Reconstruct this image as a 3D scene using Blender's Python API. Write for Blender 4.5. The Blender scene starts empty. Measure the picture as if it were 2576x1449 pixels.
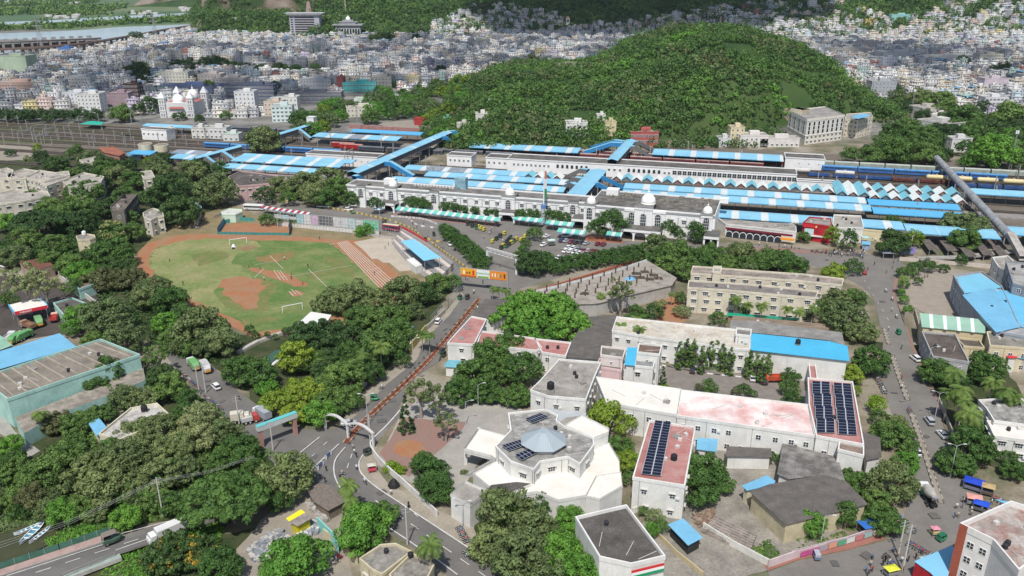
import bpy, math, random
import numpy as np
from mathutils import Vector
R=math.radians; PI=math.pi
random.seed(7); RNG=np.random.default_rng(7)
SC=bpy.context.scene; COL=SC.collection
PITCH=R(21.2); CAMH=120.0; F=2079.6; CX,CY=1288.0,724.5      # F, CX, CY in the units of the survey picture (2576 wide)
cam=bpy.data.cameras.new('camera'); cam.sensor_width=36; cam.lens=36*F/2576; cam.clip_start=1; cam.clip_end=30000
camo=bpy.data.objects.new('camera',cam); COL.objects.link(camo); SC.camera=camo
camo.location=(0,0,CAMH); camo.rotation_euler=(PI/2-PITCH,0,0)
SUN_EL=R(58); SUN_AZ=R(8)             # sun behind the camera, a little to its left
SDIR=Vector((-math.sin(SUN_AZ)*math.cos(SUN_EL),-math.cos(SUN_AZ)*math.cos(SUN_EL),math.sin(SUN_EL)))
w=bpy.data.worlds.new('World'); SC.world=w; w.use_nodes=True
nt=w.node_tree; sk=nt.nodes.new('ShaderNodeTexSky'); sk.sky_type='NISHITA'; sk.sun_disc=False
sk.sun_elevation=SUN_EL; sk.sun_rotation=math.atan2(SDIR.x,SDIR.y); sk.air_density=1.0; sk.dust_density=1.5
nt.links.new(sk.outputs[0],nt.nodes['Background'].inputs[0]); nt.nodes['Background'].inputs[1].default_value=0.11
sl=bpy.data.lights.new('sun','SUN'); sl.energy=4.2; sl.angle=R(0.5); sl.color=(1,0.965,0.91)
so=bpy.data.objects.new('sun',sl); COL.objects.link(so); so.rotation_euler=SDIR.to_track_quat('Z','Y').to_euler(); so.location=(0,0,500)
SC.view_settings.view_transform='Standard'; SC.view_settings.look='None'; SC.view_settings.exposure=0.08; SC.view_settings.gamma=1
SC.render.engine='CYCLES'; SC.cycles.max_bounces=5; SC.cycles.transparent_max_bounces=6; SC.cycles.volume_bounces=0
CP,SP=math.cos(PITCH),math.sin(PITCH)
def G(x,y,z=0.0):
    u=(x-CX)/F; v=(y-CY)/F; t=(CAMH-z)/(SP+v*CP)
    return Vector((u*t,(CP-v*SP)*t,z))
def proj(P):
    dz=CAMH-P[2]; zc=P[1]*CP+dz*SP; yc=dz*CP-P[1]*SP
    return CX+F*P[0]/zc, CY+F*yc/zc
def S(x,y): # picture units per metre
    g=G(x,y); return F/(g.y*CP+CAMH*SP)
def sm(a,b,x):
    t=np.clip((x-a)/(b-a),0,1); return t*t*(3-2*t)
CREST=[(1120,262),(1180,222),(1230,186),(1280,170),(1400,165),(1500,157),(1560,131),(1600,111),(1660,98),(1700,86),(1760,76),(1850,73),(1900,83),(1950,100),(2000,113),(2040,130),(2060,158),(2100,200),(2150,232),(2210,268)]
HX=[];HZ=[]
for x,y in CREST:
    z=20.
    for _ in range(6): zc=790*CP+(CAMH-z)*SP; z=CAMH-(y+81)*CP*zc/F-2.5
    HX.append((x-CX)/F*zc); HZ.append(max(z,0))
HX=[-90]+HX+[350]; HZ=[0]+HZ+[0]
def Hn(X,Y):
    """terrain height"""
    X=np.asarray(X,float); Y=np.asarray(Y,float)
    nz=np.sin(X*.021+Y*.013)*np.sin(Y*.017-X*.009+1.3)+.5*np.sin(X*.05+2)*np.sin(Y*.043+.7)
    def bump(cx,cy,A,rx,ry,p=.75,rot=0):
        c,s=math.cos(rot),math.sin(rot); dx=X-cx; dy=Y-cy; a=(dx*c+dy*s)/rx; b=(-dx*s+dy*c)/ry
        return A*np.clip(1-a*a-b*b,0,1)**p
    yc=790+.12*(X-200); t=np.clip(1-((Y-yc)/np.where(Y<yc,np.interp(X,[70,235],[205,128]),170))**2,0,1)
    h=np.interp(X,HX,HZ)*t**.62+4.5*np.exp(-((Y-705-.1*X)/16)**2)*np.clip(np.interp(X,HX,HZ)/40,0,1)*t
    h=h+nz*np.clip(h/20,0,1)*2.5
    zc=np.maximum(Y*CP+40,1.0); u=X/zc
    f=sm(-.372,-.352,u)
    y0=1490+60*np.sin(X*.004+1)
    back=np.clip((Y-y0)*.36,0,230)*(1+.10*nz)
    back=np.where(Y>y0,back,0)*sm(-.372,-.33,u)
    back=np.minimum(back,150+40*nz+60*sm(-200,900,X))
    sh=sm(-.388,-.375,u)*(1-sm(-.27,-.25,u))*sm(1560,1615,Y)*33
    cliff=sm(-.372,-.364,u)*sm(1690,1790,Y)*(130+25*nz)
    L=sm(-.27,-.22,u)
    b=np.maximum(back*L,np.maximum(sh,cliff*(1-L)))
    return np.maximum(h,b)
def Hs(x,y): return float(Hn(x,y))
def GT(px,py):
    u=(px-CX)/F; v=(py-CY)/F; d=Vector((u,CP-v*SP,-SP-v*CP)); t=200.
    while t<6000:
        P=Vector((0,0,CAMH))+d*t
        if P.z<=Hs(P.x,P.y): return Vector((P.x,P.y,Hs(P.x,P.y)))
        t+=4
    return P
MC={}
def _mat(name):
    m=bpy.data.materials.new(name); m.use_nodes=True; nt=m.node_tree; b=nt.nodes['Principled BSDF']; return m,nt,b
def mat(c,kind='plain',rough=.85,c2=None,amt=.25,sc=.35,metal=0,thr=.55,bump=0):
    key=(tuple(c),kind,rough,tuple(c2) if c2 else None,amt,sc,metal,thr,bump)
    if key in MC: return MC[key]
    m,nt,b=_mat(kind); N=nt.nodes; Lk=nt.links.new
    b.inputs['Roughness'].default_value=rough; b.inputs['Metallic'].default_value=metal
    b.inputs['Specular IOR Level'].default_value=.25
    if kind=='car': b.inputs['Specular IOR Level'].default_value=.5; b.inputs['Coat Weight'].default_value=.5
    if kind in('car','flat'):
        b.inputs['Base Color'].default_value=(*c,1); MC[key]=m; return m
    geo=N.new('ShaderNodeNewGeometry');
    def noise(scale,det=4,vec=None):
        n=N.new('ShaderNodeTexNoise'); n.inputs['Scale'].default_value=scale; n.inputs['Detail'].default_value=det; n.inputs['Roughness'].default_value=.6
        Lk(vec if vec else geo.outputs['Position'],n.inputs['Vector']); return n.outputs['Fac']
    def ramp(fac,a,bb,ca=(0,0,0,1),cb=(1,1,1,1)):
        r=N.new('ShaderNodeValToRGB'); r.color_ramp.elements[0].position=a; r.color_ramp.elements[1].position=bb
        r.color_ramp.elements[0].color=ca; r.color_ramp.elements[1].color=cb; Lk(fac,r.inputs[0]); return r.outputs[0]
    def mix(fac,ca,cb,mode='MIX'):
        x=N.new('ShaderNodeMix'); x.data_type='RGBA'; x.blend_type=mode
        if isinstance(fac,float): x.inputs['Factor'].default_value=fac
        else: Lk(fac,x.inputs['Factor'])
        for i,cc in ((6,ca),(7,cb)):
            if hasattr(cc,'links'): Lk(cc,x.inputs[i])
            else: x.inputs[i].default_value=(*cc[:3],1)
        return x.outputs[2]
    if c2 is None: c2=tuple(v*(1-amt*1.6) for v in c)
    col=mix(ramp(noise(sc),thr-.17,thr+.17),c,c2)
    fine=ramp(noise(sc*9,2),.3,.7,(1-amt,)*3+(1,),(1,1,1,1))
    col=mix(1.0,col,fine,'MULTIPLY')
    if kind=='wall':     # rain streaks: noise stretched down the wall
        mp=N.new('ShaderNodeMapping'); mp.inputs['Scale'].default_value=(1.3,1.3,.12); Lk(geo.outputs['Position'],mp.inputs[0])
        st=ramp(noise(1.0,4,mp.outputs[0]),.52,.72); stc=tuple(v*.62 for v in c)
        k=N.new('ShaderNodeMath'); k.operation='MULTIPLY'; k.inputs[1].default_value=min(1,amt*2.6); Lk(st,k.inputs[0])
        col=mix(k.outputs[0],col,stc)
    if kind=='roof':     # lichen and damp blotches
        bl=ramp(noise(sc*.55,6),.5,.66); k=N.new('ShaderNodeMath'); k.operation='MULTIPLY'; k.inputs[1].default_value=min(1,amt*2.2); Lk(bl,k.inputs[0])
        col=mix(k.outputs[0],col,tuple(v*.45 for v in c))
        gr=ramp(noise(2.6,5),.56,.62); k=N.new('ShaderNodeMath'); k.operation='MULTIPLY'; k.inputs[1].default_value=min(1,amt); Lk(gr,k.inputs[0])
        col=mix(k.outputs[0],col,tuple(v*.4 for v in c))
    if kind=='sheet':    # corrugated sheet: panel joints and faint rust
        tc=N.new('ShaderNodeTexCoord'); wv=N.new('ShaderNodeTexWave'); wv.inputs['Scale'].default_value=.55; wv.bands_direction='X'; Lk(tc.outputs['Object'],wv.inputs[0])
        col=mix(1.0,col,ramp(wv.outputs['Fac'],.0,.16,(.86,.86,.86,1),(1,1,1,1)),'MULTIPLY')
        rs=ramp(noise(.5,6),.62,.75); k=N.new('ShaderNodeMath'); k.operation='MULTIPLY'; k.inputs[1].default_value=amt; Lk(rs,k.inputs[0])
        col=mix(k.outputs[0],col,(.25,.2,.16))
    if kind=='town':     # painted walls, colour per house, rows of dark windows
        at=N.new('ShaderNodeAttribute'); at.attribute_name='Col'
        cr=N.new('ShaderNodeVectorMath'); cr.operation='CROSS_PRODUCT'; cr.inputs[1].default_value=(0,0,1); Lk(geo.outputs['True Normal'],cr.inputs[0])
        dt=N.new('ShaderNodeVectorMath'); dt.operation='DOT_PRODUCT'; Lk(cr.outputs[0],dt.inputs[0]); Lk(geo.outputs['Position'],dt.inputs[1])
        sp=N.new('ShaderNodeSeparateXYZ'); Lk(geo.outputs['Position'],sp.inputs[0]); sn=N.new('ShaderNodeSeparateXYZ'); Lk(geo.outputs['True Normal'],sn.inputs[0])
        def mth(op,a,bv):
            k=N.new('ShaderNodeMath'); k.operation=op
            for i,q in enumerate((a,bv)):
                if isinstance(q,(int,float)): k.inputs[i].default_value=q
                elif q is not None: Lk(q,k.inputs[i])
            return k.outputs[0]
        def band(v,per,lo,hi):
            f=mth('FRACT',mth('DIVIDE',v,per),None); return mth('MULTIPLY',mth('GREATER_THAN',f,lo),mth('LESS_THAN',f,hi))
        wn=mth('MULTIPLY',band(dt.outputs['Value'],2.9,.3,.72),band(sp.outputs[2],3.1,.3,.74))
        vert=mth('LESS_THAN',mth('ABSOLUTE',sn.outputs[2],None),.5)
        wn=mth('MULTIPLY',wn,vert); wn=mth('MULTIPLY',wn,mth('GREATER_THAN',noise(.11,1),.40)); wn=mth('MULTIPLY',wn,.85)
        col=mix(1.0,at.outputs['Color'],fine,'MULTIPLY')
        col=mix(mth('MULTIPLY',ramp(noise(.25,5),.45,.7),.35),col,(.18,.17,.16))
        col=mix(wn,col,(.035,.04,.05))
    if kind=='leaf':
        c=tuple(v*k for v,k in zip(c,(1.2,1.14,1.15)))
        oi=N.new('ShaderNodeObjectInfo')
        isl=ramp(geo.outputs['Random Per Island'],0,1,(.82,.82,.76,1),(1.12,1.12,1.05,1)); col=mix(1.0,c,isl,'MULTIPLY')
        col=mix(ramp(noise(.42,2),.4,.62),col,mix(1.0,col,c2,'MULTIPLY'))
        orr=ramp(oi.outputs['Random'],0,1,(.78,.82,.8,1),(1.2,1.1,1.05,1)); col=mix(1.0,col,orr,'MULTIPLY')
        b.inputs['Roughness'].default_value=.62; b.inputs['Specular IOR Level'].default_value=.3
        tr=N.new('ShaderNodeBsdfTranslucent'); Lk(col,tr.inputs['Color']); ms=N.new('ShaderNodeMixShader'); ms.inputs[0].default_value=.25
        Lk(b.outputs[0],ms.inputs[1]); Lk(tr.outputs[0],ms.inputs[2]); Lk(ms.outputs[0],N['Material Output'].inputs[0])
    Lk(col,b.inputs['Base Color'])
    if bump:
        bp=N.new('ShaderNodeBump'); bp.inputs['Strength'].default_value=bump; bp.inputs['Distance'].default_value=.3; Lk(noise(1.5,5),bp.inputs['Height']); Lk(bp.outputs[0],b.inputs['Normal'])
    MC[key]=m; return m
WHITE=(.78,.77,.74); CREAM=(.66,.6,.46); BLUE=(.12,.42,.68); DBLUE=(.03,.2,.46); CONC=(.3,.285,.26); DARK=(.03,.033,.04); MINT=(.36,.66,.58); GREYW=(.5,.5,.5)
glass=mat((.03,.04,.05),'flat',.15); white=mat((.8,.8,.78),'flat',.6); steel=mat((.35,.36,.37),'flat',.5,metal=.3); black=mat((.02,.02,.022),'flat',.6)
mwall=lambda c,a=.12:mat(c,'wall',.9,amt=a,sc=.25)
mroof=lambda c,a=.3:mat(c,'roof',.95,amt=a,sc=.22)
msheet=lambda c,a=.2:mat(c,'sheet',.55,amt=a,sc=.15)
def pm(c,r=.7): return mat(c,'flat',r)
class MB:
    def __init__(s): s.v=[]; s.f=[]; s.m=[]
    def add(s,vs,fs,m=0):
        n=len(s.v); s.v+= [tuple(a) for a in vs]; s.f+=[tuple(n+i for i in f) for f in fs]; s.m+=[m]*len(fs); return s
    def box(s,x0,x1,y0,y1,z0,z1,m=0):
        return s.add([(x0,y0,z0),(x1,y0,z0),(x1,y1,z0),(x0,y1,z0),(x0,y0,z1),(x1,y0,z1),(x1,y1,z1),(x0,y1,z1)],[(0,3,2,1),(4,5,6,7),(0,1,5,4),(1,2,6,5),(2,3,7,6),(3,0,4,7)],m)
    def prism(s,pts,z0,z1,m=0,top=True,bot=False,side=True):
        n=len(pts); v=[(p[0],p[1],z0) for p in pts]+[(p[0],p[1],z1) for p in pts]; f=[]
        if side: f+=[(i,(i+1)%n,n+(i+1)%n,n+i) for i in range(n)]
        if top: f.append(tuple(range(n,2*n)))
        if bot: f.append(tuple(reversed(range(n))))
        return s.add(v,f,m)
    def tube(s,pts,r,m=0,k=6):
        pts=[Vector(p) for p in pts]; n=len(pts); rr=r if isinstance(r,(list,tuple)) else [r]*n; vs=[]; fs=[]
        for i,p in enumerate(pts):
            d=(pts[min(i+1,n-1)]-pts[max(i-1,0)]).normalized(); a=d.orthogonal().normalized(); b=d.cross(a)
            vs+=[p+a*math.cos(2*PI*j/k)*rr[i]+b*math.sin(2*PI*j/k)*rr[i] for j in range(k)]
        for i in range(n-1): fs+=[(i*k+j,i*k+(j+1)%k,(i+1)*k+(j+1)%k,(i+1)*k+j) for j in range(k)]
        fs+=[tuple(reversed(range(k))),tuple((n-1)*k+j for j in range(k))]; return s.add(vs,fs,m)
    def lathe(s,prof,cx=0,cy=0,k=14,m=0):
        vs=[];fs=[];n=len(prof)
        for r,z in prof: vs+=[(cx+r*math.cos(2*PI*j/k),cy+r*math.sin(2*PI*j/k),z) for j in range(k)]
        for i in range(n-1): fs+=[(i*k+j,i*k+(j+1)%k,(i+1)*k+(j+1)%k,(i+1)*k+j) for j in range(k)]
        fs+=[tuple(reversed(range(k))),tuple((n-1)*k+j for j in range(k))]; return s.add(vs,fs,m)
    def mesh(s,name,mats):
        me=bpy.data.meshes.new(name); me.from_pydata(s.v,[],s.f)
        for m in (mats if isinstance(mats,(list,tuple)) else [mats]): me.materials.append(m)
        if any(s.m): me.polygons.foreach_set('material_index',s.m)
        me.update(); return me
    def build(s,name,mats,parent=None,loc=(0,0,0),rz=0):
        return inst(name,s.mesh(name,mats),parent,loc,rz)
def inst(name,me,parent=None,loc=(0,0,0),rz=0,sc=None):
    o=bpy.data.objects.new(name,me); COL.objects.link(o); o.location=loc; o.rotation_euler=(0,0,rz)
    if sc is not None: o.scale=sc if hasattr(sc,'__len__') else (sc,)*3
    if parent: o.parent=parent
    return o
def thing(name,label=None,cat=None,loc=(0,0,0),rz=0,group=None):
    o=bpy.data.objects.new(name,None); COL.objects.link(o); o.location=loc; o.rotation_euler=(0,0,rz); o.empty_display_size=.5
    return tag(o,label,cat,group)
def tag(o,label=None,cat=None,group=None,kind=None):
    if label:o['label']=label
    if cat:o['category']=cat
    if group:o['group']=group
    if kind:o['kind']=kind
    return o
KIDS={}
def dup(root,loc,rz=0,label=None,group=None,sc=None):
    global KIDS
    r=root.copy(); COL.objects.link(r); r.location=loc; r.rotation_euler=(0,0,rz)
    if sc is not None: r.scale=sc if hasattr(sc,'__len__') else (sc,)*3
    if label:r['label']=label
    elif 'label' in r: del r['label']
    if group:r['group']=group
    if root.name not in KIDS: KIDS[root.name]=[(c,list(c.children)) for c in root.children]
    for c,gs in KIDS[root.name]:
        cc=c.copy(); COL.objects.link(cc); cc.parent=r
        for g in gs: gg=g.copy(); COL.objects.link(gg); gg.parent=cc
    return r
AUTO=[]
def auto(o,desc,group=None):
    AUTO.append((o,desc));
    if group:o['group']=group
    return o
class Proto:
    """first use moves the prototype itself, later uses copy it"""
    def __init__(s,root): s.root=root; s.used=False
    def put(s,loc,rz=0,sc=None,label=None,group=None):
        if not s.used:
            s.used=True; r=s.root; r.location=loc; r.rotation_euler=(0,0,rz)
            if sc is not None: r.scale=sc if hasattr(sc,'__len__') else (sc,)*3
            if group:r['group']=group
            if label:r['label']=label
            return r
        return dup(s.root,loc,rz,label,group,sc)
PROTOS={}
def text_mesh(txt,size,m,ext=.03):
    cu=bpy.data.curves.new('lettering','FONT'); cu.body=txt; cu.size=size; cu.extrude=ext; cu.align_x='CENTER'; cu.align_y='CENTER'
    o=bpy.data.objects.new('lettering',cu); me=bpy.data.meshes.new_from_object(o); bpy.data.objects.remove(o); me.materials.clear(); me.materials.append(m); me.name='lettering'; return me
def text(txt,size,m,parent,loc,rz=0,tilt=PI/2,name='lettering'):
    o=inst(name,text_mesh(txt,size,m),parent,loc); o.rotation_euler=(tilt,0,rz); return o
def area(p): return sum(p[i][0]*p[(i+1)%len(p)][1]-p[(i+1)%len(p)][0]*p[i][1] for i in range(len(p)))/2
def offset(p,d):
    """move each edge of a ccw polygon inward by d"""
    n=len(p); out=[]
    for i in range(n):
        a,b,c=Vector(p[i-1][:2]),Vector(p[i][:2]),Vector(p[(i+1)%n][:2]); e1=(b-a).normalized(); e2=(c-b).normalized()
        n1=Vector((-e1.y,e1.x)); n2=Vector((-e2.y,e2.x)); k=n1+n2
        if k.length<.2: k=n1; den=1
        else: den=max(.35,1+n1.dot(n2))
        out.append(b+k*(d/den))
    return out
ZL=[.004]
def sheet(name,px,m,z=None,kind='structure',wpts=None,jag=0,bare=False):
    pts=[G(x,y) for x,y in px] if wpts is None else wpts
    if area(pts)<0: pts=pts[::-1]
    if jag:
        q=[]; n=len(pts)
        for i in range(n):
            a=Vector(pts[i][:2]); b=Vector(pts[(i+1)%n][:2]); k=max(1,int((b-a).length/3));
            for j in range(k):
                t=j/k; q.append(a.lerp(b,t)+Vector((random.uniform(-1,1),random.uniform(-1,1)))*jag)
        pts=q
    if z is None: ZL[0]+=.004; z=ZL[0]
    mb=MB(); mb.add([(p[0],p[1],z) for p in pts],[tuple(range(len(pts)))]); o=mb.build(name,m)
    if kind: o['kind']=kind
    return o
def strip_pts(line,w):
    L=[Vector(p[:2]) for p in line]; a=[];b=[]
    for i,p in enumerate(L):
        d=(L[min(i+1,len(L)-1)]-L[max(i-1,0)]).normalized(); n=Vector((-d.y,d.x))*(w/2); a.append(p+n); b.append(p-n)
    return a,b
def smooth_line(px,k=6):
    P=[Vector(p) for p in px]
    if len(P)<3: return P
    out=[]
    for i in range(len(P)-1):
        p0=P[max(i-1,0)];p1=P[i];p2=P[i+1];p3=P[min(i+2,len(P)-1)]
        for j in range(k):
            t=j/k; out.append(.5*((2*p1)+(p2-p0)*t+(2*p0-5*p1+4*p2-p3)*t*t+(3*p1-p0-3*p2+p3)*t**3))
    out.append(P[-1]); return out
def ribbon(mb,line,w,z,m=0,z1=None):
    a,b=strip_pts(line,w); n=len(a)
    if z1 is None: mb.add([(p[0],p[1],z) for p in a]+[(p[0],p[1],z) for p in b],[(i,n+i,n+i+1,i+1) for i in range(n-1)],m)
    else:
        for i in range(n-1): mb.prism([b[i],b[i+1],a[i+1],a[i]],z,z1,m)
def GL(px,k=6): return [G(p[0],p[1]).xy for p in smooth_line([(a,b) for a,b in px],k)]
def in_poly(x,y,P):
    c=False; n=len(P)
    for i in range(n):
        x0,y0=P[i];x1,y1=P[i-1]
        if (y0>y)!=(y1>y) and x<(x1-x0)*(y-y0)/(y1-y0)+x0: c=not c
    return c
def land():
    xs=np.unique(np.concatenate([np.arange(-6000,-1000,250),np.arange(-1000,1500,11),np.arange(1500,7000,250)]))
    ys=np.unique(np.concatenate([np.arange(-200,560,60),np.arange(560,1000,8),np.arange(1000,1460,40),np.arange(1460,1960,10),np.arange(1960,3000,60),np.arange(3000,14000,400)]))
    X,Y=np.meshgrid(xs,ys); Z=Hn(X,Y); nx=len(xs);ny=len(ys)
    v=np.stack([X,Y,Z],-1).reshape(-1,3); i,j=np.meshgrid(np.arange(nx-1),np.arange(ny-1)); a=(j*nx+i).ravel()
    f=np.stack([a,a+1,a+nx+1,a+nx],-1)
    me=bpy.data.meshes.new('ground'); me.vertices.add(len(v)); me.vertices.foreach_set('co',v.ravel()); me.loops.add(f.size); me.loops.foreach_set('vertex_index',f.ravel())
    me.polygons.add(len(f)); me.polygons.foreach_set('loop_start',np.arange(0,f.size,4)); me.update()
    m,nt,b=_mat('earth and fields'); N=nt.nodes; Lk=nt.links.new; b.inputs['Roughness'].default_value=.95; b.inputs['Specular IOR Level'].default_value=.1
    geo=N.new('ShaderNodeNewGeometry'); sp=N.new('ShaderNodeSeparateXYZ'); Lk(geo.outputs['Position'],sp.inputs[0])
    def noise(s,d=5):
        n=N.new('ShaderNodeTexNoise'); n.inputs['Scale'].default_value=s; n.inputs['Detail'].default_value=d; Lk(geo.outputs['Position'],n.inputs['Vector']); return n.outputs['Fac']
    def ramp(f,stops):
        r=N.new('ShaderNodeValToRGB'); e=r.color_ramp.elements
        while len(e)<len(stops): e.new(.5)
        for k,(p,c) in zip(e,stops): k.position=p; k.color=(*c,1)
        Lk(f,r.inputs[0]); return r.outputs[0]
    def mix(f,a,c):
        x=N.new('ShaderNodeMix'); x.data_type='RGBA'; Lk(f,x.inputs[0]); Lk(a,x.inputs[6]); Lk(c,x.inputs[7]); return x.outputs[2]
    def mr(v,a,bb):
        x=N.new('ShaderNodeMapRange'); x.inputs[1].default_value=a; x.inputs[2].default_value=bb; Lk(v,x.inputs[0]); return x.outputs[0]
    near=ramp(noise(.06,8),[(.38,(.07,.095,.035)),(.48,(.17,.14,.09)),(.56,(.27,.235,.18)),(.7,(.33,.30,.25))])
    fine=ramp(noise(.9,4),[(.3,(.14,.13,.09)),(.7,(.32,.29,.24))]); k=N.new('ShaderNodeMix'); k.data_type='RGBA'; k.inputs[0].default_value=.3; Lk(near,k.inputs[6]); Lk(fine,k.inputs[7]); near=k.outputs[2]
    city=ramp(noise(.05),[(.4,(.12,.12,.11)),(.6,(.24,.23,.21))])
    green=ramp(noise(.02,8),[(.35,(.03,.06,.02)),(.5,(.045,.08,.025)),(.7,(.07,.10,.035))])
    far=ramp(noise(.0022,9),[(.38,(.06,.11,.06)),(.48,(.09,.145,.075)),(.54,(.15,.19,.10)),(.62,(.07,.115,.06)),(.72,(.22,.23,.17))])
    c=mix(mr(sp.outputs[1],590,640),near,city); c=mix(mr(sp.outputs[2],1.5,5),c,green); c=mix(mr(sp.outputs[1],1750,1800),c,far)
    c2=mix(mr(sp.outputs[2],2,6),c,green); rock=ramp(noise(.02,9),[(.44,(.035,.06,.02)),(.52,(.14,.11,.085)),(.62,(.24,.20,.165))])
    sn=N.new('ShaderNodeSeparateXYZ'); Lk(geo.outputs['True Normal'],sn.inputs[0]); x=N.new('ShaderNodeMapRange'); x.inputs[1].default_value=.72; x.inputs[2].default_value=.55; Lk(sn.outputs[2],x.inputs[0])
    k2=N.new('ShaderNodeMath'); k2.operation='MULTIPLY'; Lk(x.outputs[0],k2.inputs[0]); Lk(mr(sp.outputs[1],1200,1300),k2.inputs[1]); c=mix(k2.outputs[0],c2,rock)
    Lk(c,b.inputs['Base Color']); me.materials.append(m)
    o=bpy.data.objects.new('ground',me); COL.objects.link(o); o['kind']='structure'
land()
water=mat((.36,.44,.47),'plain',.25,c2=(.42,.49,.51),sc=.01,amt=.03); canal=mat((.07,.075,.035),'plain',.15,amt=.15,sc=.2)  # river water: the sky's reflection is painted in as a pale base colour
sheet('river',[(-260,84),(0,84),(120,80),(200,76),(300,68),(380,65),(483,61),(488,76),(400,88),(330,99),(262,106),(245,100),(0,100),(-260,102)],water,z=.30)
sheet('river_channel',[(-260,66),(0,56),(80,53),(150,50),(280,42),(400,36),(535,29),(600,27),(600,33),(530,35),(400,42),(330,46),(250,52),(140,56),(60,61),(0,64),(-260,72)],water,z=.30)
sheet('river_below_barrage',[(-200,121),(48,121),(52,128),(45,133),(0,136),(-200,150)],water,z=.30)
asph=mat((.17,.158,.143),'roof',.9,c2=(.215,.20,.18),amt=.10,sc=.10,thr=.5); asph2=mat((.145,.138,.13),'roof',.88,c2=(.18,.17,.155),amt=.10,sc=.14)
dust=mat((.33,.29,.235),'plain',.95,c2=(.25,.225,.19),amt=.2,sc=.3); sand=mat((.36,.32,.26),'plain',.95,c2=(.28,.25,.2),amt=.2,sc=.2); conc=mat((.38,.36,.32),'plain',.9,c2=(.28,.265,.24),amt=.15,sc=.18)
ballast=mat((.20,.17,.14),'plain',.95,c2=(.14,.125,.095),amt=.35,sc=.08); brickp=mat((.30,.17,.14),'plain',.9,c2=(.24,.19,.16),amt=.2,sc=.4)
redsoil=mat((.37,.15,.07),'plain',.95,c2=(.33,.20,.115),amt=.2,sc=.18,thr=.5); scrub=mat((.09,.13,.045),'plain',.95,c2=(.17,.15,.08),amt=.35,sc=.3)
undergrowth=mat((.04,.065,.02),'plain',.95,c2=(.10,.095,.05),amt=.4,sc=.2);
sheet('undergrowth',[(-120,395),(120,380),(420,395),(560,440),(560,520),(470,560),(420,590),(345,640),(330,700),(470,790),(600,840),(760,850),(860,800),(1010,740),(1140,720),(1100,790),(1010,890),(930,960),(860,1050),(760,1040),(640,1010),(560,930),(300,830),(200,700),(-120,640)],undergrowth,jag=1)
sheet('undergrowth',[(-80,1140),(60,1090),(260,1080),(430,980),(520,1010),(700,1130),(680,1240),(470,1300),(270,1340),(-80,1400)],undergrowth,jag=.8)
sheet('undergrowth',[(280,1392),(400,1365),(640,1330),(800,1380),(720,1500),(200,1500)],undergrowth,jag=.6)
sheet('undergrowth',[(1180,1250),(1420,1230),(1560,1320),(1560,1520),(1240,1520)],undergrowth,jag=.6)
sheet('undergrowth',[(2180,860),(2500,880),(2640,1100),(2640,1230),(2440,1150),(2330,1000)],undergrowth,jag=.6)
sheet('yard',[(-80,690),(120,700),(300,760),(360,840),(350,880),(150,840),(-80,880)],mat((.1,.085,.075),'plain',.95,amt=.25,sc=.1))
sheet('railway_yard',[(-420,296),(300,312),(640,325),(1100,335),(1330,352),(1700,366),(2100,388),(2700,415),(2760,640),(2100,590),(1780,545),(1280,498),(900,458),(600,430),(430,425),(270,392),(-420,384)],ballast,jag=1.5)
sheet('dirt_yard',[(-300,350),(60,366),(110,380),(60,402),(-300,420)],dust,jag=1)
for P_ in ([(-100,306),(150,314),(240,330),(100,332),(-100,330)],[(-60,345),(120,348),(260,360),(120,362),(-60,356)],[(300,340),(420,345),(470,352),(330,352)],[(640,350),(760,356),(700,362),(620,358)],[(120,322),(330,330),(420,338),(200,334)]): sheet('grass_verge',P_,scrub,jag=2)
sheet('station_forecourt',[(560,492),(700,500),(900,512),(1100,530),(1300,548),(1480,575),(1570,606),(1700,612),(1850,614),(2000,622),(2120,640),(2250,655),(2200,720),(2130,700),(2060,670),(1900,640),(1600,640),(1500,665),(1400,700),(1310,725),(1245,765),(1200,765),(1150,735),(1134,676),(1071,624),(1009,592),(954,582),(860,566),(774,548),(644,520),(560,500)],asph)
sheet('brick_plaza',[(985,538),(1040,540),(1160,552),(1250,560),(1262,566),(1240,571),(1150,562),(1040,552),(985,545)],brickp)
sheet('brick_plaza',[(1480,590),(1560,600),(1570,612),(1470,606)],mat((.36,.13,.07),'plain',.9,amt=.2))
sheet('brick_plaza',[(1810,618),(1990,625),(2165,642),(2170,648),(1990,634),(1812,626)],brickp)
sheet('road',[(2050,640),(2140,632),(2260,655),(2300,690),(2262,700),(2251,740),(2265,780),(2279,824),(2292,874),(2317,919),(2352,999),(2377,1087),(2400,1150),(2419,1199),(2494,1287),(2600,1400),(2600,1520),(1960,1520),(1932,1440),(2007,1412),(2132,1386),(2232,1360),(2270,1315),(2285,1262),(2300,1200),(2302,1132),(2255,1060),(2242,1037),(2217,944),(2222,849),(2197,749),(2169,720),(2120,695),(2020,660)],asph)
sheet('road',[(1140,1460),(1050,1385),(969,1332),(905,1285),(855,1248),(800,1222),(740,1215),(700,1175),(650,1130),(585,1075),(500,990),(460,945),(420,900),(395,860),(420,850),(500,885),(532,918),(582,972),(644,1017),(700,1048),(755,1078),(810,1085),(861,1072),(869,1037),(919,987),(944,954),(1034,904),(1040,869),(1084,822),(1119,789),(1159,734),(1178,738),(1206,746),(1201,769),(1186,799),(1124,867),(1106,909),(1044,949),(999,1032),(969,1087),(935,1121),(915,1140),(902,1168),(905,1192),(944,1224),(1019,1274),(1206,1397),(1320,1475),(1150,1475)],asph2)
sheet('road_shoulder',[(935,1121),(950,1125),(935,1165),(975,1215),(1060,1265),(1160,1310),(1240,1395),(1330,1470),(1320,1475),(1206,1397),(1019,1274),(944,1224),(905,1192),(902,1168),(915,1140)],sand)
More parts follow.
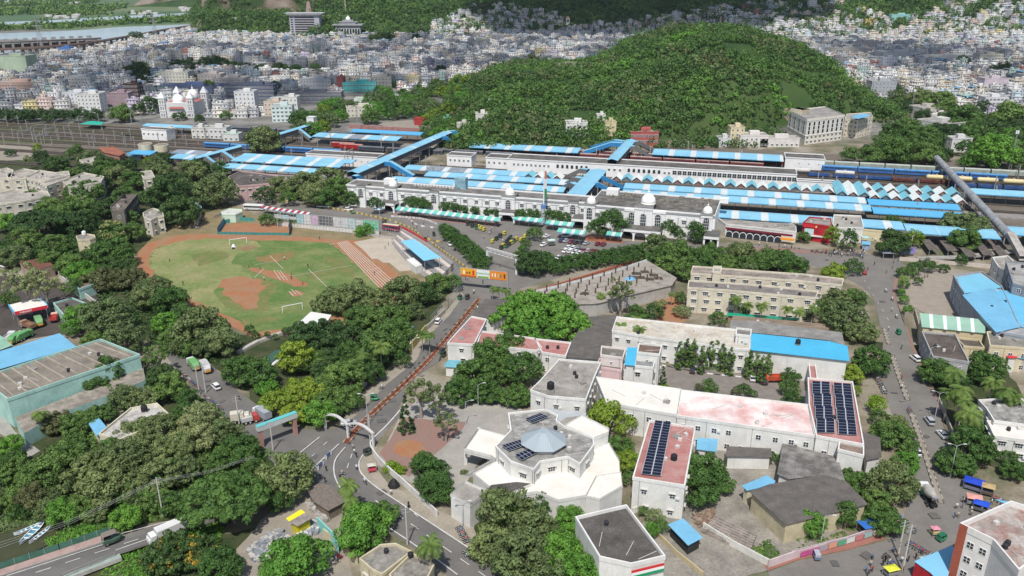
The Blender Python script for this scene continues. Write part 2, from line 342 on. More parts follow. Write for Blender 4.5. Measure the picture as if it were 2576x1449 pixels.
sheet('road_shoulder',[(919,987),(944,954),(1034,904),(1040,869),(1084,822),(1119,789),(1159,734),(1167,742),(1130,795),(1095,828),(1062,868),(1050,906),(975,965),(940,1000),(880,1060),(869,1050)],sand)
sheet('lane',[(-60,990),(0,1030),(38,1087),(101,1135),(72,1152),(10,1097),(-60,1060)],conc)
sheet('campus_yard',[(975,1110),(1010,1040),(1060,1000),(1180,990),(1300,1010),(1330,1060),(1300,1090),(1260,1110),(1200,1170),(1165,1230),(1060,1230),(950,1170)],conc)
sheet('brick_garden',[(985,1100),(1010,1050),(1100,1058),(1175,1062),(1160,1085),(1110,1130),(1075,1160),(1030,1200),(985,1180),(955,1140)],brickp)
sheet('flower_bed',[(990,1120),(1005,1110),(1035,1107),(1060,1115),(1069,1130),(1058,1146),(1035,1152),(1010,1148),(992,1138)],redsoil)
sheet('campus_yard',[(1640,925),(1760,915),(2030,960),(2035,1020),(1950,1015),(1720,985),(1640,975)],mat((.24,.215,.19),'plain',.9,amt=.15))
sheet('campus_yard',[(1750,1120),(1960,1150),(2110,1190),(2190,1270),(2110,1330),(2040,1380),(1920,1440),(1660,1500),(1600,1330),(1700,1260)],mat((.35,.32,.27),'plain',.92,c2=(.2,.185,.16),amt=.3,sc=.16,thr=.5),jag=.3)
sheet('stone_yard',[(590,1385),(640,1330),(720,1250),(800,1240),(870,1290),(870,1400),(900,1500),(600,1500)],dust,jag=.6)
sheet('schoolyard',[(2262,700),(2300,672),(2360,662),(2440,700),(2410,800),(2330,790),(2290,770)],mat((.33,.285,.235),'plain',.93,amt=.12))
sheet('red_earth_yard',[(1650,755),(1700,742),(1735,780),(1720,815),(1655,815)],redsoil,jag=.4)
sheet('footpath',[(2262,700),(2251,742),(2268,800),(2284,826),(2300,874),(2322,915),(2348,975),(2360,1000),(2372,1062),(2390,1112),(2372,1064),(2352,1003),(2343,985),(2317,921),(2292,876),(2279,826),(2262,782),(2244,742),(2250,700)],brickp)
sheet('footpath',[(1932,1437),(2007,1409),(2132,1384),(2225,1357),(2215,1346),(2110,1370),(1990,1398),(1920,1422)],mat((.34,.15,.12),'plain',.9,amt=.15,sc=.4))
sheet('dirt_apron',[(345,640),(400,575),(470,556),(520,535),(585,520),(700,560),(860,590),(960,598),(1020,630),(1120,700),(1060,730),(960,800),(760,842),(600,820),(500,770),(420,730),(350,700)],mat((.29,.22,.13),'plain',.95,c2=(.19,.17,.08),amt=.25,sc=.15,thr=.5),jag=.6)
sheet('running_track',[(341,662),(344,640),(358,624),(380,610),(430,595),(500,588),(600,590),(720,594),(850,604),(905,604),(960,650),(1000,688),(1030,712),(1015,750),(900,795),(760,838),(640,850),(560,812),(450,755),(375,712),(350,690)],redsoil,jag=.4)
grassm=mat((.11,.185,.05),'plain',.95,c2=(.27,.27,.11),amt=.25,sc=.06,thr=.58)
sheet('playing_field',[(374,665),(377,643),(400,622),(450,609),(520,602),(640,605),(760,607),(830,611),(852,628),(900,670),(940,708),(962,735),(950,752),(850,792),(720,828),(640,838),(590,802),(480,752),(400,705)],grassm,jag=.55)
sheet('dry_grass',[(374,665),(377,643),(400,622),(450,609),(520,602),(640,605),(655,622),(600,640),(585,660),(620,690),(640,700),(560,715),(540,740),(560,765),(520,765),(480,750),(400,705)],mat((.31,.29,.14),'plain',.95,c2=(.17,.23,.07),amt=.25,sc=.06,thr=.5),jag=1.8)
for P_,j in (([(590,712),(640,700),(690,716),(690,745),(665,785),(600,785),(560,765),(560,735)],2.0),([(800,640),(850,650),(900,690),(880,700),(830,670)],1.5),([(480,640),(560,630),(580,650),(500,670)],1.8),([(760,690),(840,680),(850,690),(770,705)],1.2),([(600,800),(680,795),(700,810),(620,820)],1.2)): sheet('worn_grass',P_,mat((.24,.2,.09),'plain',.95,c2=(.13,.19,.05),amt=.25,sc=.25,thr=.47),jag=j)
sheet('bare_earth',[(552,722),(560,706),(590,700),(625,697),(668,706),(660,722),(680,714),(655,735),(640,765),(660,775),(622,777),(600,760),(560,742)],redsoil,jag=1.3)
sheet('bare_earth',[(622,673),(650,678),(690,684),(725,690),(770,713),(768,722),(740,722),(700,706),(660,690),(640,684)],redsoil,jag=.8)
sheet('bare_earth',[(640,648),(690,640),(745,632),(735,650),(690,662),(650,660)],mat((.30,.17,.08),'plain',.95,c2=(.14,.18,.05),amt=.2,sc=.3),jag=.4)
sheet('bare_earth',[(725,736),(750,731),(768,740),(740,748)],redsoil,jag=.3)
sheet('bare_earth',[(590,625),(625,618),(650,622),(620,632)],mat((.3,.2,.11),'plain',.95,amt=.2),jag=.3)
sheet('concrete_apron',[(889,610),(966,595),(1003,612),(1030,640),(1056,678),(1006,684),(979,662),(964,662),(949,652),(936,653),(911,627)],mat((.47,.41,.33),'plain',.93,c2=(.40,.34,.27),amt=.1,sc=.2))
sheet('tennis_court',[(556,588),(566,568),(600,562),(728,566),(728,592),(640,590)],redsoil)
wp=mat((.62,.56,.5),'flat',.8)
def lines(name,segs,w,m=wp,z=None):
    ZL[0]+=.004; mb=MB()
    for s in segs: ribbon(mb,GL(s,1 if len(s)<3 else 5),w,z or ZL[0])
    o=mb.build(name,m); o['kind']='structure'; return o
segs=[]
for i in range(7):
    t=i/6; segs.append([(848+26*t,612-4*t),(954+43*t,724-9*t)])
segs+=[[(889,653),(922,649)],[(895,663),(931,657)],[(922,682),(956,674)],[(931,692),(962,683)],[(838,614),(875,607)],[(828,617),(848,612)]]
lines('track_lane_lines',segs,.24)
lines('pitch_lines',[[(689,681),(706,706)],[(697,681),(716,706)],[(704,681),(724,706)],[(692,700),(745,693)],[(727,733),(738,746)],[(733,729),(745,741)],[(742,731),(760,744)],[(745,694),(885,668)],[(664,676),(640,700)],[(776,678),(830,730)],[(679,644),(712,677)],[(640,668),(700,655)]],.2,mat((.6,.5,.42),'flat'))
rp=random.Random(12); pmk=[mat((.125,.12,.113),'plain',.9,amt=.1),mat((.215,.20,.18),'plain',.9,amt=.15),mat((.15,.14,.13),'plain',.9,amt=.2)]
for i,(x,y) in enumerate([(790,1150),(900,1240),(960,1240),(1000,1300),(1100,1395),(560,1010),(520,960),(640,1060),(985,1010),(960,1060),(1060,920),(1120,830),(1170,780),(1060,945),(920,1100),(1230,720),(1160,640),(1110,625),(1040,575),(1330,600),(1500,635),(2080,655),(2160,670),(2220,760),(2230,900),(2270,1010),(2330,1100),(2310,1240),(2290,1340),(2180,1400),(2100,1420),(2420,1260),(2350,1300),(2250,990),(1450,655),(1350,640)]):
    g=G(x,y); a=rp.uniform(0,3); w_=rp.uniform(.5,1.4); d_=rp.uniform(.3,1.1); c,s=math.cos(a),math.sin(a); sheet('road_patch',None,pmk[i%3],wpts=[(g.x+p*c*w_-q*s*d_,g.y+p*s*w_+q*c*d_) for p,q in ((-1,-1),(1,-1),(1.1,.9),(.2,1.2),(-1,1))])
wl=mat((.7,.69,.66),'plain',.8,amt=.2,sc=.6); yl=mat((.6,.42,.08),'plain',.8,amt=.2)
def dash(px0,px1,n,fill=.5):
    a=G(*px0).xy; b=G(*px1).xy; return [(a.lerp(b,(i+.1)/n),a.lerp(b,(i+.1+fill)/n)) for i in range(n)]
ZL[0]+=.004; mb=MB()
for s in ([(921,1139),(910,1152),(903,1170),(910,1194),(944,1226),(1019,1276),(1206,1399),(1290,1455)],[(869,1127),(846,1155),(840,1180),(845,1208),(864,1244)],[(945,1262),(975,1285)],[(969,1324),(1019,1357),(1060,1385),(1099,1410),(1151,1449)],[(804,1102),(756,1141)],[(853,1119),(787,1181)],[(788,1180),(765,1205)]): ribbon(mb,GL(s,6 if len(s)>2 else 1),.3,ZL[0])
for a,b,n in (((825,1112),(807,1130),1),((793,1143),(778,1156),1),((887,1142),(870,1190),2),((955,1265),(1245,1470),7),((1040,1292),(1060,1310),1)):
    for p,q in dash(a,b,n): ribbon(mb,[p,q],.22,ZL[0])
for p,q in dash((2236,810),(2140,650),9,.3): ribbon(mb,[p,q],.15,ZL[0])
mb.build('road_markings',wl)['kind']='structure'
sheet('canal',[(-90,1380),(0,1345),(60,1325),(110,1322),(150,1345),(120,1378),(60,1402),(200,1400),(330,1420),(300,1500),(-120,1500),(-120,1440)],canal,jag=.3)
def deck(name,px,z,m,sidem=None,thick=.5):
    pts=[G(x,y,zz) for (x,y),zz in zip(px,z)];
    if area(pts)<0: pts=pts[::-1]
    n=len(pts); mb=MB(); mb.add([tuple(p) for p in pts]+[(p.x,p.y,p.z-thick) for p in pts],[tuple(range(n))]); mb.add([tuple(p) for p in pts]+[(p.x,p.y,p.z-thick) for p in pts],[(i,n+i,n+(i+1)%n,(i+1)%n) for i in range(n)],1)
    o=mb.build(name,[m,sidem or m]); o['kind']='structure'; return o
zb=1.6
deck('bridge_road',[(-60,1478),(0,1448),(150,1398),(265,1360),(457,1301),(560,1268),(690,1222),(800,1200),(810,1232),(690,1262),(560,1302),(467,1330),(387,1361),(300,1390),(145,1450),(20,1500)],[zb,zb,zb,zb,zb*.9,zb*.6,.3,.06,.06,.3,zb*.6,zb*.9,zb,zb,zb,zb],asph2,mat((.3,.28,.25),'plain'))
deck('bridge_footpath',[(-60,1462),(0,1432),(150,1383),(275,1342),(268,1359),(150,1398),(0,1448),(-60,1478)],[zb+.15]*8,mat((.42,.3,.27),'plain',.9,amt=.15,sc=.5),mat((.5,.48,.44),'plain'),.9)
deck('bridge_footpath',[(155,1450),(300,1392),(306,1402),(180,1450),(160,1475),(120,1475)],[zb+.15]*6,mat((.35,.4,.36),'plain',.9,amt=.15,sc=.5),mat((.5,.48,.44),'plain'),.9)
mb=MB()
for a,b in (((17,1448),(265,1368)),((290,1384),(467,1322)),((300,1343),(455,1303))):
    ribbon(mb,[G(*a,zb+.02).xy,G(*b,zb+.02).xy],.2,zb+.012)
for i in range(8):
    a=G(90+74*i,1440-24.2*i,zb); b=G(128+73.5*i,1428-24*i,zb)
    if i<5: ribbon(mb,[a.xy,b.xy],.2,zb+.012)
mb.build('bridge_road_markings',wl)['kind']='structure'
class Line:
    """a straight front on the land between two picture points at height z; local x runs along it, local y away from the viewer"""
    def __init__(s,p0,p1,z):
        a=G(*p0,z); b=G(*p1,z); s.o=a.xy; s.L=(b-a).xy.length; s.u=(b-a).xy.normalized(); s.rz=math.atan2(s.u.y,s.u.x)
    def t(s,px,z):
        a=(px-CX)/F; return (a*(s.o.y*CP+(CAMH-z)*SP)-s.o.x)/(s.u.x-a*s.u.y*CP)
    def loc(s): return (s.o.x,s.o.y,0)
def sub(L,x,y=0,z=0):
    n=Vector((-L.u.y,L.u.x)); p=L.o+L.u*x+n*y; return (p.x,p.y,z)
def arch_mesh(w,h,frame=.28,mull=True,d=.12):
    """tall round-headed window: white surround, dark glass, white glazing bars"""
    mb=MB(); n=10
    def prof(hw,hh):
        r=hw; return [(-hw,0),(hw,0)]+[(hw*math.cos(PI*i/n),hh-r+r*math.sin(PI*i/n)) for i in range(n+1)]
    for k,(hw,hh,y,m) in enumerate(((w/2+frame*1.6,h+frame*1.6,-d*.6,3),(w/2+frame,h+frame,-d,0),(w/2,h,-d-.02,1))):
        p=prof(hw,hh); N=len(p); mb.add([(a,y,b) for a,b in p]+[(a,0,b) for a,b in p],[tuple(range(N))]+[(i,i+N,(i+1)%N+N,(i+1)%N) for i in range(N)],m)
    if mull:
        for x in (-w/6,w/6): mb.box(x-.05,x+.05,-d-.06,-d-.02,.1,h-w*.16)
        for i in range(1,4): mb.box(-w/2,w/2,-d-.063,-d-.02,h*i/4-.06,h*i/4+.06)
    return mb.mesh('arched_window',[white,glass,white,pm((.42,.42,.42))])
def win_mesh(w=1.1,h=1.2,shade=True,frame=.1,fm=None,cols=2):
    mb=MB(); mb.box(-w/2-frame,w/2+frame,-.08,0,-frame,h+frame,0); mb.box(-w/2,w/2,-.09,-.08,0,h,1)
    for i in range(1,cols): x=-w/2+w*i/cols; mb.box(x-.04,x+.04,-.12,-.09,0,h,0)
    mb.box(-w/2,w/2,-.118,-.09,h*.5-.03,h*.5+.03,0)
    if shade: mb.box(-w/2-.25,w/2+.25,-.55,0,h+.18,h+.28,2)
    return mb.mesh('window',[fm or white,glass,pm((.5,.49,.46))])
WIN={'std':win_mesh(),'wide':win_mesh(1.7,1.25,True,.1,None,3),'small':win_mesh(.7,.7,False),'plain':win_mesh(1.2,1.3,False),'big':win_mesh(2.4,1.5,False,.1,None,4),'shade':win_mesh(1.3,1.3,True,.12,pm((.6,.58,.52)))}
swhite=mat((.80,.80,.79),'wall',.85,amt=.07,sc=.2); sgrey=pm((.33,.33,.33),.8); droof=mroof((.27,.255,.235),.35); dome_m=pm((.83,.83,.81),.45)
def dome(parent,x,y,z,r):
    k=[(r*1.06,0),(r*1.06,.25),(r*.98,.3),(r*1.04,r*.35),(r*.95,r*.75),(r*.68,r*1.12),(r*.32,r*1.33),(r*.12,r*1.45)]
    d=MB().lathe(k,k=20).build('dome',dome_m,parent,(x,y,z))
    MB().lathe([(.14*r,0),(.1*r,.2*r),(.18*r,.3*r),(.05*r,.45*r),(.02*r,.9*r)],k=8).build('finial',dome_m,d,(0,0,r*1.42)); return d
def station():
    h=11.0; L=Line((872,467),(1473,512),h)
    st=thing('station_building','long white two-storey station building with small domes and arched windows','railway station',L.loc(),L.rz)
    t2=L.t(1487,h); D=13
    mb=MB().box(0,t2,0,D,0,h-.0); mb.build('wall',swhite,st)
    mb=MB().box(-.3,t2,-.35,.25,h,h+.7).box(-.3,t2,D-.3,D+.05,h,h+.7).box(-.3,.1,.25,D-.3,h,h+.7); mb.build('parapet',swhite,st)
    mb=MB().box(-.2,t2,-.22,-.003,h-.9,h-.45).box(0,t2,-.12,-.003,5.0,5.3).box(0,t2,-.14,-.003,h-2.1,h-1.95);
    for i in range(34): x=(i+.5)*t2/34; mb.box(x-.18,x+.18,-.1,-.004,5.31,h-2.11)
    mb.build('cornice',sgrey,st)
    MB().add([(.1,.25,h+.01),(t2,.25,h+.01),(t2,D-.3,h+.01),(.1,D-.3,h+.01)],[(0,1,2,3)]).build('roof',droof,st)
    wsq=win_mesh(1.9,1.5,False,.12,None,3)
    mbh=MB().box(-1.3,1.3,-.35,0,1.8,1.95); n=8
    mbh.add([(1.1*math.cos(PI*i/n),-.3,1.95+.65*math.sin(PI*i/n)) for i in range(n+1)]+[(1.1*math.cos(PI*i/n),0,1.95+.65*math.sin(PI*i/n)) for i in range(n+1)],[tuple(range(n+1))]+[(i,i+n+1,i+n+2,i+1) for i in range(n)])
    hood=mbh.mesh('window_hood',[pm((.7,.7,.68))])
    for px in (886,933,960,1013,1041,1067,1118,1144,1170,1198,1225,1251,1313,1345,1378,1412,1466):
        x=L.t(px,7.5)
        if 1<x<t2-1:
            o=inst('window',wsq,st,(x,0,6.6)); inst('window_hood',hood,o,(0,0,0))
    aw=arch_mesh(2.6,4.6); aw_low=arch_mesh(2.6,3.4,.3,False)
    def tower(L,par,px,w,zt,win,dm=None,zb=0,z0w=5.6,dep=1.4,roofd=6):
        x=L.t(px,zt); t=MB().box(x-w/2,x+w/2,-dep,.4,zb,zt).build('tower',swhite,par)
        MB().box(x-w/2-.25,x+w/2+.25,-dep-.3,-dep+.1,zt,zt+.35).box(x-w/2-.25,x+w/2+.25,-dep-.12,-dep-.003,zt-1.6,zt-1.35).build('cornice',sgrey,t)
        MB().box(x-w/2-.2,x+w/2+.2,-dep+.1,roofd,zt,zt+.5).build('tower_roof',droof,t)
        if win: inst('arched_window',win,par,(x,-dep,z0w))
        if dm: dome(par,x,roofd*.32,zt+.5,dm)
        return x
    for px,wd,zt,dm in ((909,5,11.2,None),(985,6.5,12,2.2),(1093,5,11.2,None),(1280,7,12,2.3),(1443,5,11.2,None)): tower(L,st,px,wd,zt,aw,dm)
    for px in (886,925,950,1013,1035,1062,1118,1144,1170,1198,1225,1250,1312,1343,1412): inst('arched_window',aw_low,st,(L.t(px,3),0,.6))
    def portico(L,par,px0,px1,dep,zh,n,z=0):
        x0=L.t(px0,zh)+1.0; x1=L.t(px1,zh); x1-=.0
        mb=MB().box(x0-.3,x1+.3,-dep-.4,-.01,zh-1.2,zh); w=(x1-x0)/n
        for i in range(n+1): mb.box(x0+i*w-.4,x0+i*w+.4,-dep,-dep+.8,0,zh-1.2)
        for i in range(n):
            c=x0+(i+.5)*w; hw=w/2-.4; k=10
            A=[(c+hw*math.cos(PI*j/k),-dep+.05,(zh-1.2-hw*.75)+hw*.72*math.sin(PI*j/k)) for j in range(k+1)]
            for j in range(k):
                a,b=A[j],A[j+1]; mb.add([a,(a[0],a[1],zh-1.2),(b[0],b[1],zh-1.2),b],[(0,1,2,3)])
        p=mb.build('portico',swhite,par); MB().box(x0-.3,x1+.3,-dep-.4,0-.02,zh,zh+.12).build('portico_roof',mroof((.2,.19,.18),.3),p)
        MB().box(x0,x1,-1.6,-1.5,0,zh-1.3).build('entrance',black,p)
    portico(L,st,966,1003,7,5.2,1); portico(L,st,1262,1302,7,5.2,1); portico(L,st,1444,1482,9,5.5,1)
    h2=12.5; L2=Line((1481,517),(1800,544),h2); T=L2.L; D2=30
    s2=thing('station_wing','broad white station wing with large central dome and cluttered grey roof','railway station',L2.loc(),L2.rz)
    MB().box(0,T,0,D2,0,h2).build('wall',swhite,s2)
    MB().box(0,T,-.35,.25,h2,h2+.7).box(0,T,D2-.3,D2,h2,h2+.7).box(-.01,.3,.25,D2-.3,h2,h2+.7).box(T-.3,T+.01,.25,D2-.3,h2,h2+.7).build('parapet',swhite,s2)
    mb=MB().box(0,T,-.22,-.003,h2-.9,h2-.5).box(0,T,-.12,-.003,5.8,6.1)
    for i in range(16): x=(i+.5)*T/16; mb.box(x-.18,x+.18,-.1,-.004,6.11,h2-2.1)
    mb.build('cornice',sgrey,s2)
    MB().add([(.3,.25,h2+.01),(T-.3,.25,h2+.01),(T-.3,D2-.3,h2+.01),(.3,D2-.3,h2+.01)],[(0,1,2,3)]).build('roof',mroof((.25,.235,.21),.5),s2)
    for px in (1503,1533,1562,1689,1721,1753):
        o=inst('window',wsq,s2,(L2.t(px,8.5),0,7.4)); inst('window_hood',hood,o)
    aw2=arch_mesh(2.6,5.6)
    tower(L2,s2,1485,5.5,h2+.6,aw2,2.1,0,6.2,1.5); tower(L2,s2,1779,5.5,h2+.6,aw2,2.1,0,6.2,1.5)
    x=L2.t(1588,h2); xb=L2.t(1660,h2); MB().box(x-3,xb+3,-1.6,.3,0,h2+.4).build('tower',swhite,s2); MB().box(x-3,xb+3,-1.75,-1.603,h2-.9,h2-.6).build('cornice',sgrey,s2)
    for px in (1590,1656): inst('arched_window',aw2,s2,(L2.t(px,9),-1.6,5.8))
    tower(L2,s2,1622,8.5,h2+2.2,aw2,None,0,5.8,2.6,9); dome(s2,L2.t(1628,h2+3),3.5,h2+2.7,3.3)
    inst('station_emblem',MB().lathe([(.75,0),(.75,.12)],k=14).mesh('station_emblem',pm((.6,.6,.58))),s2,(L2.t(1623,h2+.6),-2.62,h2+.7)).rotation_euler=(PI/2,0,0)
    portico(L2,s2,1567,1668,10,5.6,3); portico(L2,s2,1772,1812,10,5.6,2)
    r=random.Random(3); dm_=mat((.35,.32,.27),'plain',.9,amt=.4,sc=.8)
    for i in range(60):
        x=r.uniform(3,T-3); y=r.uniform(12,D2-2); a=r.uniform(.4,2.2); MB().box(x,x+a,y,y+r.uniform(.4,2),h2+.02,h2+r.uniform(.3,1.1)).build('roof_duct',dm_,s2)
    for x,y,w_,d_,hh in ((4,22,6,5,3),(60,24,4,3,2.4)): MB().box(x,x+w_,y,y+d_,h2+.02,h2+hh).build('rooftop_room',swhite,s2)
    for px,y,w_,hh,c in ((963,8,6,3,swhite),(1010,5,12,.5,droof),(1143,9,6,6,mat((.3,.5,.6),'wall')),(1080,4,16,.6,droof)):
        x=L.t(px,h); MB().box(x-w_/2,x+w_/2,y,y+4,h+.02,h+hh).build('rooftop_room',c,st)
    for i in range(16): x=L.t(1025+i*8,h); MB().box(x,x+1.2,9,9.9,h+.02,h+1.1).build('roof_tank',pm((.6,.58,.55)),st)
    return L,L2
L1,L2=station()
TA=Line((1066,442),(2184,512),6.0); UX=TA.u; NX=Vector((-UX.y,UX.x)); TRZ=TA.rz
skyb=mat((.27,.56,.72),'sheet',.5,c2=(.22,.47,.62),amt=.12,sc=.08); strongb=mat((.09,.40,.68),'sheet',.5,c2=(.13,.42,.64),amt=.1,sc=.1); stripew=mat((.66,.70,.70),'sheet',.5,c2=(.56,.6,.6),amt=.15,sc=.2); greyp=mat((.30,.34,.38),'plain',.6,amt=.2); under=pm((.12,.13,.14));
def canopy(name,label,p0,p1,width,z=6,per=14.,wf=.25,cols=(skyb,stripew),rz_free=False,rise=.8,posts=True,group='blue platform canopies',off=0,grey=0,pit=7,cat='platform roof'):
    """long roof on posts: near edge from p0 to p1"""
    if rz_free: Ln=Line(p0,p1,z); o=Ln.o;u=Ln.u;Le=Ln.L
    else:
        a=G(*p0,z).xy; b=G(*p1,z).xy; o=a; u=UX; Le=(b-a).dot(UX); width*=1.15
    rz=math.atan2(u.y,u.x)
    t=thing(name,label,cat,(o.x,o.y,0),rz,group); mb=MB(); x=-off
    r=random.Random(int(p0[0]))
    while x<Le:
        for ln,m in ((per*(1-wf),0),(per*wf,1)):
            a=max(0,x); b=min(Le,x+ln); x+=ln
            if b-a<.05: continue
            if m==0 and grey and r.random()<grey: m=2
            w=width; mb.add([(a,0,z),(b,0,z),(b,w*.3,z+rise*.35),(a,w*.3,z+rise*.35)],[(0,1,2,3)],m)
            mb.add([(a,w*.3,z+rise*.35),(b,w*.3,z+rise*.35),(b,w*.72,z+rise),(a,w*.72,z+rise)],[(0,1,2,3)],m)
            mb.add([(a,w*.72,z+rise),(b,w*.72,z+rise),(b,w,z+rise*.55),(a,w,z+rise*.55)],[(0,1,2,3)],m)
            mb.add([(a,0,z),(a,0,z-.45),(b,0,z-.45),(b,0,z)],[(0,1,2,3)],3 if m!=1 else 1)
    w=width; mb.add([(0,0,z-.1),(Le,0,z-.1),(Le,w,z+rise*.5),(0,w,z+rise*.5)],[(3,2,1,0)],3)
    mb.build('roof',[cols[0],cols[1],greyp,mat((.08,.3,.5),'flat')],t)
    if posts:
        n=min(45,max(2,int(Le/pit))); pme=PROTOS.get('cpost') or MB().box(-.15,.15,-.15,.15,0,1).mesh('post',pm((.3,.3,.3)))
        PROTOS['cpost']=pme
        for i in range(n): inst('post',pme,t,((i+.5)*Le/n,w*.5,0),0,(1,1,z+.2))
    return t
def platform(p0,p1,width):
    a=G(*p0,0).xy; b=G(*p1,0).xy; Le=(b-a).dot(UX); mb=MB().box(0,Le,0,width,0,.9); o=mb.build('platform',mat((.3,.28,.26),'plain',.9,amt=.2),None,(a.x,a.y,0),TRZ); o['kind']='structure'
C=canopy
C('platform_canopy','blue and white striped platform canopy nearest the trees left of the station building',(555,421),(785,437),9,group=None)
C('platform_canopy','second blue and white striped canopy left of the great footbridge',(580,404),(848,424),9)
C('platform_canopy','blue striped canopy with grey panels left of the great footbridge',(600,394),(882,412),8,grey=.2)
C('platform_canopy','pale blue canopy with grey panels right of the great footbridge',(1014,425),(1322,446),9,grey=.35)
C('platform_canopy','sky blue canopy just in front of the zigzag roofs on the left',(1066,442),(1440,467),9)
C('platform_canopy','blue striped canopy behind the long station building',(978,455),(1416,485),9)
C('platform_canopy','blue striped canopy along the front of the zigzag roofs',(1568,473),(2182,513),9.5)
C('platform_canopy','second blue striped canopy in front of the zigzag roofs',(1562,490),(2197,535),9.5,off=4)
C('platform_canopy','third blue striped canopy behind the restaurants',(1795,545),(2280,583),11,off=2)
C('platform_canopy','plain bright blue canopy behind the right trees',(2283,585),(2520,602),12,wf=.02)
C('platform_canopy','plain strong blue canopy right of the striped ones',(2186,514),(2419,529),9,z=6.5,wf=.01,cols=(strongb,strongb))
C('platform_canopy','lower plain strong blue canopy near the tubular bridge',(2198,536),(2436,552),9,z=6.5,wf=.01,cols=(strongb,strongb))
C('platform_canopy','far striped canopy on the left below the wooded slope',(784,343),(1002,352),12,grey=.1)
C('platform_canopy','plain blue canopy behind the far left striped one',(880,331),(1044,347),8,wf=.01,cols=(strongb,strongb))
C('platform_canopy','far striped canopy in the middle behind the great footbridge',(1180,370),(1455,383),13)
C('platform_canopy','far striped canopy on the right below the green hill',(1640,388),(1972,407),15)
C('platform_canopy','bright blue canopy beyond the tubular bridge',(2445,487),(2640,497),10,wf=.01)
C('platform_canopy','striped canopy at the right edge beside the tubular bridge foot',(2545,590),(2640,597),11)
C('platform_canopy','small bright blue canopy left of the water tanks',(320,386),(372,391),9,wf=.01,cols=(strongb,strongb))
C('platform_canopy','pale blue canopy behind the water tanks',(430,384),(520,389),8,grey=.4)
C('platform_canopy','pale blue canopy under the small left footbridge',(425,397),(480,404),10,grey=.3)
C('platform_canopy','blue canopy at the left end beside the tracks',(357,316),(575,327),7,z=5,wf=.01)
for a,b in (((540,432),(860,456)),((580,413),(882,430)),((990,448),(1420,478)),((1040,460),(2190,535)),((1500,492),(2200,545)),((780,358),(1500,400)),((1600,400),(2000,425)),((2180,530),(2640,560))): platform(a,b,9)
grn=mat((.16,.52,.42),'plain',.5,amt=.08)
for lab,a,b,w_ in (('long green and white striped awning along the left of the station front',(994,527),(1254,556),4.5),('short green and white awning left of the flag mast',(1290,551),(1362,559),4.5),('green and white awning right of the flag mast',(1371,562),(1441,569),4.5),('lower green and white awning beside the car park',(1400,583),(1470,590),5),('small green and white awning between the trees at the wing',(1524,590),(1563,594),4)):
    canopy('striped_awning',lab,a,b,w_,z=3.6,per=4.2,wf=.38,cols=(grn,stripew),rz_free=True,rise=-.0+.9,group='green and white awnings',pit=5,cat='awning')
canopy('bus_shelter','red and white striped shelter roof behind the hoardings',(655,523),(774,540),3.2,z=3.2,per=3.8,wf=.45,cols=(mat((.45,.05,.06),'plain',.5),stripew),rz_free=True,rise=.6,group=None,pit=6,cat='bus shelter')
gpale=mat((.80,.79,.75),'plain',.6,amt=.08); gteal=mat((.20,.50,.60),'plain',.6,amt=.08); ginf=mat((.36,.22,.22),'plain',.8); ginf2=mat((.22,.24,.27),'plain',.8)
GN=[0]
def gables(p0,p1,n,depth,z=6,start=0,where=''):
    a=G(*p0,z).xy; b=G(*p1,z).xy; Le=(b-a).dot(UX); w=Le/n; h=w*.42; names=['leftmost','second','third','fourth','fifth','sixth','seventh','eighth','ninth','tenth','eleventh','twelfth','thirteenth','fourteenth','fifteenth','sixteenth','seventeenth','eighteenth','nineteenth','twentieth','twenty-first','twenty-second','twenty-third','twenty-fourth','twenty-fifth']
    for i in range(n):
        pal=(i+start)%2; p=a+UX*(w*i)
        t=thing('gable_roof',f"{names[i]} gable of the {where}, {'cream white' if pal else 'teal blue'}",'gable roof',(p.x,p.y,0),TRZ,'zigzag gable roofs over the platform')
        m=gpale if pal else gteal; dz=-.12 if pal else 0
        MB().add([(-.15,-.3,z+dz),(w/2,-.3,z+h+dz),(w+.15,-.3,z+dz),(-.15,depth,z+dz),(w/2,depth,z+h+dz),(w+.15,depth,z+dz),(-.15,-.3,z-.2+dz),(w/2,-.3,z+h-.25+dz),(w+.15,-.3,z-.2+dz)],[(0,1,4,3),(1,2,5,4),(0,6,7,1),(1,7,8,2)]).build('roof',m,t)
        MB().add([(.1,.3,z-.3),(w/2,.3,z+h-.4),(w-.1,.3,z-.3)],[(0,1,2)]).build('gable_infill',ginf if pal else ginf2,t)
        MB().box(.0,.25,.4,.65,0,z-.2).build('post',steel,t)
gables((1318,445),(1412,452),4,9,where='left short zigzag row')
gables((1538,451),(2102,491),21,9,start=1,where='long zigzag row')
gables((2104,489),(2190,497),3,26,where='three deep zigzag roofs',z=6.6)
gables((2188,497),(2432,510),9,11,start=1,where='right zigzag row',z=6.2)
gables((2168,479),(2415,488),8,11,start=1,where='rear zigzag row',z=6.2)
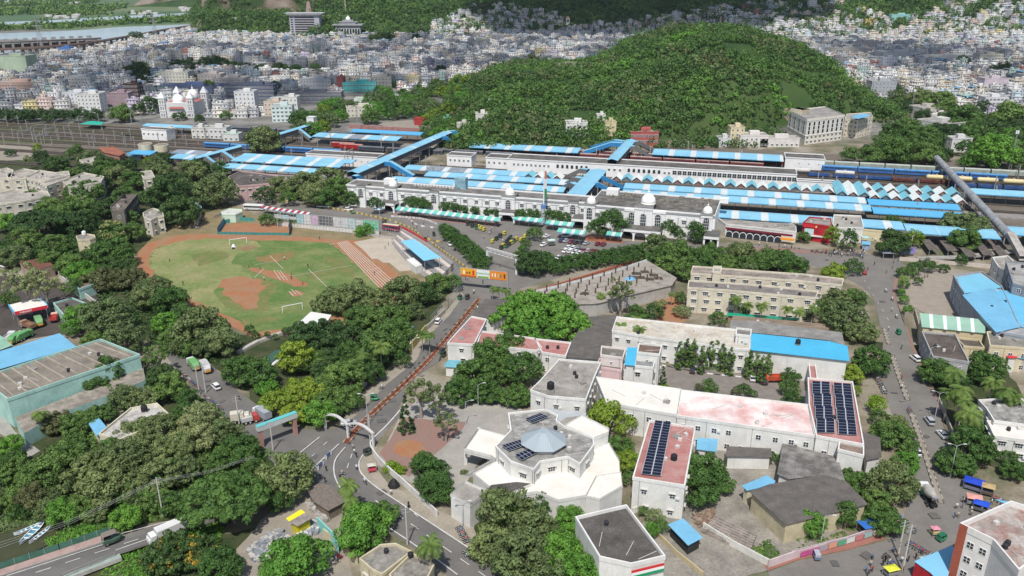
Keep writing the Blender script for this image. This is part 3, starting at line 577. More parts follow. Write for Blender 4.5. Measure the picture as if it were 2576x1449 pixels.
def longwhite(label,p0,p1,h,D,wins,floor2=True,arch=()):
    a=G(*p0,h).xy; b=G(*p1,h).xy; T=(b-a).dot(UX); LL=Line(p0,p1,h); LL.u=UX; LL.rz=TRZ
    t=thing('platform_building',label,'station building',(a.x,a.y,0),TRZ)
    MB().box(0,T,0,D,0,h).build('wall',swhite,t)
    MB().box(-.2,T+.2,-.3,.1,h,h+.55).box(-.2,T+.2,D-.3,D,h,h+.55).box(-.2,.1,.1,D-.3,h,h+.55).box(T-.1,T+.2,.1,D-.3,h,h+.55).build('parapet',swhite,t)
    MB().add([(.1,.1,h+.02),(T-.1,.1,h+.02),(T-.1,D-.3,h+.02),(.1,D-.3,h+.02)],[(0,1,2,3)]).build('roof',mroof((.2,.185,.17),.4),t)
    for px0,px1,n,k in wins:
        for i in range(n):
            px=px0+(px1-px0)*(i/(max(n-1,1))); x=LL.t(px,h*.65)
            inst('arched_window' if k=='arch' else 'window',WIN[k] if k in WIN else AW3,t,(x,0,h*.5))
    return t
AW3=arch_mesh(1.5,2.2,.15,False); WIN['lsq']=win_mesh(2.4,2.4,False,.12,None,2)
longwhite('long white building between the platforms with rows of square windows',(1276,400),(2004,439),7.5,16,[(1293,1380,9,'plain'),(1403,1475,7,'arch'),(1532,1560,3,'std'),(1582,1658,7,'arch'),(1672,1683,2,'plain'),(1697,1998,25,'lsq')])
longwhite('white block with roof parapet right of the great footbridge',(1124,391),(1185,395),7,11,[(1133,1178,5,'plain')])
longwhite('white building with small windows between the footbridge and the long building',(1222,397),(1276,400),7,13,[(1230,1270,4,'plain')])
longwhite('white platform building left of the great footbridge',(769,387),(946,399),6.5,12,[(775,880,10,'small'),(895,940,4,'small')])
longwhite('narrow white platform building right of the long one',(2005,455),(2100,461),6,5,[(2020,2090,5,'small')])
longwhite('white goods shed behind the parked wagons',(1976,397),(2076,403),7,15,[(2010,2060,3,'small')])
longwhite('white office block on the left railway yard',(355,325),(412,330),8,10,[(362,408,5,'std')])
def fob(label,p0,p1,z,width,roofm,sidem,arms,armz=None,group='railway footbridges',sideh=2.2,legs=5,roofh=.9,bands=True,name='footbridge'):
    """covered bridge; p0,p1: ends of the roof ridge at height z; arms: (fraction along, dx,dy picture point of foot, level)"""
    a=G(*p0,z); b=G(*p1,z); u=(b-a).xy.normalized(); n=Vector((-u.y,u.x)); Le=(b-a).xy.length; rz=math.atan2(u.y,u.x)
    t=thing(name,label,'footbridge',(a.x,a.y,0),rz,group); w=width/2
    mb=MB(); k=max(1,int(Le/9)) if bands else 1
    for i in range(k):
        x0=Le*i/k; x1=Le*(i+1)/k
        for (s0,s1,m) in ((x0,x0+(x1-x0)*.82,0),(x0+(x1-x0)*.82,x1,1)) if bands else ((x0,x1,0),):
            mb.add([(s0,-w-.5,z-roofh),(s1,-w-.5,z-roofh),(s1,0,z),(s0,0,z),(s1,w+.5,z-roofh),(s0,w+.5,z-roofh)],[(0,1,2,3),(3,2,4,5)],m if i%3==1 else 0)
    mb.build('roof',[roofm,stripew],t)
    zf=z-roofh-sideh-.6; mb=MB()
    mb.box(0,Le,-w,-w+.12,zf,z-roofh-.02).box(0,Le,w-.12,w,zf,z-roofh-.02); mb.build('side_panel',sidem,t)
    MB().box(0,Le,-w-.1,w+.1,zf-.5,zf).build('deck',pm((.25,.25,.25)),t)
    me=MB().box(-.25,.25,-w+.3,-w+.7,0,zf-.5).box(-.25,.25,w-.7,w-.3,0,zf-.5).box(-.2,.2,-w+.7,w-.7,zf-1.4,zf-.9).mesh('leg',steel)
    for i in range(legs): inst('leg',me,t,(Le*(i+.5)/legs,0,0))
    for (x0,y0,x1,y1,hw,m) in arms:
        A=G(x0,y0,z-.6);
        B=G(x1,y1,3.4); dv=(B-A).xy; ud=dv.normalized(); nn=Vector((-ud.y,ud.x)); l=dv.length; ang=math.atan2(ud.y,ud.x)
        arm=MB(); kx=l*.28
        pts=[(0,z-.7),(kx,z-.7),(l,3.3)]
        for i in range(2):
            (xa,za),(xb,zb_)=pts[i],pts[i+1]
            arm.add([(xa,-hw,za),(xb,-hw,zb_),(xb,hw,zb_),(xa,hw,za)],[(0,1,2,3)],0)
            for s in (-hw,hw): arm.add([(xa,s,za-.02),(xb,s,zb_-.02),(xb,s,max(0.3,zb_-2.6)),(xa,s,za-2.6)],[(0,1,2,3)],1)
            arm.add([(xa,-hw,za-2.55),(xb,-hw,max(.3,zb_-2.55)),(xb,hw,max(.3,zb_-2.55)),(xa,hw,za-2.55)],[(3,2,1,0)],2)
        for f in (.25,.55): arm.box(l*f-.2,l*f+.2,-hw,-hw+.3,0,z-3.3-max(0,(f-.28))*(z-4)/.72,2); arm.box(l*f-.2,l*f+.2,hw-.3,hw,0,z-3.3-max(0,(f-.28))*(z-4)/.72,2)
        o=arm.build('stairway',[roofm,m,pm((.3,.3,.3))],t); Mi=t.matrix_basis.inverted() if False else None
        d=A.xy-a.xy; o.location=(d.dot(u),d.dot(n),0); o.rotation_euler=(0,0,ang-rz)
    return t
dkb=mat((.04,.24,.52),'plain',.5,amt=.1); greys=mat((.16,.17,.18),'plain',.7,amt=.3,sc=.6); lattice=mat((.30,.29,.28),'plain',.8,amt=.5,sc=2.5)
fob('great blue-roofed footbridge slanting across all the tracks on the left',(885,431),(1125,329),11.5,7,skyb,greys,[(962,404,1042,440,1.7,dkb),(890,442,930,463,1.7,dkb),(1108,342,1152,364,1.7,dkb),(1126,329,1190,351,1.7,dkb),(925,440,895,455,.01,dkb)][:4],legs=9)
fob('middle blue-roofed footbridge with brown side next to the zigzag roofs',(1438,497),(1506,424),11,9,skyb,mat((.10,.085,.075),'plain',.8),[(1496,442,1568,466,2,dkb),(1483,458,1556,485,2,dkb),(1480,425,1415,445,1.7,lattice),(1465,447,1405,467,1.7,lattice),(1452,463,1405,474,1.7,lattice)],bands=False,legs=4)
fob('far blue footbridge below the green hill with stairs on both sides',(1540,400),(1588,349),11,6,skyb,lattice,[(1566,358,1465,380,2,dkb),(1572,354,1480,368,2,dkb),(1580,367,1636,389,1.8,lattice),(1588,356,1640,372,1.8,lattice)],bands=False,legs=3)
fob('small blue footbridge on the left beside the twin water tanks',(466,400),(603,364),10,4,skyb,lattice,[(508,392,552,417,1.5,lattice),(549,380,601,407,1.5,lattice)],bands=False,legs=4)
fob('pale blue footbridge end with white lift tower at the far left platforms',(697,335),(777,311),10,4,skyb,lattice,[(742,322,782,346,1.5,lattice)],bands=False,legs=3)
o=MB().box(-3,3,-3,3,0,11).build('wall',swhite); p=G(787,330); o.location=p; o.rotation_euler.z=TRZ; r=thing('lift_tower','white lift tower at the end of the far left footbridge','tower',p,TRZ); o.parent=r; o.location=(0,0,0); o.rotation_euler=(0,0,0); MB().box(-3.2,3.2,-3.2,3.2,11,11.4).build('roof',pm((.6,.6,.58)),r)
def tube_bridge():
    a=G(2357,390,9); b=G(2543,585,9); u=(b-a).xy.normalized(); Le=(b-a).xy.length; rz=math.atan2(u.y,u.x)
    t=thing('tubular_footbridge','long grey metal tubular bridge over the tracks at the right','footbridge',(a.x,a.y,0),rz,'railway footbridges'); mb=MB(); k=8; n=int(Le/2.5)
    tm=mat((.27,.275,.29),'plain',.5,c2=(.5,.5,.5),amt=.3,sc=.35,thr=.6)
    vs=[];fs=[]
    for i in range(n+1):
        rr=2.1 if i%2 else 1.9
        vs+=[(Le*i/n,rr*math.cos(PI*j/k),7+rr*math.sin(PI*j/k)) for j in range(k+1)]
    for i in range(n): fs+=[(i*(k+1)+j,i*(k+1)+j+1,(i+1)*(k+1)+j+1,(i+1)*(k+1)+j) for j in range(k)]
    mb.add(vs,fs); mb.build('tube_cover',tm,t); MB().box(0,Le,-1.9,1.9,6.3,7).build('deck',greys,t)
    me=MB().box(-.3,.3,-2,-1.5,0,5.6).box(-.3,.3,1.5,2,0,5.6).mesh('leg',steel)
    for i in range(8): inst('leg',me,t,(Le*(i+.4)/8,0,0))
    c=G(2575,650,2.0); Lr=(c-b).xy.length; ang=math.atan2((c-b).y,(c-b).x)
    MB().add([(0,-1.7,7),(Lr,-1.7,1),(Lr,1.7,1),(0,1.7,7),(0,-1.7,9.2),(Lr,-1.7,3),(Lr,1.7,3),(0,1.7,9.2)],[(0,1,2,3),(0,4,5,1),(3,2,6,7),(4,7,6,5)]).build('ramp',mat((.45,.42,.38),'plain'),t,(Le,0,0),ang-rz)
tube_bridge()
mb=MB(); sl_=MB()
def track(y0,x0=-520,x1=700):
    for dy in (-.85,.85): mb.box(x0,x1,y0+dy-.09,y0+dy+.09,.34,.52)
ys0=[-13,-8.5,6+14,24,38,52,57,66,71,78,83,92,97,104,109,118]
for y0 in ys0: track(y0)
o=mb.build('railway_tracks',mat((.26,.22,.19),'plain',.4,metal=.4,amt=.2),None,(TA.o.x,TA.o.y,0),TRZ); o['kind']='structure'
mb=MB()
for y0 in ys0: mb.box(-520,700,y0-1.5,y0+1.5,.22,.34)
o=mb.build('sleepers',mat((.095,.075,.06),'plain',.95,amt=.4,sc=.8),None,(TA.o.x,TA.o.y,0),TRZ); o['kind']='structure'
def wagon(col,Lw=15,h=3.6,w=3.0,roof=None,tank=False,kind='freight_wagon'):
    t=thing(kind,None,'railway wagon' if kind!='railway_coach' else 'railway coach');
    if tank:
        MB().box(-Lw/2,Lw/2,-1.3,1.3,1.0,1.35).build('underframe',pm((.08,.07,.06)),t)
        mb=MB(); k=12; r=1.35; prof=[(-Lw*.44,.3),(-Lw*.42,1.0),(-Lw*.38,r),(Lw*.38,r),(Lw*.42,1.0),(Lw*.44,.3)]; vs=[];fs=[]
        for x,rr in prof: vs+=[(x,rr*math.cos(2*PI*j/k),2.75+rr*math.sin(2*PI*j/k)) for j in range(k)]
        for i in range(len(prof)-1): fs+=[(i*k+j,i*k+(j+1)%k,(i+1)*k+(j+1)%k,(i+1)*k+j) for j in range(k)]
        fs+=[tuple(range(k)),tuple(5*k+j for j in reversed(range(k)))]
        mb.add(vs,fs).build('tank',col,t); MB().lathe([(.6,0),(.6,.4),(.2,.5)],k=10).build('hatch',col,t,(0,0,4.05))
    else:
        MB().box(-Lw/2+.3,Lw/2-.3,-w/2,w/2,1.0,h).build('body',col,t)
        n=6; A=[(w/2*math.cos(PI*j/n)*1.01,h+.02+.45*math.sin(PI*j/n)) for j in range(n+1)]
        MB().add([(-Lw/2+.3,a,b) for a,b in A]+[(Lw/2-.3,a,b) for a,b in A],[(j,j+1,n+1+j+1,n+1+j) for j in range(n)]+[tuple(range(n+1)),tuple(reversed(range(n+1,2*n+2)))]).build('roof',roof or col,t)
        if kind=='railway_coach':
            MB().box(-Lw/2+1.6,Lw/2-1.6,-w/2-.01,-w/2+.02,2.3,2.9).build('window_band',glass,t)
        else:
            mb=MB()
            for i in range(9): x=-Lw/2+.9+i*(Lw-1.8)/8; mb.box(x-.08,x+.08,-w/2-.06,-w/2,1.0,h)
            mb.build('ribs',col,t)
    for xc in (-Lw/2+3.1,Lw/2-3.1):
        bg=MB().box(xc-1.2,xc+1.2,-.95,.95,.8,1.05)
        for x in (xc-.9,xc+.9):
            for y in (-.85,.85): bg.tube([(x,y-.08,.98),(x,y+.08,.98)],.45,k=8)
        bg.build('bogie',black,t)
    return t
WG={'fg':wagon(mat((.36,.40,.35),'plain',.7,amt=.2,sc=.4),15,3.7,roof=mat((.45,.49,.43),'plain',.7,amt=.15)),
 'bluer':wagon(mat((.05,.16,.42),'plain',.6,amt=.2),21,3.6,roof=mat((.12,.33,.6),'plain',.7,amt=.2),kind='railway_coach'),
 'red':wagon(mat((.26,.06,.05),'plain',.6,amt=.2),21,3.6,roof=mat((.42,.33,.31),'plain',.7,amt=.25),kind='railway_coach'),
 'tank':wagon(mat((.72,.6,.33),'plain',.5,amt=.12),13,tank=True,kind='tank_wagon'),'tankw':wagon(mat((.6,.58,.54),'plain',.5,amt=.12),13,tank=True,kind='tank_wagon'),
 'open':wagon(mat((.04,.11,.33),'plain',.7,amt=.3),13,2.5,roof=mat((.06,.1,.2),'plain',.9,amt=.4)),
 'brown':wagon(mat((.15,.05,.035),'plain',.8,amt=.3),13,2.4,roof=mat((.16,.07,.05),'plain',.9,amt=.4)),
 'eng':wagon(mat((.42,.03,.03),'plain',.5),18,3.8,roof=mat((.5,.25,.22),'plain',.6)),
 'dark':wagon(mat((.1,.11,.13),'plain',.7,amt=.3),20,3.6,roof=mat((.17,.18,.2),'plain',.7,amt=.2),kind='railway_coach')}
WP={k:Proto(v) for k,v in WG.items()}; ORD=['first','second','third','fourth','fifth','sixth','seventh','eighth','ninth','tenth','eleventh','twelfth','thirteenth','fourteenth','fifteenth','sixteenth','seventeenth','eighteenth','nineteenth','twentieth']
def rake(kind,p,n,Lw,desc,grp,skip=()):
    a=G(*p,0).xy
    for i in range(n):
        q=a+UX*(Lw*(i+.5)); r=WP[kind].put((q.x,q.y,0),TRZ,label=f'{ORD[i]} {desc}',group=grp)
rake('fg',(1972,414),10,15.2,'grey-green covered wagon from the left of the freight train','freight train wagons')
rake('fg',(1860,406),2,15.2,'grey wagon of the pair left of the freight train','freight train wagons')
rake('bluer',(2065,430),5,21.2,'blue coach from the left on the track beside the freight train','blue coaches')
rake('tankw',(1985,437),1,13.2,'cream tank wagon at the left end of the wagon line','white tank wagons')
rake('open',(2028,444),3,14.5,'blue flat wagon from the left behind the gable roofs','blue flat wagons')
rake('tankw',(2095,444),1,13.2,'pale tank wagon standing among the blue flat wagons','white tank wagons')
rake('open',(2182,452),2,14.5,'blue flat wagon right of the pale tank wagon','blue flat wagons')
rake('brown',(2240,457),3,13.6,'low brown wagon from the left beside the cream tanks','brown wagons')
rake('tank',(2322,455),5,13.9,'cream yellow tank wagon from the left near the tubular bridge','cream tank wagons')
rake('open',(2390,470),5,13.6,'blue wagon from the left in front of the cream tanks','blue flat wagons')
rake('red',(1270,389),8,21.4,'dusty pink-brown coach from the left behind the long white building','pink-brown passenger coaches')
rake('red',(1280,381),9,21.4,'reddish roofed coach from the left on the rear track below the hill','pink-brown passenger coaches')
rake('dark',(1070,386),3,21.4,'dark grey coach from the left beside the great footbridge','dark coaches')
rake('dark',(900,380),3,21.4,'dark coach from the left behind the left platform building','dark coaches')
rake('eng',(836,371),1,18,'red locomotive on the tracks left of the great footbridge','locomotives')
rake('eng',(856,375),1,18,'red locomotive coupled to the right of another locomotive','locomotives')
rake('bluer',(515,371),5,21.4,'blue coach from the left behind the small left footbridge','blue coaches')
rake('dark',(575,330),6,21.4,'pale grey coach from the left near the far left platforms','dark coaches')
def mast():
    t=thing('catenary_mast',None,'railway mast'); mb=MB()
    for x in (-.18,.18):
        for y in (-.18,.18): mb.box(x-.06,x+.06,y-.06,y+.06,0,8.6)
    for i in range(11): mb.box(-.18,.18,-.2,-.14,.4+i*.78,.5+i*.78); mb.box(-.2,-.14,-.18,.18,.4+i*.78,.5+i*.78)
    mb.build('post',pm((.42,.41,.39)),t); MB().tube([(0,0,7.8),(0,-2.6,7.3)],.07).tube([(0,0,6.4),(0,-2.6,7.2)],.06).tube([(0,0,6.2),(0,-2.9,6.1)],.05).build('arm',pm((.42,.41,.39)),t); return t
def portal(w):
    t=thing('catenary_portal',None,'railway gantry'); mb=MB()
    for y in (-w/2,w/2):
        for d in (-.25,.25): mb.box(-.12,.12,y+d-.1,y+d+.1,0,9)
        for i in range(8): mb.tube([(0,y-.25,i*1.1+.2),(0,y+.25,i*1.1+1.1)],.05,k=4)
    mb.build('posts',pm((.42,.41,.39)),t); mb=MB().box(-.2,.2,-w/2,w/2,8.9,9.1).box(-.2,.2,-w/2,w/2,9.9,10.05);
    n=int(w/1.4)
    for i in range(n): mb.tube([(0,-w/2+i*w/n,9+(i%2)*.95),(0,-w/2+(i+1)*w/n,9.95-(i%2)*.95)],.06,k=4)
    mb.build('beam',pm((.42,.41,.39)),t); return t
PM_=Proto(mast()); PP=Proto(portal(13))
r=random.Random(5)
for px,py in [(12,365),(35,352),(58,345),(90,352),(105,362),(120,342),(142,335),(150,352),(165,345),(185,358),(178,340),(205,345),(225,366),(237,370),(240,356),(262,350),(272,374),(290,356),(312,362),(318,370),(340,372),(20,318),(48,316),(70,330),(250,312),(200,322),(330,352),(400,362),(425,372),(442,368),(470,368),(500,366),(560,365),(520,352),(460,350),(700,372),(760,372),(762,358),(800,372),(832,365),(870,400),(888,420),(735,406),(620,396),(668,440),(1072,425),(1105,421),(1075,450),(1090,454),(1222,445),(1310,368),(1327,372),(1390,360),(1423,360),(1410,367),(1455,385),(1400,420),(1190,442),(1500,400),(1635,400),(1730,385),(1740,395),(1860,390),(1863,410),(1640,360),(1780,440),(1770,468),(2055,470),(2065,480),(2010,530),(2010,505),(2100,480),(2175,478),(2240,405),(2278,405),(2220,395),(2305,490),(2312,515),(2355,550),(2303,548),(2245,512),(2480,408),(2500,420),(2550,415),(2560,450),(2500,480),(2420,520),(2470,560),(2500,505),(960,380),(990,392),(1230,362),(1290,352)]:
    g=G(px,py); auto(PM_.put((g.x,g.y,0),TRZ+r.choice((0,PI))),'lattice railway mast','railway masts')
for px,py in [(130,356),(100,348),(68,362),(115,372),(345,310),(880,417)]: g=G(px,py); auto(PP.put((g.x,g.y,0),TRZ),'wide lattice railway gantry','railway gantries')
RW=random.Random(99); ACM=MB().box(-.42,.42,-.42,-.1,0,.55).mesh('ac_unit',pm((.6,.6,.57))); PIPEM=MB().box(-.05,.05,-.12,-.02,0,1).mesh('drain_pipe',pm((.25,.23,.21)))
RCM=[MB().box(-.5,.5,-.4,.4,0,.7).mesh('roof_vent',pm((.55,.53,.5))),MB().lathe([(.5,0),(.52,.9),(.3,1.1)],k=10).mesh('roof_drum',pm((.03,.03,.035))),MB().box(-2.4,2.4,-.06,.06,.05,.16).mesh('roof_pipe',pm((.5,.48,.45))),MB().box(-.9,.9,-.9,.9,0,.35).mesh('roof_hatch',mat((.34,.32,.29),'plain'))]
def bld(name,label,px,h,wallm,roofm,cat='building',win='std',gap=3.4,floors=None,par=.6,z0=0,group=None,over=0,skip=(),maxw=60,wz=1.0,base=None,fh=3.2):
    """flat-roofed block: px = roof outline in the picture at height h"""
    pts=[G(x,y,h) for x,y in px]
    pts=[p.xy for p in pts]
    if area(pts)<0: pts=pts[::-1]
    c=sum((Vector(p) for p in pts),Vector((0,0)))/len(pts); q=[p-c for p in pts]
    t=thing(name,label,cat,(c.x,c.y,z0),0,group); n=len(q)
    mb=MB(); mb.prism(q,0,h,0,top=False)
    if par:
        a=offset(q,-.12); b=offset(q,.22); m=[(p.x,p.y) for p in a]; k=[(p.x,p.y) for p in b]
        mb.prism(a,h-.25,h+par,0,top=False); mb.prism(b[::-1],h,h+par,0,top=False)
        mb.add([(p[0],p[1],h+par) for p in m]+[(p[0],p[1],h+par) for p in k],[(i,(i+1)%n,n+(i+1)%n,n+i) for i in range(n)],0)
        mb.add([(p[0],p[1],h-.25) for p in m]+[(p.x,p.y,h-.25) for p in q],[(i,n+i,n+(i+1)%n,(i+1)%n) for i in range(n)],0)
    mb.build('wall',wallm,t)
    rp=offset(q,.2 if par else -over)
    if par: MB().add([(p.x,p.y,h+.012) for p in rp],[tuple(range(n))]).build('roof',roofm,t)
    else: MB().prism(rp,h,h+.18,bot=True).build('roof',roofm,t)
    ar=abs(area(q))
    if par:
        for i in range(int(min(9,ar/45))):
            k=RW.randrange(n); p=rp[k].lerp(rp[(k+1)%n],RW.uniform(.2,.8))*RW.uniform(.3,.78)
            if in_poly(p.x,p.y,[tuple(v) for v in rp]): j=RW.choice([0,0,1,2,2,3]); inst(RCM[j].name.split('.')[0],RCM[j],t,(p.x,p.y,h+.02),RW.uniform(0,3))
    fl=floors or max(1,int((h+.6)/fh)); cnt=0
    if win:
        for i in range(n):
            if i in skip: continue
            a,b=q[i],q[(i+1)%n]; e=b-a; Le=e.length
            if Le<2.2: continue
            nn=Vector((e.y,-e.x)).normalized(); mid=c+(a+b)/2
            if nn.dot(-mid.normalized())<.03: continue
            k=max(1,int((Le-.8)/gap)); rz=math.atan2(e.y,e.x)
            for f in range(fl):
                for j in range(k):
                    if cnt>=maxw: break
                    if k>3 and RW.random()<.12: continue
                    p=a+e*((j+.5+RW.uniform(-.08,.08))/k); wz_=f*(h/fl)+wz; inst('window',WIN[win],t,(p.x,p.y,wz_),rz); cnt+=1
                    if RW.random()<.22: qa=p+e.normalized()*1.25; inst('ac_unit',ACM,t,(qa.x,qa.y,wz_+RW.uniform(-.3,.6)),rz)
            for j in range(max(1,int(Le/9))): p=a+e*RW.uniform(.04,.96); inst('drain_pipe',PIPEM,t,(p.x,p.y,0),rz,(1,1,h))
    t['_h']=h; return t
def on(t,px,z): # local point of thing t for picture point at height z
    g=G(px[0],px[1],z); return Vector((g.x-t.location.x,g.y-t.location.y,z))
def part_prism(t,name,px,z0,z1,m,roofm=None,par=0):
    pts=[on(t,p,z1).xy for p in px]
    if area(pts)<0: pts=pts[::-1]
    o=MB().prism(pts,z0,z1,0,top=roofm is None).build(name,m,t)
    if par: MB().prism(offset(pts,-.1),z1-.2,z1+par,top=False).prism(offset(pts,.15)[::-1],z1,z1+par,top=False).build('parapet',m,t)
    if roofm: MB().add([(p.x,p.y,z1+.01) for p in pts],[tuple(range(len(pts)))]).build('roof',roofm,t)
    return o
def shed(name,label,px,h,roofm,wallm=None,cat='shed',drop=0,inset=.5,posts=False,thick=.12,group=None,zs=None):
    """sheet-roofed shed; zs gives a height to each corner"""
    zs=zs or [h]*len(px); pts=[G(x,y,z) for (x,y),z in zip(px,zs)]
    if area(pts)<0: pts=pts[::-1]
    c=sum(pts,Vector((0,0,0)))/len(pts); c.z=0; q=[p-c for p in pts]; n=len(q); t=thing(name,label,cat,(c.x,c.y,0),0,group)
    e=max(((q[(i+1)%n]-q[i]) for i in range(n)),key=lambda v:v.length); rz=math.atan2(e.y,e.x); cs,sn=math.cos(-rz),math.sin(-rz)
    ql=[(p.x*cs-p.y*sn,p.x*sn+p.y*cs,p.z) for p in q]
    MB().add(ql+[(a,b,z-thick) for a,b,z in ql],[tuple(range(n)),tuple(reversed(range(n,2*n)))]+[(i,n+i,n+(i+1)%n,(i+1)%n) for i in range(n)]).build('roof',roofm,t,(0,0,0),rz)
    qi=offset([p.xy for p in q],inset)
    if posts:
        me=MB().box(-.1,.1,-.1,.1,0,1).mesh('post',steel)
        for i,p in enumerate(qi): inst('post',me,t,(p.x,p.y,0),0,(1,1,q[i].z-thick))
    else:
        mb=MB(); mb.add([(p.x,p.y,0) for p in qi]+[(p.x,p.y,q[i].z-thick) for i,p in enumerate(qi)],[(i,(i+1)%n,n+(i+1)%n,n+i) for i in range(n)]); mb.build('wall',wallm or mwall((.35,.33,.3)),t)
    return t
def solar(t,px,z,nx,ny,rows=1,lo=.5,hi=2.0):
    """photovoltaic array on the roof of t: px four corners"""
    P=[on(t,p,z) for p in px]; pan=mat((.012,.016,.035),'flat',.25); gr=pm((.38,.4,.43),.4)
    for k in range(rows):
        mb=MB(); f0,f1=k/rows,(k+.9)/rows if rows>1 else 1
        A=P[0].lerp(P[3],f0);B=P[1].lerp(P[2],f0);Cc=P[1].lerp(P[2],f1);D=P[0].lerp(P[3],f1); up=Vector((0,0,.5))
        A,B,Cc,D=A+up*lo,B+up*lo,Cc+up*hi,D+up*hi
        mb.add([A,B,Cc,D],[(0,1,2,3)],1); mb.add([A-up*.1,B-up*.1,Cc-up*.1,D-up*.1],[(3,2,1,0)],1)
        for i in range(nx):
            for j in range(ny):
                a0,a1=(i+.06)/nx,(i+.94)/nx; b0,b1=(j+.04)/ny,(j+.96)/ny; L=lambda s,tt:(A.lerp(B,s)).lerp(D.lerp(Cc,s),tt)+Vector((0,0,.03)); mb.add([L(a0,b0),L(a1,b0),L(a1,b1),L(a0,b1)],[(0,1,2,3)],0)
        mb.build('solar_panel',[pan,gr],t)
TANKB=MB().lathe([(.85,0),(.9,.2),(.85,.5),(.9,.7),(.85,1.0),(.9,1.2),(.8,1.5),(.35,1.75),(.3,1.85)],k=14).mesh('tank',black)
def tank(px,z,label,m=None,s=1.0,stand=.8):
    p=G(px[0],px[1],z); t=thing('water_tank',label,'water tank',p); me=TANKB
    if m: me=TANKB.copy(); me.materials.clear(); me.materials.append(m)
    inst('tank',me,t,(0,0,stand),0,s); MB().box(-.8*s,.8*s,-.8*s,.8*s,0,stand).build('stand',mat((.4,.38,.35),'plain'),t); return t
wroof=mat((.74,.71,.65),'roof',.9,c2=(.7,.66,.58),amt=.09,sc=.3); wpaint=mwall((.74,.73,.69),.12); weath=mat((.58,.56,.52),'roof',.95,c2=(.24,.235,.22),amt=.7,sc=.45,thr=.5); concr=mroof((.42,.39,.35),.3); pinkr=mat((.40,.165,.15),'roof',.9,c2=(.46,.28,.25),amt=.12,sc=.3); asb=mat((.12,.11,.10),'sheet',.9,c2=(.18,.16,.145),amt=.3,sc=.4); bsheet=msheet((.19,.46,.66),.1); bsheet2=msheet((.08,.45,.70),.08); darkr=mroof((.16,.145,.13),.35)
pinkw=mat((.78,.72,.68),'roof',.9,c2=(.58,.26,.24),amt=.1,sc=.16,thr=.56)
hall=bld('college_hall','white many-sided college hall with grey octagonal roof and solar panels',[(1279,1042),(1371,1033),(1403,1048),(1400,1062),(1420,1076),(1492,1104),(1494,1122),(1459,1170),(1427,1152),(1359,1164),(1343,1184),(1285,1164),(1247,1126),(1285,1086)],9.5,wpaint,weath,'college hall',win='wide',gap=5,floors=1,par=.5,wz=6.6)
part_prism(hall,'terrace',[(1418,1074),(1463,1048),(1532,1082),(1530,1092),(1494,1106)],0,8.6,wpaint,wroof,par=.6)
part_prism(hall,'rear_room',[(1425,1050),(1462,1046),(1440,1075),(1405,1062)],0,6.5,wpaint,concr)
part_prism(hall,'lower_wing',[(1190,1194),(1246,1164),(1250,1150),(1290,1175),(1345,1192),(1362,1175),(1425,1162),(1462,1180),(1496,1125),(1532,1118),(1558,1160),(1562,1222),(1509,1258),(1474,1250),(1405,1262),(1350,1240),(1300,1248),(1236,1232)],0,5.6,wpaint,wroof,par=.5)
part_prism(hall,'porch',[(1168,1133),(1204,1082),(1282,1103),(1248,1160),(1234,1150)],4.6,5.4,wpaint,wroof,par=.6)
for p in ((1172,1168),(1230,1185),(1205,1115)):
    q=on(hall,p,.0); MB().box(q.x-.4,q.x+.4,q.y-.4,q.y+.4,0,4.7).build('pillar',wpaint,hall)
mb=MB()
a=on(hall,(1244,1158),5.3); b=on(hall,(1180,1193),.2); d=(b-a);
for i in range(14):
    p=a.lerp(b,i/14); mb.box(p.x-1.2,p.x+1.2,p.y-.55,p.y+.1,0,5.2*(1-i/14)+.1)
mb.build('steps',mat((.42,.42,.41),'plain'),hall)
oc=on(hall,(1367,1108),10.6);
mb=MB(); k=8; A=[(oc.x+5.0*math.cos(2*PI*(i+.5)/k),oc.y+5.0*math.sin(2*PI*(i+.5)/k)) for i in range(k)]; mb.prism(A,9.5,10.9); mb.build('drum',mwall((.6,.58,.54)),hall)
mb=MB(); B=[(oc.x+6.0*math.cos(2*PI*(i+.5)/k),oc.y+6.0*math.sin(2*PI*(i+.5)/k)) for i in range(k)]; C_=[(oc.x+1.3*math.cos(2*PI*(i+.5)/k),oc.y+1.3*math.sin(2*PI*(i+.5)/k)) for i in range(k)]
mb.add([(a,b,10.8) for a,b in B]+[(a,b,13.4) for a,b in C_],[(i,(i+1)%k,k+(i+1)%k,k+i) for i in range(k)]+[tuple(range(k,2*k))]); mb.build('octagonal_roof',mat((.34,.40,.43),'sheet',.5,amt=.05),hall)
solar(hall,[(1341,1066),(1379,1050),(1359,1043),(1321,1056)],9.9,6,2,lo=.5,hi=.9); solar(hall,[(1281,1136),(1325,1121),(1307,1110),(1262,1124)],9.9,6,2,lo=.5,hi=.9); solar(hall,[(1313,1160),(1356,1139),(1339,1129),(1295,1148)],9.9,5,2,lo=.5,hi=.9)
part_prism(hall,'corner_room',[(1134,1247),(1171,1215),(1228,1240),(1182,1275)],0,6,wpaint,concr,par=.6)
part_prism(hall,'corner_room',[(1215,1246),(1235,1220),(1300,1212),(1335,1216),(1300,1232),(1262,1248)],5.6,6.6,wpaint,darkr)
part_prism(hall,'annex',[(1474,1249),(1509,1257),(1566,1224),(1562,1190),(1500,1200)],0,6.4,wpaint,wroof,par=.3)
mb=MB(); a=on(hall,(1505,1262),5.2); b=on(hall,(1563,1230),5.2)
e=(b-a); rz=math.atan2(e.y,e.x)
for i in range(8):
    if i!=3: p=a.lerp(b,(i+.5)/8); inst('window',WIN['small'],hall,(p.x+.2,p.y-.35,3.4),rz)
bld('office_block','white office block with grey terrace and black tank on a stand',[(1335,985),(1360,960),(1408,907),(1512,915),(1498,945),(1474,1008),(1378,1000)],8.5,wpaint,concr,win='std',gap=3.6,floors=2)
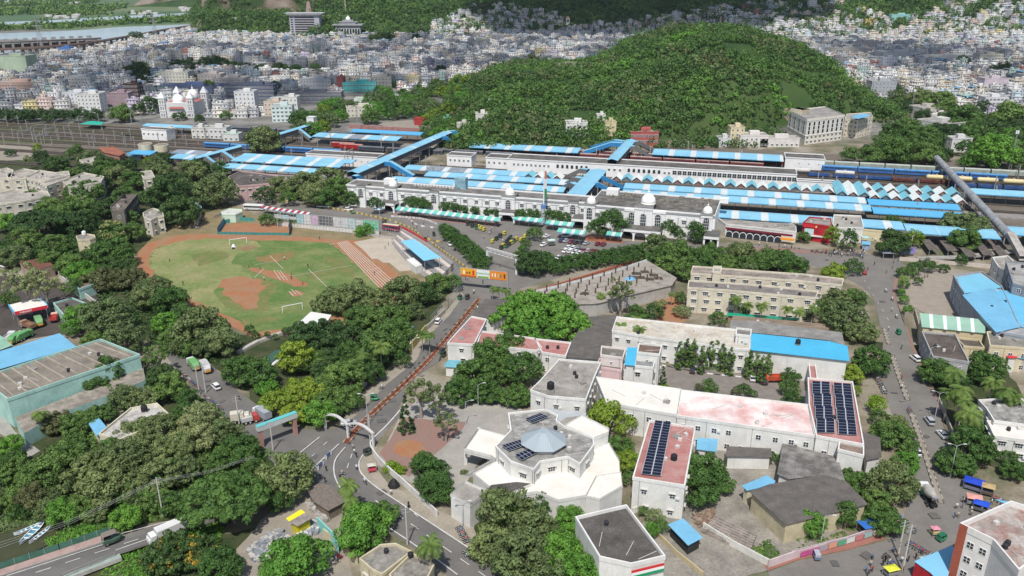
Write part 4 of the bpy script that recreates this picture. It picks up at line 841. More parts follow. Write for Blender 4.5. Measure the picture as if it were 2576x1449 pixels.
tank((1385,990),8.6,'black water tank on a stand on the grey terrace',s=1.2,stand=1.6)
shed('link_roof','grey ribbed sheet roof between the hall and the office block',[(1378,1028),(1475,1038),(1470,1075),(1400,1062),(1372,1046)],5.5,mat((.42,.45,.46),'sheet',.6,amt=.05),wpaint,cat='roof')
bld('classroom_block','plain bright white flat roof block in the middle of the long range',[(1500,952),(1712,983),(1702,1047),(1526,1016)],8.2,wpaint,wroof,gap=4,floors=2,win='plain')
b4=bld('classroom_block','long block with peeling pink and white roof',[(1713,985),(2034,1022),(2050,1100),(1703,1049)],8.2,wpaint,pinkw,gap=3.6,floors=2,win='plain',maxw=40)
b5=bld('classroom_block','red-roofed end block covered with two columns of solar panels',[(2032,954),(2144,964),(2172,1122),(2053,1100),(2035,1022)],8.8,wpaint,pinkr,gap=5,floors=1,win='plain',wz=4)
for i in range(4):
    y0=966+i*31.5; x=2042+i*3.8; solar(b5,[(x,y0+29),(x+47,y0+30),(x+45,y0+2),(x-1,y0)],9.0,2,5); solar(b5,[(x+55,y0+33),(x+103,y0+36),(x+98,y0+7),(x+53,y0+4)],9.0,2,5)
bld('classroom_block','small white block with brown roof at the corner below the solar panels',[(2112,1108),(2172,1126),(2172,1150),(2108,1134)],8.2,wpaint,mroof((.3,.22,.18)),win=None)
b6=bld('classroom_block','narrow red-roofed block with one long solar array and a black tank',[(1634,1062),(1742,1077),(1748,1084),(1722,1226),(1592,1205)],9,wpaint,pinkr,gap=4.2,floors=2,win='std')
solar(b6,[(1613,1194),(1663,1199),(1688,1071),(1647,1065)],9.3,2,19)
tank((1695,1158),9,'black water tank on the narrow red roof',s=.9,stand=.2)
bld('college_block','cream weathered flat-roofed block behind the column-shaped trees',[(1552,800),(1850,832),(1888,838),(1886,882),(1848,880),(1628,850),(1540,835)],8,wpaint,mat((.66,.62,.54),'roof',.95,c2=(.5,.42,.32),amt=.3,sc=.2),gap=3.6,floors=2,win='std',maxw=44)
b7=shed('blue_roof_block','long white block with bright blue sheet roof',[(1890,838),(2085,858),(2132,870),(2137,908),(1888,880)],9,bsheet2,wpaint,cat='building',inset=.7)
for i in range(9):
    p=on(b7,(1905+i*25,885+i*3.2),6.5); inst('window',WIN['wide'],b7,(p.x,p.y-.3,5.5),math.atan2(-.1,1))
tank((2007,866),9.2,'small black water tank on the bright blue roof',s=.9,stand=.2)
shed('grey_roof_block','long grey roofed shed behind the bright blue roof',[(1838,805),(1900,808),(2118,836),(2125,868),(2080,855),(1890,836),(1835,832)],7.5,mat((.30,.29,.27),'plain',.9,amt=.25),mwall((.4,.28,.22)))
mb=MB()
bld('stair_block','white stair block with grey top at the left end of the blue roof',[(1853,828),(1890,832),(1888,848),(1851,844)],11,wpaint,mroof((.3,.29,.27)),win='small',floors=1,wz=8.6,gap=5)
bld('link_passage','narrow red-roofed passage running from the blue roof to the solar block',[(2032,900),(2048,902),(2056,958),(2038,956)],5.5,wpaint,pinkr,win=None)
shed('grey_shed','very large dark grey sheet-roofed shed beside the huge bright tree',[(1478,797),(1553,791),(1537,868),(1511,905),(1423,898),(1438,858)],5.5,asb,wpaint)
shed('grey_shed','dark sheet-roofed shed at the top of the avenue',[(1220,752),(1292,756),(1296,790),(1252,800),(1186,797)],6,asb,wpaint)
bld('pink_roof_block','white block with pink roof at the edge of the avenue',[(1126,866),(1187,799),(1224,806),(1192,870)],7,wpaint,pinkr,win='std',floors=2,gap=4.5)
shed('awning_roof','small teal sheet awning below the pink roof at the avenue',[(1120,915),(1128,905),(1160,907),(1157,925),(1117,922)],3.5,msheet((.2,.5,.6)),wpaint,cat='awning')
bld('pink_roof_block','low pink-roofed wing between the avenue and the huge bright tree',[(1212,836),(1345,854),(1363,878),(1350,885),(1200,868)],6,wpaint,pinkr,win='std')
bld('pink_roof_block','low pink-roofed wing right of the dense green trees',[(1345,855),(1436,865),(1423,899),(1363,889)],6,wpaint,pinkr,win='plain',floors=1,wz=3.5)
bld('small_block','pinkish small block with weathered grey top',[(1513,874),(1574,880),(1567,903),(1511,896)],9.5,mwall((.7,.62,.58),.08),mroof((.25,.23,.2)),win='small',gap=7)
shed('blue_strip_roof','narrow sky blue roof between two small white blocks',[(1579,873),(1604,875),(1597,920),(1571,917)],9,bsheet2,wpaint,cat='building')
bld('small_block','white block with rust-brown roof beside the narrow blue roof',[(1608,866),(1665,872),(1659,895),(1603,889)],10.5,wpaint,mroof((.26,.18,.14)),win='small',gap=6,floors=3)
bld('small_block','white front block with hooded windows and grey roof',[(1599,904),(1648,910),(1643,928),(1570,920),(1572,918),(1597,920)],8,wpaint,mroof((.33,.34,.34)),win='shade',gap=4.5,floors=2)
bld('small_block','small pink-walled block with sooty roof left of the white front block',[(1500,925),(1508,905),(1567,912),(1563,935)],6.5,mwall((.7,.5,.5),.08),mroof((.22,.21,.19),.5),win='small',floors=1,gap=5)
b17=bld('flat_block','big dark flat-roofed block with green white and red band on its front',[(1448,1307),(1575,1277),(1672,1405),(1588,1425),(1508,1407)],8,mwall((.75,.74,.71),.1),darkr,win=None,par=.8)
pts=[on(b17,p,7) for p in ((1588,1425),(1672,1405))]; e=(pts[1]-pts[0]); rz=math.atan2(e.y,e.x); n_=Vector((e.y,-e.x,0)).normalized()
for nm,c,z0,z1 in (('red_band',(.6,.04,.04),6.6,7.3),('white_band',(.8,.8,.8),5.9,6.6),('green_band',(.02,.3,.13),5.2,5.9)):
    a=on(b17,(1588,1427),8); b=on(b17,(1671,1407),8); MB().add([Vector((a.x,a.y,z0))+n_*.2,Vector((b.x,b.y,z0))+n_*.2,Vector((b.x,b.y,z1))+n_*.2,Vector((a.x,a.y,z1))+n_*.2],[(0,1,2,3)]).build(nm,pm(c),b17)
shed('blue_shed','small bright blue roofed shed in the concrete yard',[(1680,1319),(1719,1304),(1768,1352),(1731,1372)],3.2,bsheet,mat((.05,.05,.05),'plain'))
shed('grey_shed','patched grey asbestos roof shed behind the yellow-walled one',[(1969,1114),(2107,1150),(2126,1209),(2040,1198),(1985,1205),(1955,1192)],5,mat((.15,.14,.13),'sheet',.9,c2=(.38,.36,.34),amt=.4,sc=.35,thr=.58),wpaint)
shed('yellow_wall_shed','yellow-walled shed with a wide dark asbestos roof',[(1885,1236),(1935,1218),(2070,1194),(2128,1210),(2184,1268),(1976,1320)],5.5,asb,mwall((.62,.54,.36),.2))
shed('blue_roof_lean_to','pale blue lean-to roof left of the dark asbestos roof',[(1865,1222),(1930,1195),(1951,1210),(1947,1218),(1880,1234)],4.5,bsheet,mwall((.6,.55,.4)))
shed('blue_roof_lean_to','small sky blue roof against the long pink roofed block',[(1754,1101),(1806,1104),(1803,1136),(1752,1130)],4,bsheet,wpaint)
shed('dark_lean_to','dark lean-to roof with white pillars below the long pink roof',[(1828,1122),(1940,1128),(1942,1150),(1826,1148)],4,asb,wpaint)
shed('grey_shed','small grey roof right of the solar end block',[(2172,1086),(2214,1100),(2218,1150),(2178,1158)],5,asb,wpaint)
def low_slab(name,label,px,h,m):
    pts=[G(x,y,h) for x,y in px];
    if area(pts)<0: pts=pts[::-1]
    c=sum(pts,Vector((0,0,0)))/len(pts); mb=MB().prism([(p.x-c.x,p.y-c.y) for p in pts],0,h); r=random.Random(4)
    for i in range(7):
        a=pts[0].lerp(pts[1],(i+.5)/7); b=pts[-1].lerp(pts[2],(i+.5)/7); ribbon(mb,[a.xy-c.xy,b.xy-c.xy],.3,h,0,h+.3)
    for i in range(5):
        a=pts[0].lerp(pts[-1],(i+.5)/5); b=pts[1].lerp(pts[2],(i+.5)/5); ribbon(mb,[a.xy-c.xy,b.xy-c.xy],.3,h,0,h+.28)
    return tag(mb.build(name,m,None,(c.x,c.y,0)),label,'foundation')
low_slab('foundation_plinth','unfinished concrete foundation plinth with small square pits',[(1765,1334),(1800,1297),(1904,1346),(1886,1388)],.8,mat((.38,.33,.29),'plain',.95,amt=.3,sc=.5))
mintw=mwall((.40,.62,.55),.16); greyroof=mat((.30,.265,.22),'roof',.95,c2=(.23,.2,.17),amt=.35,sc=.25)
wh=bld('warehouse','mint green warehouse with wide ribbed grey concrete roof',[(-60,958),(254,857),(352,896),(20,1008),(-10,985)],8.5,mintw,greyroof,'warehouse',win=None,par=.7)
mb=MB()
for i in range(10):
    f=(i+.4)/10; a=on(wh,(-40+292*f,951-92*f),8.6).lerp(on(wh,(-40+292*f,951-92*f),8.6),0); b=on(wh,(22+328*f,1004-110*f),8.6); ribbon(mb,[a.xy,b.xy],.55,8.5,0,9.15)
mb.build('roof_beam',mat((.42,.37,.3),'plain',.95,amt=.25),wh)
part_prism(wh,'annex',[(38,1050),(360,925),(366,955),(300,985),(190,1025),(150,1040),(60,1090)],0,4.2,mintw,mat((.42,.37,.31),'roof',.95,amt=.4))
shed('blue_roof_shed','long sky blue roofed shed behind the mint warehouse',[(-80,910),(0,883),(150,838),(192,872),(0,928),(-80,952)],7.5,bsheet,mwall((.4,.4,.4)))
shed('blue_roof_shed','small blue roofed lean-to at the corner of the mint warehouse',[(48,1052),(112,1040),(118,1058),(60,1078)],3.4,bsheet,mintw)
fs=shed('fuel_station_canopy','white fuel station canopy with red and blue fascia',[(22,767),(100,748),(119,768),(37,785)],5.8,wroof,cat='fuel station canopy',posts=True,thick=.2)
a=on(fs,(37,788),5.6);b=on(fs,(119,771),5.6); e=b-a; rz=math.atan2(e.y,e.x); nf=Vector((e.y,-e.x,0)).normalized()
def fascia(p,q,c,z0=4.9,z1=6.1,par=fs,nm='fascia'):
    d=(q-p).normalized(); n=Vector((d.y,-d.x,0))*.15; MB().add([Vector((v.x,v.y,z))+k for v in (p,q) for z in (z0,z1) for k in (n,-n)],[(0,4,6,2),(1,3,7,5),(2,6,7,3),(0,1,5,4),(0,2,3,1),(4,5,7,6)]).build(nm,c,par)
fascia(a,b,pm((.6,.03,.05))); c0=on(fs,(22,767),5.8); fascia(c0,a,pm((.15,.45,.65))); fascia(on(fs,(119,768),5.8),on(fs,(100,748),5.8),pm((.15,.45,.65)))
text('IndianOil',1.05,pm((.85,.85,.85)),fs,a.lerp(b,.33)+nf*.2+Vector((0,0,-.1)),rz)
bld('fuel_office','low mint and grey service block beside the fuel station',[(135,765),(182,752),(240,775),(200,800),(165,800)],4,mintw,darkr,win='small')
bld('depot_block','long low mint block behind the fuel station',[(182,714),(222,702),(240,716),(200,730)],4,mintw,mroof((.3,.25,.2)),win=None)
bld('depot_shed','brown ribbed roof shed at the left depot',[(50,660),(110,648),(135,668),(95,680),(62,675)],4.5,mwall((.4,.3,.25)),mat((.2,.09,.06),'sheet',.8),win=None,par=0)
shed('depot_shed_green','green striped roof at the left edge below the fuel station',[(-40,870),(0,843),(32,868),(0,880),(-40,895)],4.5,msheet((.35,.6,.45)))
bld('garden_house','white weathered roof house among the lower left trees',[(250,1095),(330,1030),(395,1018),(430,1050),(410,1072),(360,1085),(300,1110)],4.5,mwall((.7,.66,.5),.15),mat((.6,.57,.52),'roof',.95,amt=.3,sc=.5),win='std')
shed('blue_roof_room','small blue roofed room at the garden house',[(219,1060),(248,1050),(275,1082),(242,1096)],3.4,bsheet,mwall((.7,.66,.5)))
tank((364,1035),4.6,'black water tank on the garden house roof',stand=.2)
flw=mwall((.72,.67,.55),.2); flr=mroof((.5,.46,.4),.3)
for i,(px,h) in enumerate([([(-25,432),(18,424),(34,430),(28,448),(-30,452)],10),([(16,440),(60,426),(98,432),(64,450),(22,452)],10),([(62,448),(100,430),(140,436),(172,432),(176,442),(112,458)],10),([(95,456),(150,440),(176,446),(168,452),(118,470)],9.5),([(158,458),(210,436),(262,446),(254,460),(172,472)],9),([(-20,492),(40,478),(120,484),(126,494),(60,508),(-20,520)],7),([(200,404),(240,396),(244,408),(210,412)],8),([(352,434),(380,430),(390,448),(362,452)],8)]):
    bld('flats',('cream weathered flats, '+['at the left edge behind the trees','second block from the left edge','third block of the upper row','small block at the end of the upper row','fifth block nearest the tall trees','lower block hidden by flowering trees','small block far behind in the trees','small block left of the olive tree'][i]),px,h,flw,flr,'apartment block',win='wide',gap=4,group='cream staff flats')
bld('water_tower_block','tall windowless pale yellow tower block among trees',[(192,597),(215,590),(238,594),(240,600),(226,604),(196,606)],10,mwall((.68,.6,.42),.2),mroof((.35,.32,.28)),'tower',win=None)
tank((212,592),10,'white water tank on the pale yellow tower',pm((.7,.7,.68)),stand=.3)
bld('small_house','small white house with rooftop tanks near the running track',[(360,538),(385,526),(408,532),(412,545),(396,548),(380,556),(362,548)],8,mwall((.72,.68,.56),.15),concr,win='shade',gap=3.5)
bld('old_block','dark weathered flat-roofed block among the tall trees',[(278,522),(310,492),(346,490),(312,532),(280,532)],9,mwall((.2,.18,.15),.3),mroof((.24,.2,.17),.5),win='plain')
tank((312,500),9,'black water tank on the dark weathered block',s=1.2,stand=.3)
shed('blue_shed','pale blue roofed long shed beside the path to the field',[(476,534),(488,506),(508,520),(498,545),(486,545)],4.5,msheet((.3,.5,.62)),mwall((.6,.55,.42)))
bld('kiosk','small pale green flat-roofed kiosk above the tennis court',[(556,534),(576,526),(608,528),(609,534),(592,541),(560,541)],4,mwall((.55,.68,.55),.05),mroof((.6,.6,.55),.1),win=None,par=.4)
bld('market_block','two-storey pink and white market block left of the big dark trees',[(575,446),(605,432),(650,437),(700,444),(690,462),(600,470)],8,mwall((.6,.42,.4),.15),darkr,win='wide')
bld('market_block','weathered dark roof block behind the bus shelter trees',[(640,438),(740,444),(730,452),(640,448)],7,mwall((.5,.42,.38),.2),darkr,win='plain')
shed('tiled_house','small yellow house with grey pitched roof under the dark trees',[(688,492),(702,480),(728,480),(726,494)],4,mroof((.2,.17,.14)),mwall((.6,.5,.3)))
for lab,(x,y) in (('left of the twin cream drum water tanks',(371,399)),('right of the twin cream drum water tanks',(411,402))):
    g=G(x,y); t=thing('drum_water_tank',lab,'water tower',g,0,'twin drum water tanks'); m=mwall((.66,.58,.42),.2)
    MB().lathe([(4.3,5),(4.6,6),(4.6,10),(4.4,10.2),(4.2,10.0)],k=20).build('drum',m,t); MB().lathe([(4.2,10.0),(.1,10.3)],k=20).build('lid',mroof((.35,.32,.28)),t)
    me=MB().box(-.3,.3,-.3,.3,0,5.6).mesh('leg',m)
    for i in range(6): inst('leg',me,t,(3.4*math.cos(i*PI/3),3.4*math.sin(i*PI/3),0))
yw=mwall((.68,.62,.49),.15)
bld('apartment_block','rear row of the yellow apartment blocks behind the palms',[(1743,672),(1800,676),(1930,686),(2020,692),(2122,704),(2118,720),(2000,708),(1860,698),(1738,690)],9.5,yw,mroof((.42,.36,.31),.4),'apartment block',win='wide',gap=4.2,maxw=60)
bld('apartment_block','front row of the yellow apartment blocks behind the palms',[(1733,708),(1830,714),(1960,724),(2058,736),(2052,752),(1930,742),(1826,732),(1730,726)],9.5,yw,mroof((.28,.25,.23),.3),'apartment block',win='wide',gap=4.2,maxw=60)
bld('stair_tower','tall stair tower rising at the left of the yellow apartments',[(1795,672),(1815,673),(1813,688),(1793,686)],12.5,yw,mroof((.6,.57,.5)),win=None)
shed('green_screen_shed','green netting roof strip below the palms',[(1830,786),(2010,800),(2008,806),(1828,794)],2.6,msheet((.02,.35,.22)),mwall((.35,.22,.15)))
bld('walled_ruin','roofless brown-walled enclosure below the palms',[(1845,798),(2000,812),(2080,820),(2118,832),(1900,812),(1842,806)],3,mwall((.35,.27,.2)),mroof((.3,.25,.2)),win=None)
dk=bld('unfinished_building','unfinished concrete deck with rows of dark rebar columns',[(1312,745),(1410,722),(1540,688),(1627,657),(1700,700),(1688,718),(1560,748),(1500,764),(1420,766)],5,mwall((.5,.48,.44),.2),mat((.42,.38,.33),'roof',.95,c2=(.3,.27,.23),amt=.35,sc=.4),'unfinished building',win=None,par=0,over=.4)
me=MB().box(-.2,.2,-.2,.2,0,2.6).mesh('rebar_column',mat((.14,.09,.075),'plain',.9))
A,B,Cc,D=(1330,742),(1622,664),(1682,706),(1430,762)
for i in range(10):
    for j in range(4):
        s=(i+.3)/10; q=(j+.3)/4; px=(A[0]*(1-s)+B[0]*s)*(1-q)+(D[0]*(1-s)+Cc[0]*s)*q; py=(A[1]*(1-s)+B[1]*s)*(1-q)+(D[1]*(1-s)+Cc[1]*s)*q
        p=on(dk,(px,py),5.1); inst('rebar_column',me,dk,(p.x,p.y,5.15),.3,(1,1,.7+.5*random.random()))
RR=random.Random(31)
for i,(x,y) in enumerate([(1600,688),(1622,684),(1644,692),(1612,698),(1634,702),(1656,700),(1590,698),(1560,712),(1470,738)]): p=on(dk,(x,y),5.2); MB().box(p.x-1.7,p.x+1.7,p.y-1.6,p.y+1.6,5.19,5.2+.003*i+.02).build('deck_opening',mat((.10,.085,.06),'plain',.9,amt=.3),dk)
p=on(dk,(1585,702),5.2); MB().lathe([(2.2,0),(1.7,.5),(.6,.8)],k=6).build('blue_tarpaulin',pm((.15,.38,.6)),dk,(p.x,p.y,5.2))
for i in range(45):
    p=on(dk,(RR.uniform(1360,1660),RR.uniform(690,755)),5.2);
    if in_poly(*proj(p+dk.location),[(1330,747),(1540,692),(1625,664),(1690,702),(1680,714),(1500,758)]): MB().box(-.6,.6,-.2,.2,0,.25).build('timber',mat((.5,.46,.4),'plain') if i%2 else pm((.2,.15,.12)),dk,(p.x,p.y,5.2),RR.uniform(0,3))
bl=bld('covered_hall','grey-walled hall with large sky blue roof at the right edge',[(2398,695),(2470,686),(2519,722),(2564,822),(2640,815),(2640,860),(2506,836),(2492,800),(2424,742)],9,mwall((.33,.36,.4),.1),mroof((.5,.5,.5)),win='plain',gap=3.2)
shed('blue_sheet_roof','large sky blue sheet roof over the hall at the right edge',[(2421,742),(2494,724),(2520,744),(2566,822),(2506,836),(2480,808)],9.8,bsheet,mwall((.4,.42,.45)),cat='roof')
shed('blue_sheet_roof','upper sky blue sheet roof behind the large one',[(2406,698),(2464,687),(2520,722),(2500,728),(2424,738)],9.6,msheet((.2,.5,.66),.05),mwall((.4,.42,.45)),cat='roof')
shed('blue_sheet_roof','outer sky blue sheet roof at the right edge beside the large one',[(2498,726),(2560,735),(2640,790),(2640,836),(2568,822)],9.4,msheet((.15,.47,.7),.05),mwall((.4,.42,.45)),cat='roof')
bld('grey_block','tall grey block at the right edge below the tubular bridge',[(2530,660),(2640,668),(2640,740),(2548,716)],13,mwall((.28,.3,.33),.2),mroof((.45,.44,.42)),win='plain',gap=3)
bld('white_block','white flat block left of the tall grey one at the right edge',[(2496,650),(2534,646),(2556,668),(2530,690),(2510,672)],9,wpaint,concr,win='plain')
gs=shed('striped_roof_shed','yellow-walled shed with pale green roof and white stripes',[(2313,787),(2478,804),(2479,838),(2319,822)],8,msheet((.34,.55,.42),.1),mwall((.66,.56,.36),.15))
for i in range(4):
    x=2337+i*34.5; a=[on(gs,p,8.03) for p in ((x,789.5+i*3.5),(x+9,790.4+i*3.5),(x+12,826+i*3.4),(x+3,825+i*3.4))]; MB().add([tuple(p) for p in a],[(0,1,2,3)]).build('roof_stripe',pm((.7,.73,.7)),gs)
bld('dark_roof_block','grey-walled block with dark mossy roof beside the right road',[(2319,838),(2402,844),(2437,914),(2346,900)],6.5,mwall((.45,.45,.45),.2),mroof((.17,.14,.12),.4),win='small')
bld('dark_roof_block','small dark roof between the two yellow blocks on the right',[(2404,852),(2462,858),(2475,878),(2424,874)],6,mwall((.66,.56,.36),.15),mroof((.2,.17,.14),.4),win='small')
bld('yellow_block','yellow gable-ended block at the right edge',[(2482,838),(2510,836),(2600,850),(2600,880),(2490,872)],8,mwall((.66,.58,.4),.12),mroof((.3,.28,.24)),win='plain')
shed('blue_shed','blue roofed shop shed at the right edge beside a red one',[(2506,862),(2600,872),(2600,905),(2520,895)],5,bsheet,mwall((.5,.45,.4)))
shed('red_shed','small red roofed shed at the right edge',[(2529,884),(2552,884),(2560,900),(2535,900)],5.4,pm((.55,.03,.04)),wpaint)
bld('white_block','white stepped block among the palms at the right edge',[(2461,1010),(2540,1005),(2640,1012),(2640,1080),(2500,1062),(2480,1030)],7,wpaint,weath,win='wide')
bld('white_block','low white banded block below the stepped one at the right edge',[(2482,1062),(2640,1080),(2640,1120),(2500,1100)],6,wpaint,wroof,win='wide')
b21=bld('corner_building','tall white building with a brick red side wall at the lower right corner',[(2414,1328),(2541,1272),(2720,1330),(2560,1445),(2496,1368)],15,mwall((.75,.73,.7),.1),mat((.5,.46,.42),'roof',.95,c2=(.3,.12,.09),amt=.35,sc=.3,thr=.58),win=None,par=1.2)
a=on(b21,(2414,1328),15); c=on(b21,(2541,1272),15)
q=[on(b21,p,15) for p in ((2414,1328),(2496,1368),(2560,1445))]
for (A,B) in ((q[0],q[1]),(q[1],q[2])):
    e=B-A; rz=math.atan2(e.y,e.x); n_=Vector((e.y,-e.x,0)).normalized()
    if n_.y>0: n_=-n_; rz+=PI
    for f in (1,5,8.5,12):
        for s in (.42,.8): p=A.lerp(B,s)+n_*.03; inst('window',WIN['plain'],b21,(p.x,p.y,f-.3),rz)
A,B=q[0],on(b21,(2404,1335),15)
d=(q[1]-q[0]).normalized(); n_=Vector((d.y,-d.x,0)); n_=n_ if n_.y<0 else -n_
MB().add([q[0]+n_*.14+Vector((0,0,-15.0))+d*k+Vector((0,0,z)) for k in (-.12,1.5) for z in (0,16.2)],[(0,2,3,1)]).build('red_wall_strip',mwall((.36,.10,.06),.1),b21)
shed('market_canopy','sky blue market canopy with red front left of the corner building',[(2300,1412),(2396,1371),(2402,1385),(2385,1449),(2370,1470),(2340,1440)],4.2,msheet((.22,.5,.68),.03),mat((.5,.03,.04),'plain'),cat='canopy',inset=.15)
shed('market_canopy','blue framed canopy above the corner building roof line',[(2503,1256),(2576,1268),(2640,1285),(2640,1320),(2576,1302),(2541,1272)],4,bsheet,cat='canopy',posts=True)
tg=shed('thatched_hut','brown palm-thatched hut in the stone yard',[(772,1232),(802,1215),(835,1222),(868,1262),(825,1285),(790,1262)],3.2,mat((.20,.165,.14),'plain',1,c2=(.30,.26,.22),amt=.5,sc=1.6,bump=1),mat((.25,.2,.16),'plain'),cat='hut')
yl_=shed('yellow_shed','small shed with yellow side and tin roof in the stone yard',[(725,1310),(768,1288),(786,1302),(748,1324)],3.4,mat((.38,.33,.3),'plain',.7,amt=.3),mat((.7,.62,.03),'plain',.6))
MB().add([on(yl_,(719,1304),3.5),on(yl_,(757,1281),3.5),on(yl_,(768,1289),3.42),on(yl_,(727,1312),3.42)],[(3,2,1,0)]).build('yellow_sheet',pm((.75,.65,.03)),yl_)
bld('yellow_house','cream house with two flat weathered roofs at the bottom edge',[(905,1410),(958,1375),(995,1372),(1035,1392),(962,1449),(940,1440)],4.5,mwall((.62,.55,.38),.15),mat((.45,.42,.37),'roof',.95,amt=.45,sc=.6),win='shade')
bld('yellow_house','lower cream house roof beside the road at the bottom edge',[(980,1450),(1036,1396),(1092,1425),(1060,1490),(1000,1490)],4.2,mwall((.62,.55,.38),.15),mat((.42,.39,.34),'roof',.95,amt=.45,sc=.6),win=None)
tank((1033,1402),4.3,'small black water tank on the cream house',s=.7,stand=.1)
def stand():
    pf=[G(985,612),G(1000,632),G(1022,658),G(1054,690),G(1092,716)]; pb=[G(1013,592),G(1040,607),G(1072,626),G(1108,652),G(1142,680)]
    c=G(1060,660); t=thing('terraced_stand','white terraced concrete stand beside the running track','stand',c); n=7
    for i in range(n):
        mb=MB(); L0=[a.lerp(b,i/n) for a,b in zip(pf,pb)]; L1=[a.lerp(b,(i+1)/n) for a,b in zip(pf,pb)]; z=.5*(i+1)
        P=[(p.x-c.x,p.y-c.y) for p in L0]+[(p.x-c.x,p.y-c.y) for p in reversed(L1)]
        if area(P)<0:P=P[::-1]
        mb.prism(P,0,z); mb.build('step',mat((.62,.55,.49) if i%2 else (.30,.28,.27),'plain',.9,amt=.15,sc=.5),t)
    r=shed('pavilion_roof','sky blue pavilion roof over the terraced stand',[(1008,607),(1041,601),(1110,647),(1066,656)],7,msheet((.22,.52,.68),.04),cat='pavilion',posts=True,zs=[6.2,7.4,7.4,6.2])
    for px in ([(1022,655),(1040,650),(1062,668),(1046,674)],):
        pts=[on(r,p,3) for p in px];
        P=[p.xy for p in pts];
        if area(P)<0:P=P[::-1]
        MB().prism(P,0,3.4).build('dressing_room',wpaint,r)
    mb=MB(); A=on(r,(1008,607),6); B=on(r,(1066,656),6)
    for i in range(6): p=A.lerp(B,i/5); q=on(r,(1041,601),7).lerp(on(r,(1110,647),7),i/5); mb.tube([(p.x,p.y,6.0),(q.x,q.y,7.2)],.08,k=4); mb.tube([(p.x,p.y,6.0),(q.x,q.y,5.0)],.06,k=4)
    mb.build('truss',pm((.35,.4,.42)),r)
stand()
rs=bld('restaurant','long restaurant with white roof edge and maroon band over dark arches',[(1795,541),(1990,563),(2002,572),(2003,585),(1826,565)],5,wpaint,concr,'restaurant',win=None,par=.5)
def front(t,a,b,h,items):
    A=on(t,a,h); B=on(t,b,h); e=B-A; d=e.normalized(); n=Vector((d.y,-d.x,0)); n=n if n.y<0 else -n; rz=math.atan2(d.y,d.x)
    for nm,s0,s1,z0,z1,out,m in items:
        p=Vector((A.x,A.y,0))+e*s0; q=Vector((A.x,A.y,0))+e*s1; p.z=q.z=0
        MB().add([Vector((v.x,v.y,z))+n*k for v in (p,q) for z in (z0,z1) for k in (out,.0)],[(0,4,6,2),(2,6,7,3),(0,1,5,4),(0,2,3,1),(4,5,7,6)]).build(nm,m,t)
    return Vector((A.x,A.y,0)),e,n,rz
A,e,n_,rz=front(rs,(1826,570),(2002,590),5,[('maroon_band',.0,.96,3.9,4.8,.5,mat((.22,.03,.05),'plain')),('dark_front',.02,.8,.2,3.8,.12,pm((.035,.033,.035))),('orange_awning',.8,.99,2.1,3.1,1.5,pm((.75,.32,.05)))])
me=arch_mesh(2.9,2.7,.14,False,.3)
for i in range(8): p=A+e*(.06+i*.1)+n_*.15; inst('arch',me,rs,(p.x,p.y,.3),rz)
fp=bld('food_plaza','red two-storey food plaza with white sign lettering',[(2020,562),(2036,548),(2090,552),(2092,568),(2092,572)],8,mat((.5,.03,.04),'wall',.7),mroof((.4,.36,.32)),'restaurant',win=None,par=.6)
A,e,n_,rz=front(fp,(2020,563),(2092,570),8,[('sign_board',.02,.98,6.6,8.0,.25,pm((.55,.03,.04))),('upper_windows',.08,.95,3.4,6.0,.15,pm((.45,.6,.6))),('balcony',.05,.98,2.6,3.2,1.2,pm((.62,.6,.58))),('ground_shop',.05,.95,.2,2.4,.1,black),('emblem',.45,.55,6.7,7.9,.32,pm((.75,.6,.05)))])
p=A+e*.76+n_*.34; text('FOOD PLAZA',1.15,pm((.85,.82,.75)),fp,(p.x,p.y,7.25),rz)
bld('white_block','white block with projecting roof slab right of the food plaza',[(2094,566),(2098,542),(2165,545),(2172,575),(2100,574)],7,wpaint,mroof((.45,.42,.37)),win=None)
bld('yellow_block','pale yellow block right of the white roof slab',[(2167,578),(2172,565),(2218,568),(2232,584)],5,mwall((.66,.58,.38),.1),mroof((.3,.27,.24)),win='small')
shed('blue_shed','small dark blue roofed booth below the right trees',[(2168,606),(2190,607),(2190,616),(2168,614)],2.8,bsheet,mwall((.3,.4,.6)))
shed('blue_shed','dark shelter with grey roof and blue posts at the top of the right road',[(2222,630),(2252,631),(2252,638),(2220,637)],2.8,pm((.25,.27,.33)),cat='shelter',posts=True)
for i,(x,y) in enumerate([(2325,605),(2372,608),(2420,622),(2462,618),(2505,624)]):
    shed('parking_shed',['leftmost','second','third','fourth','rightmost'][i]+' of the sloping brown parking sheds',[(x-10,y-5),(x+8,y-8),(x+38,y+22),(x+12,y+24)],3,mat((.20,.17,.15),'plain',.9,amt=.4,sc=.6),cat='parking shed',posts=True,group='sloping parking sheds')
mb=MB(); ribbon(mb,[G(2310,650,1.5).xy,G(2420,646,1.5).xy,G(2560,630,1.5).xy],4,1.2,0,1.6); tag(mb.build('raised_walkway',mat((.4,.38,.34),'plain')),'raised concrete walkway in front of the parking sheds','walkway')
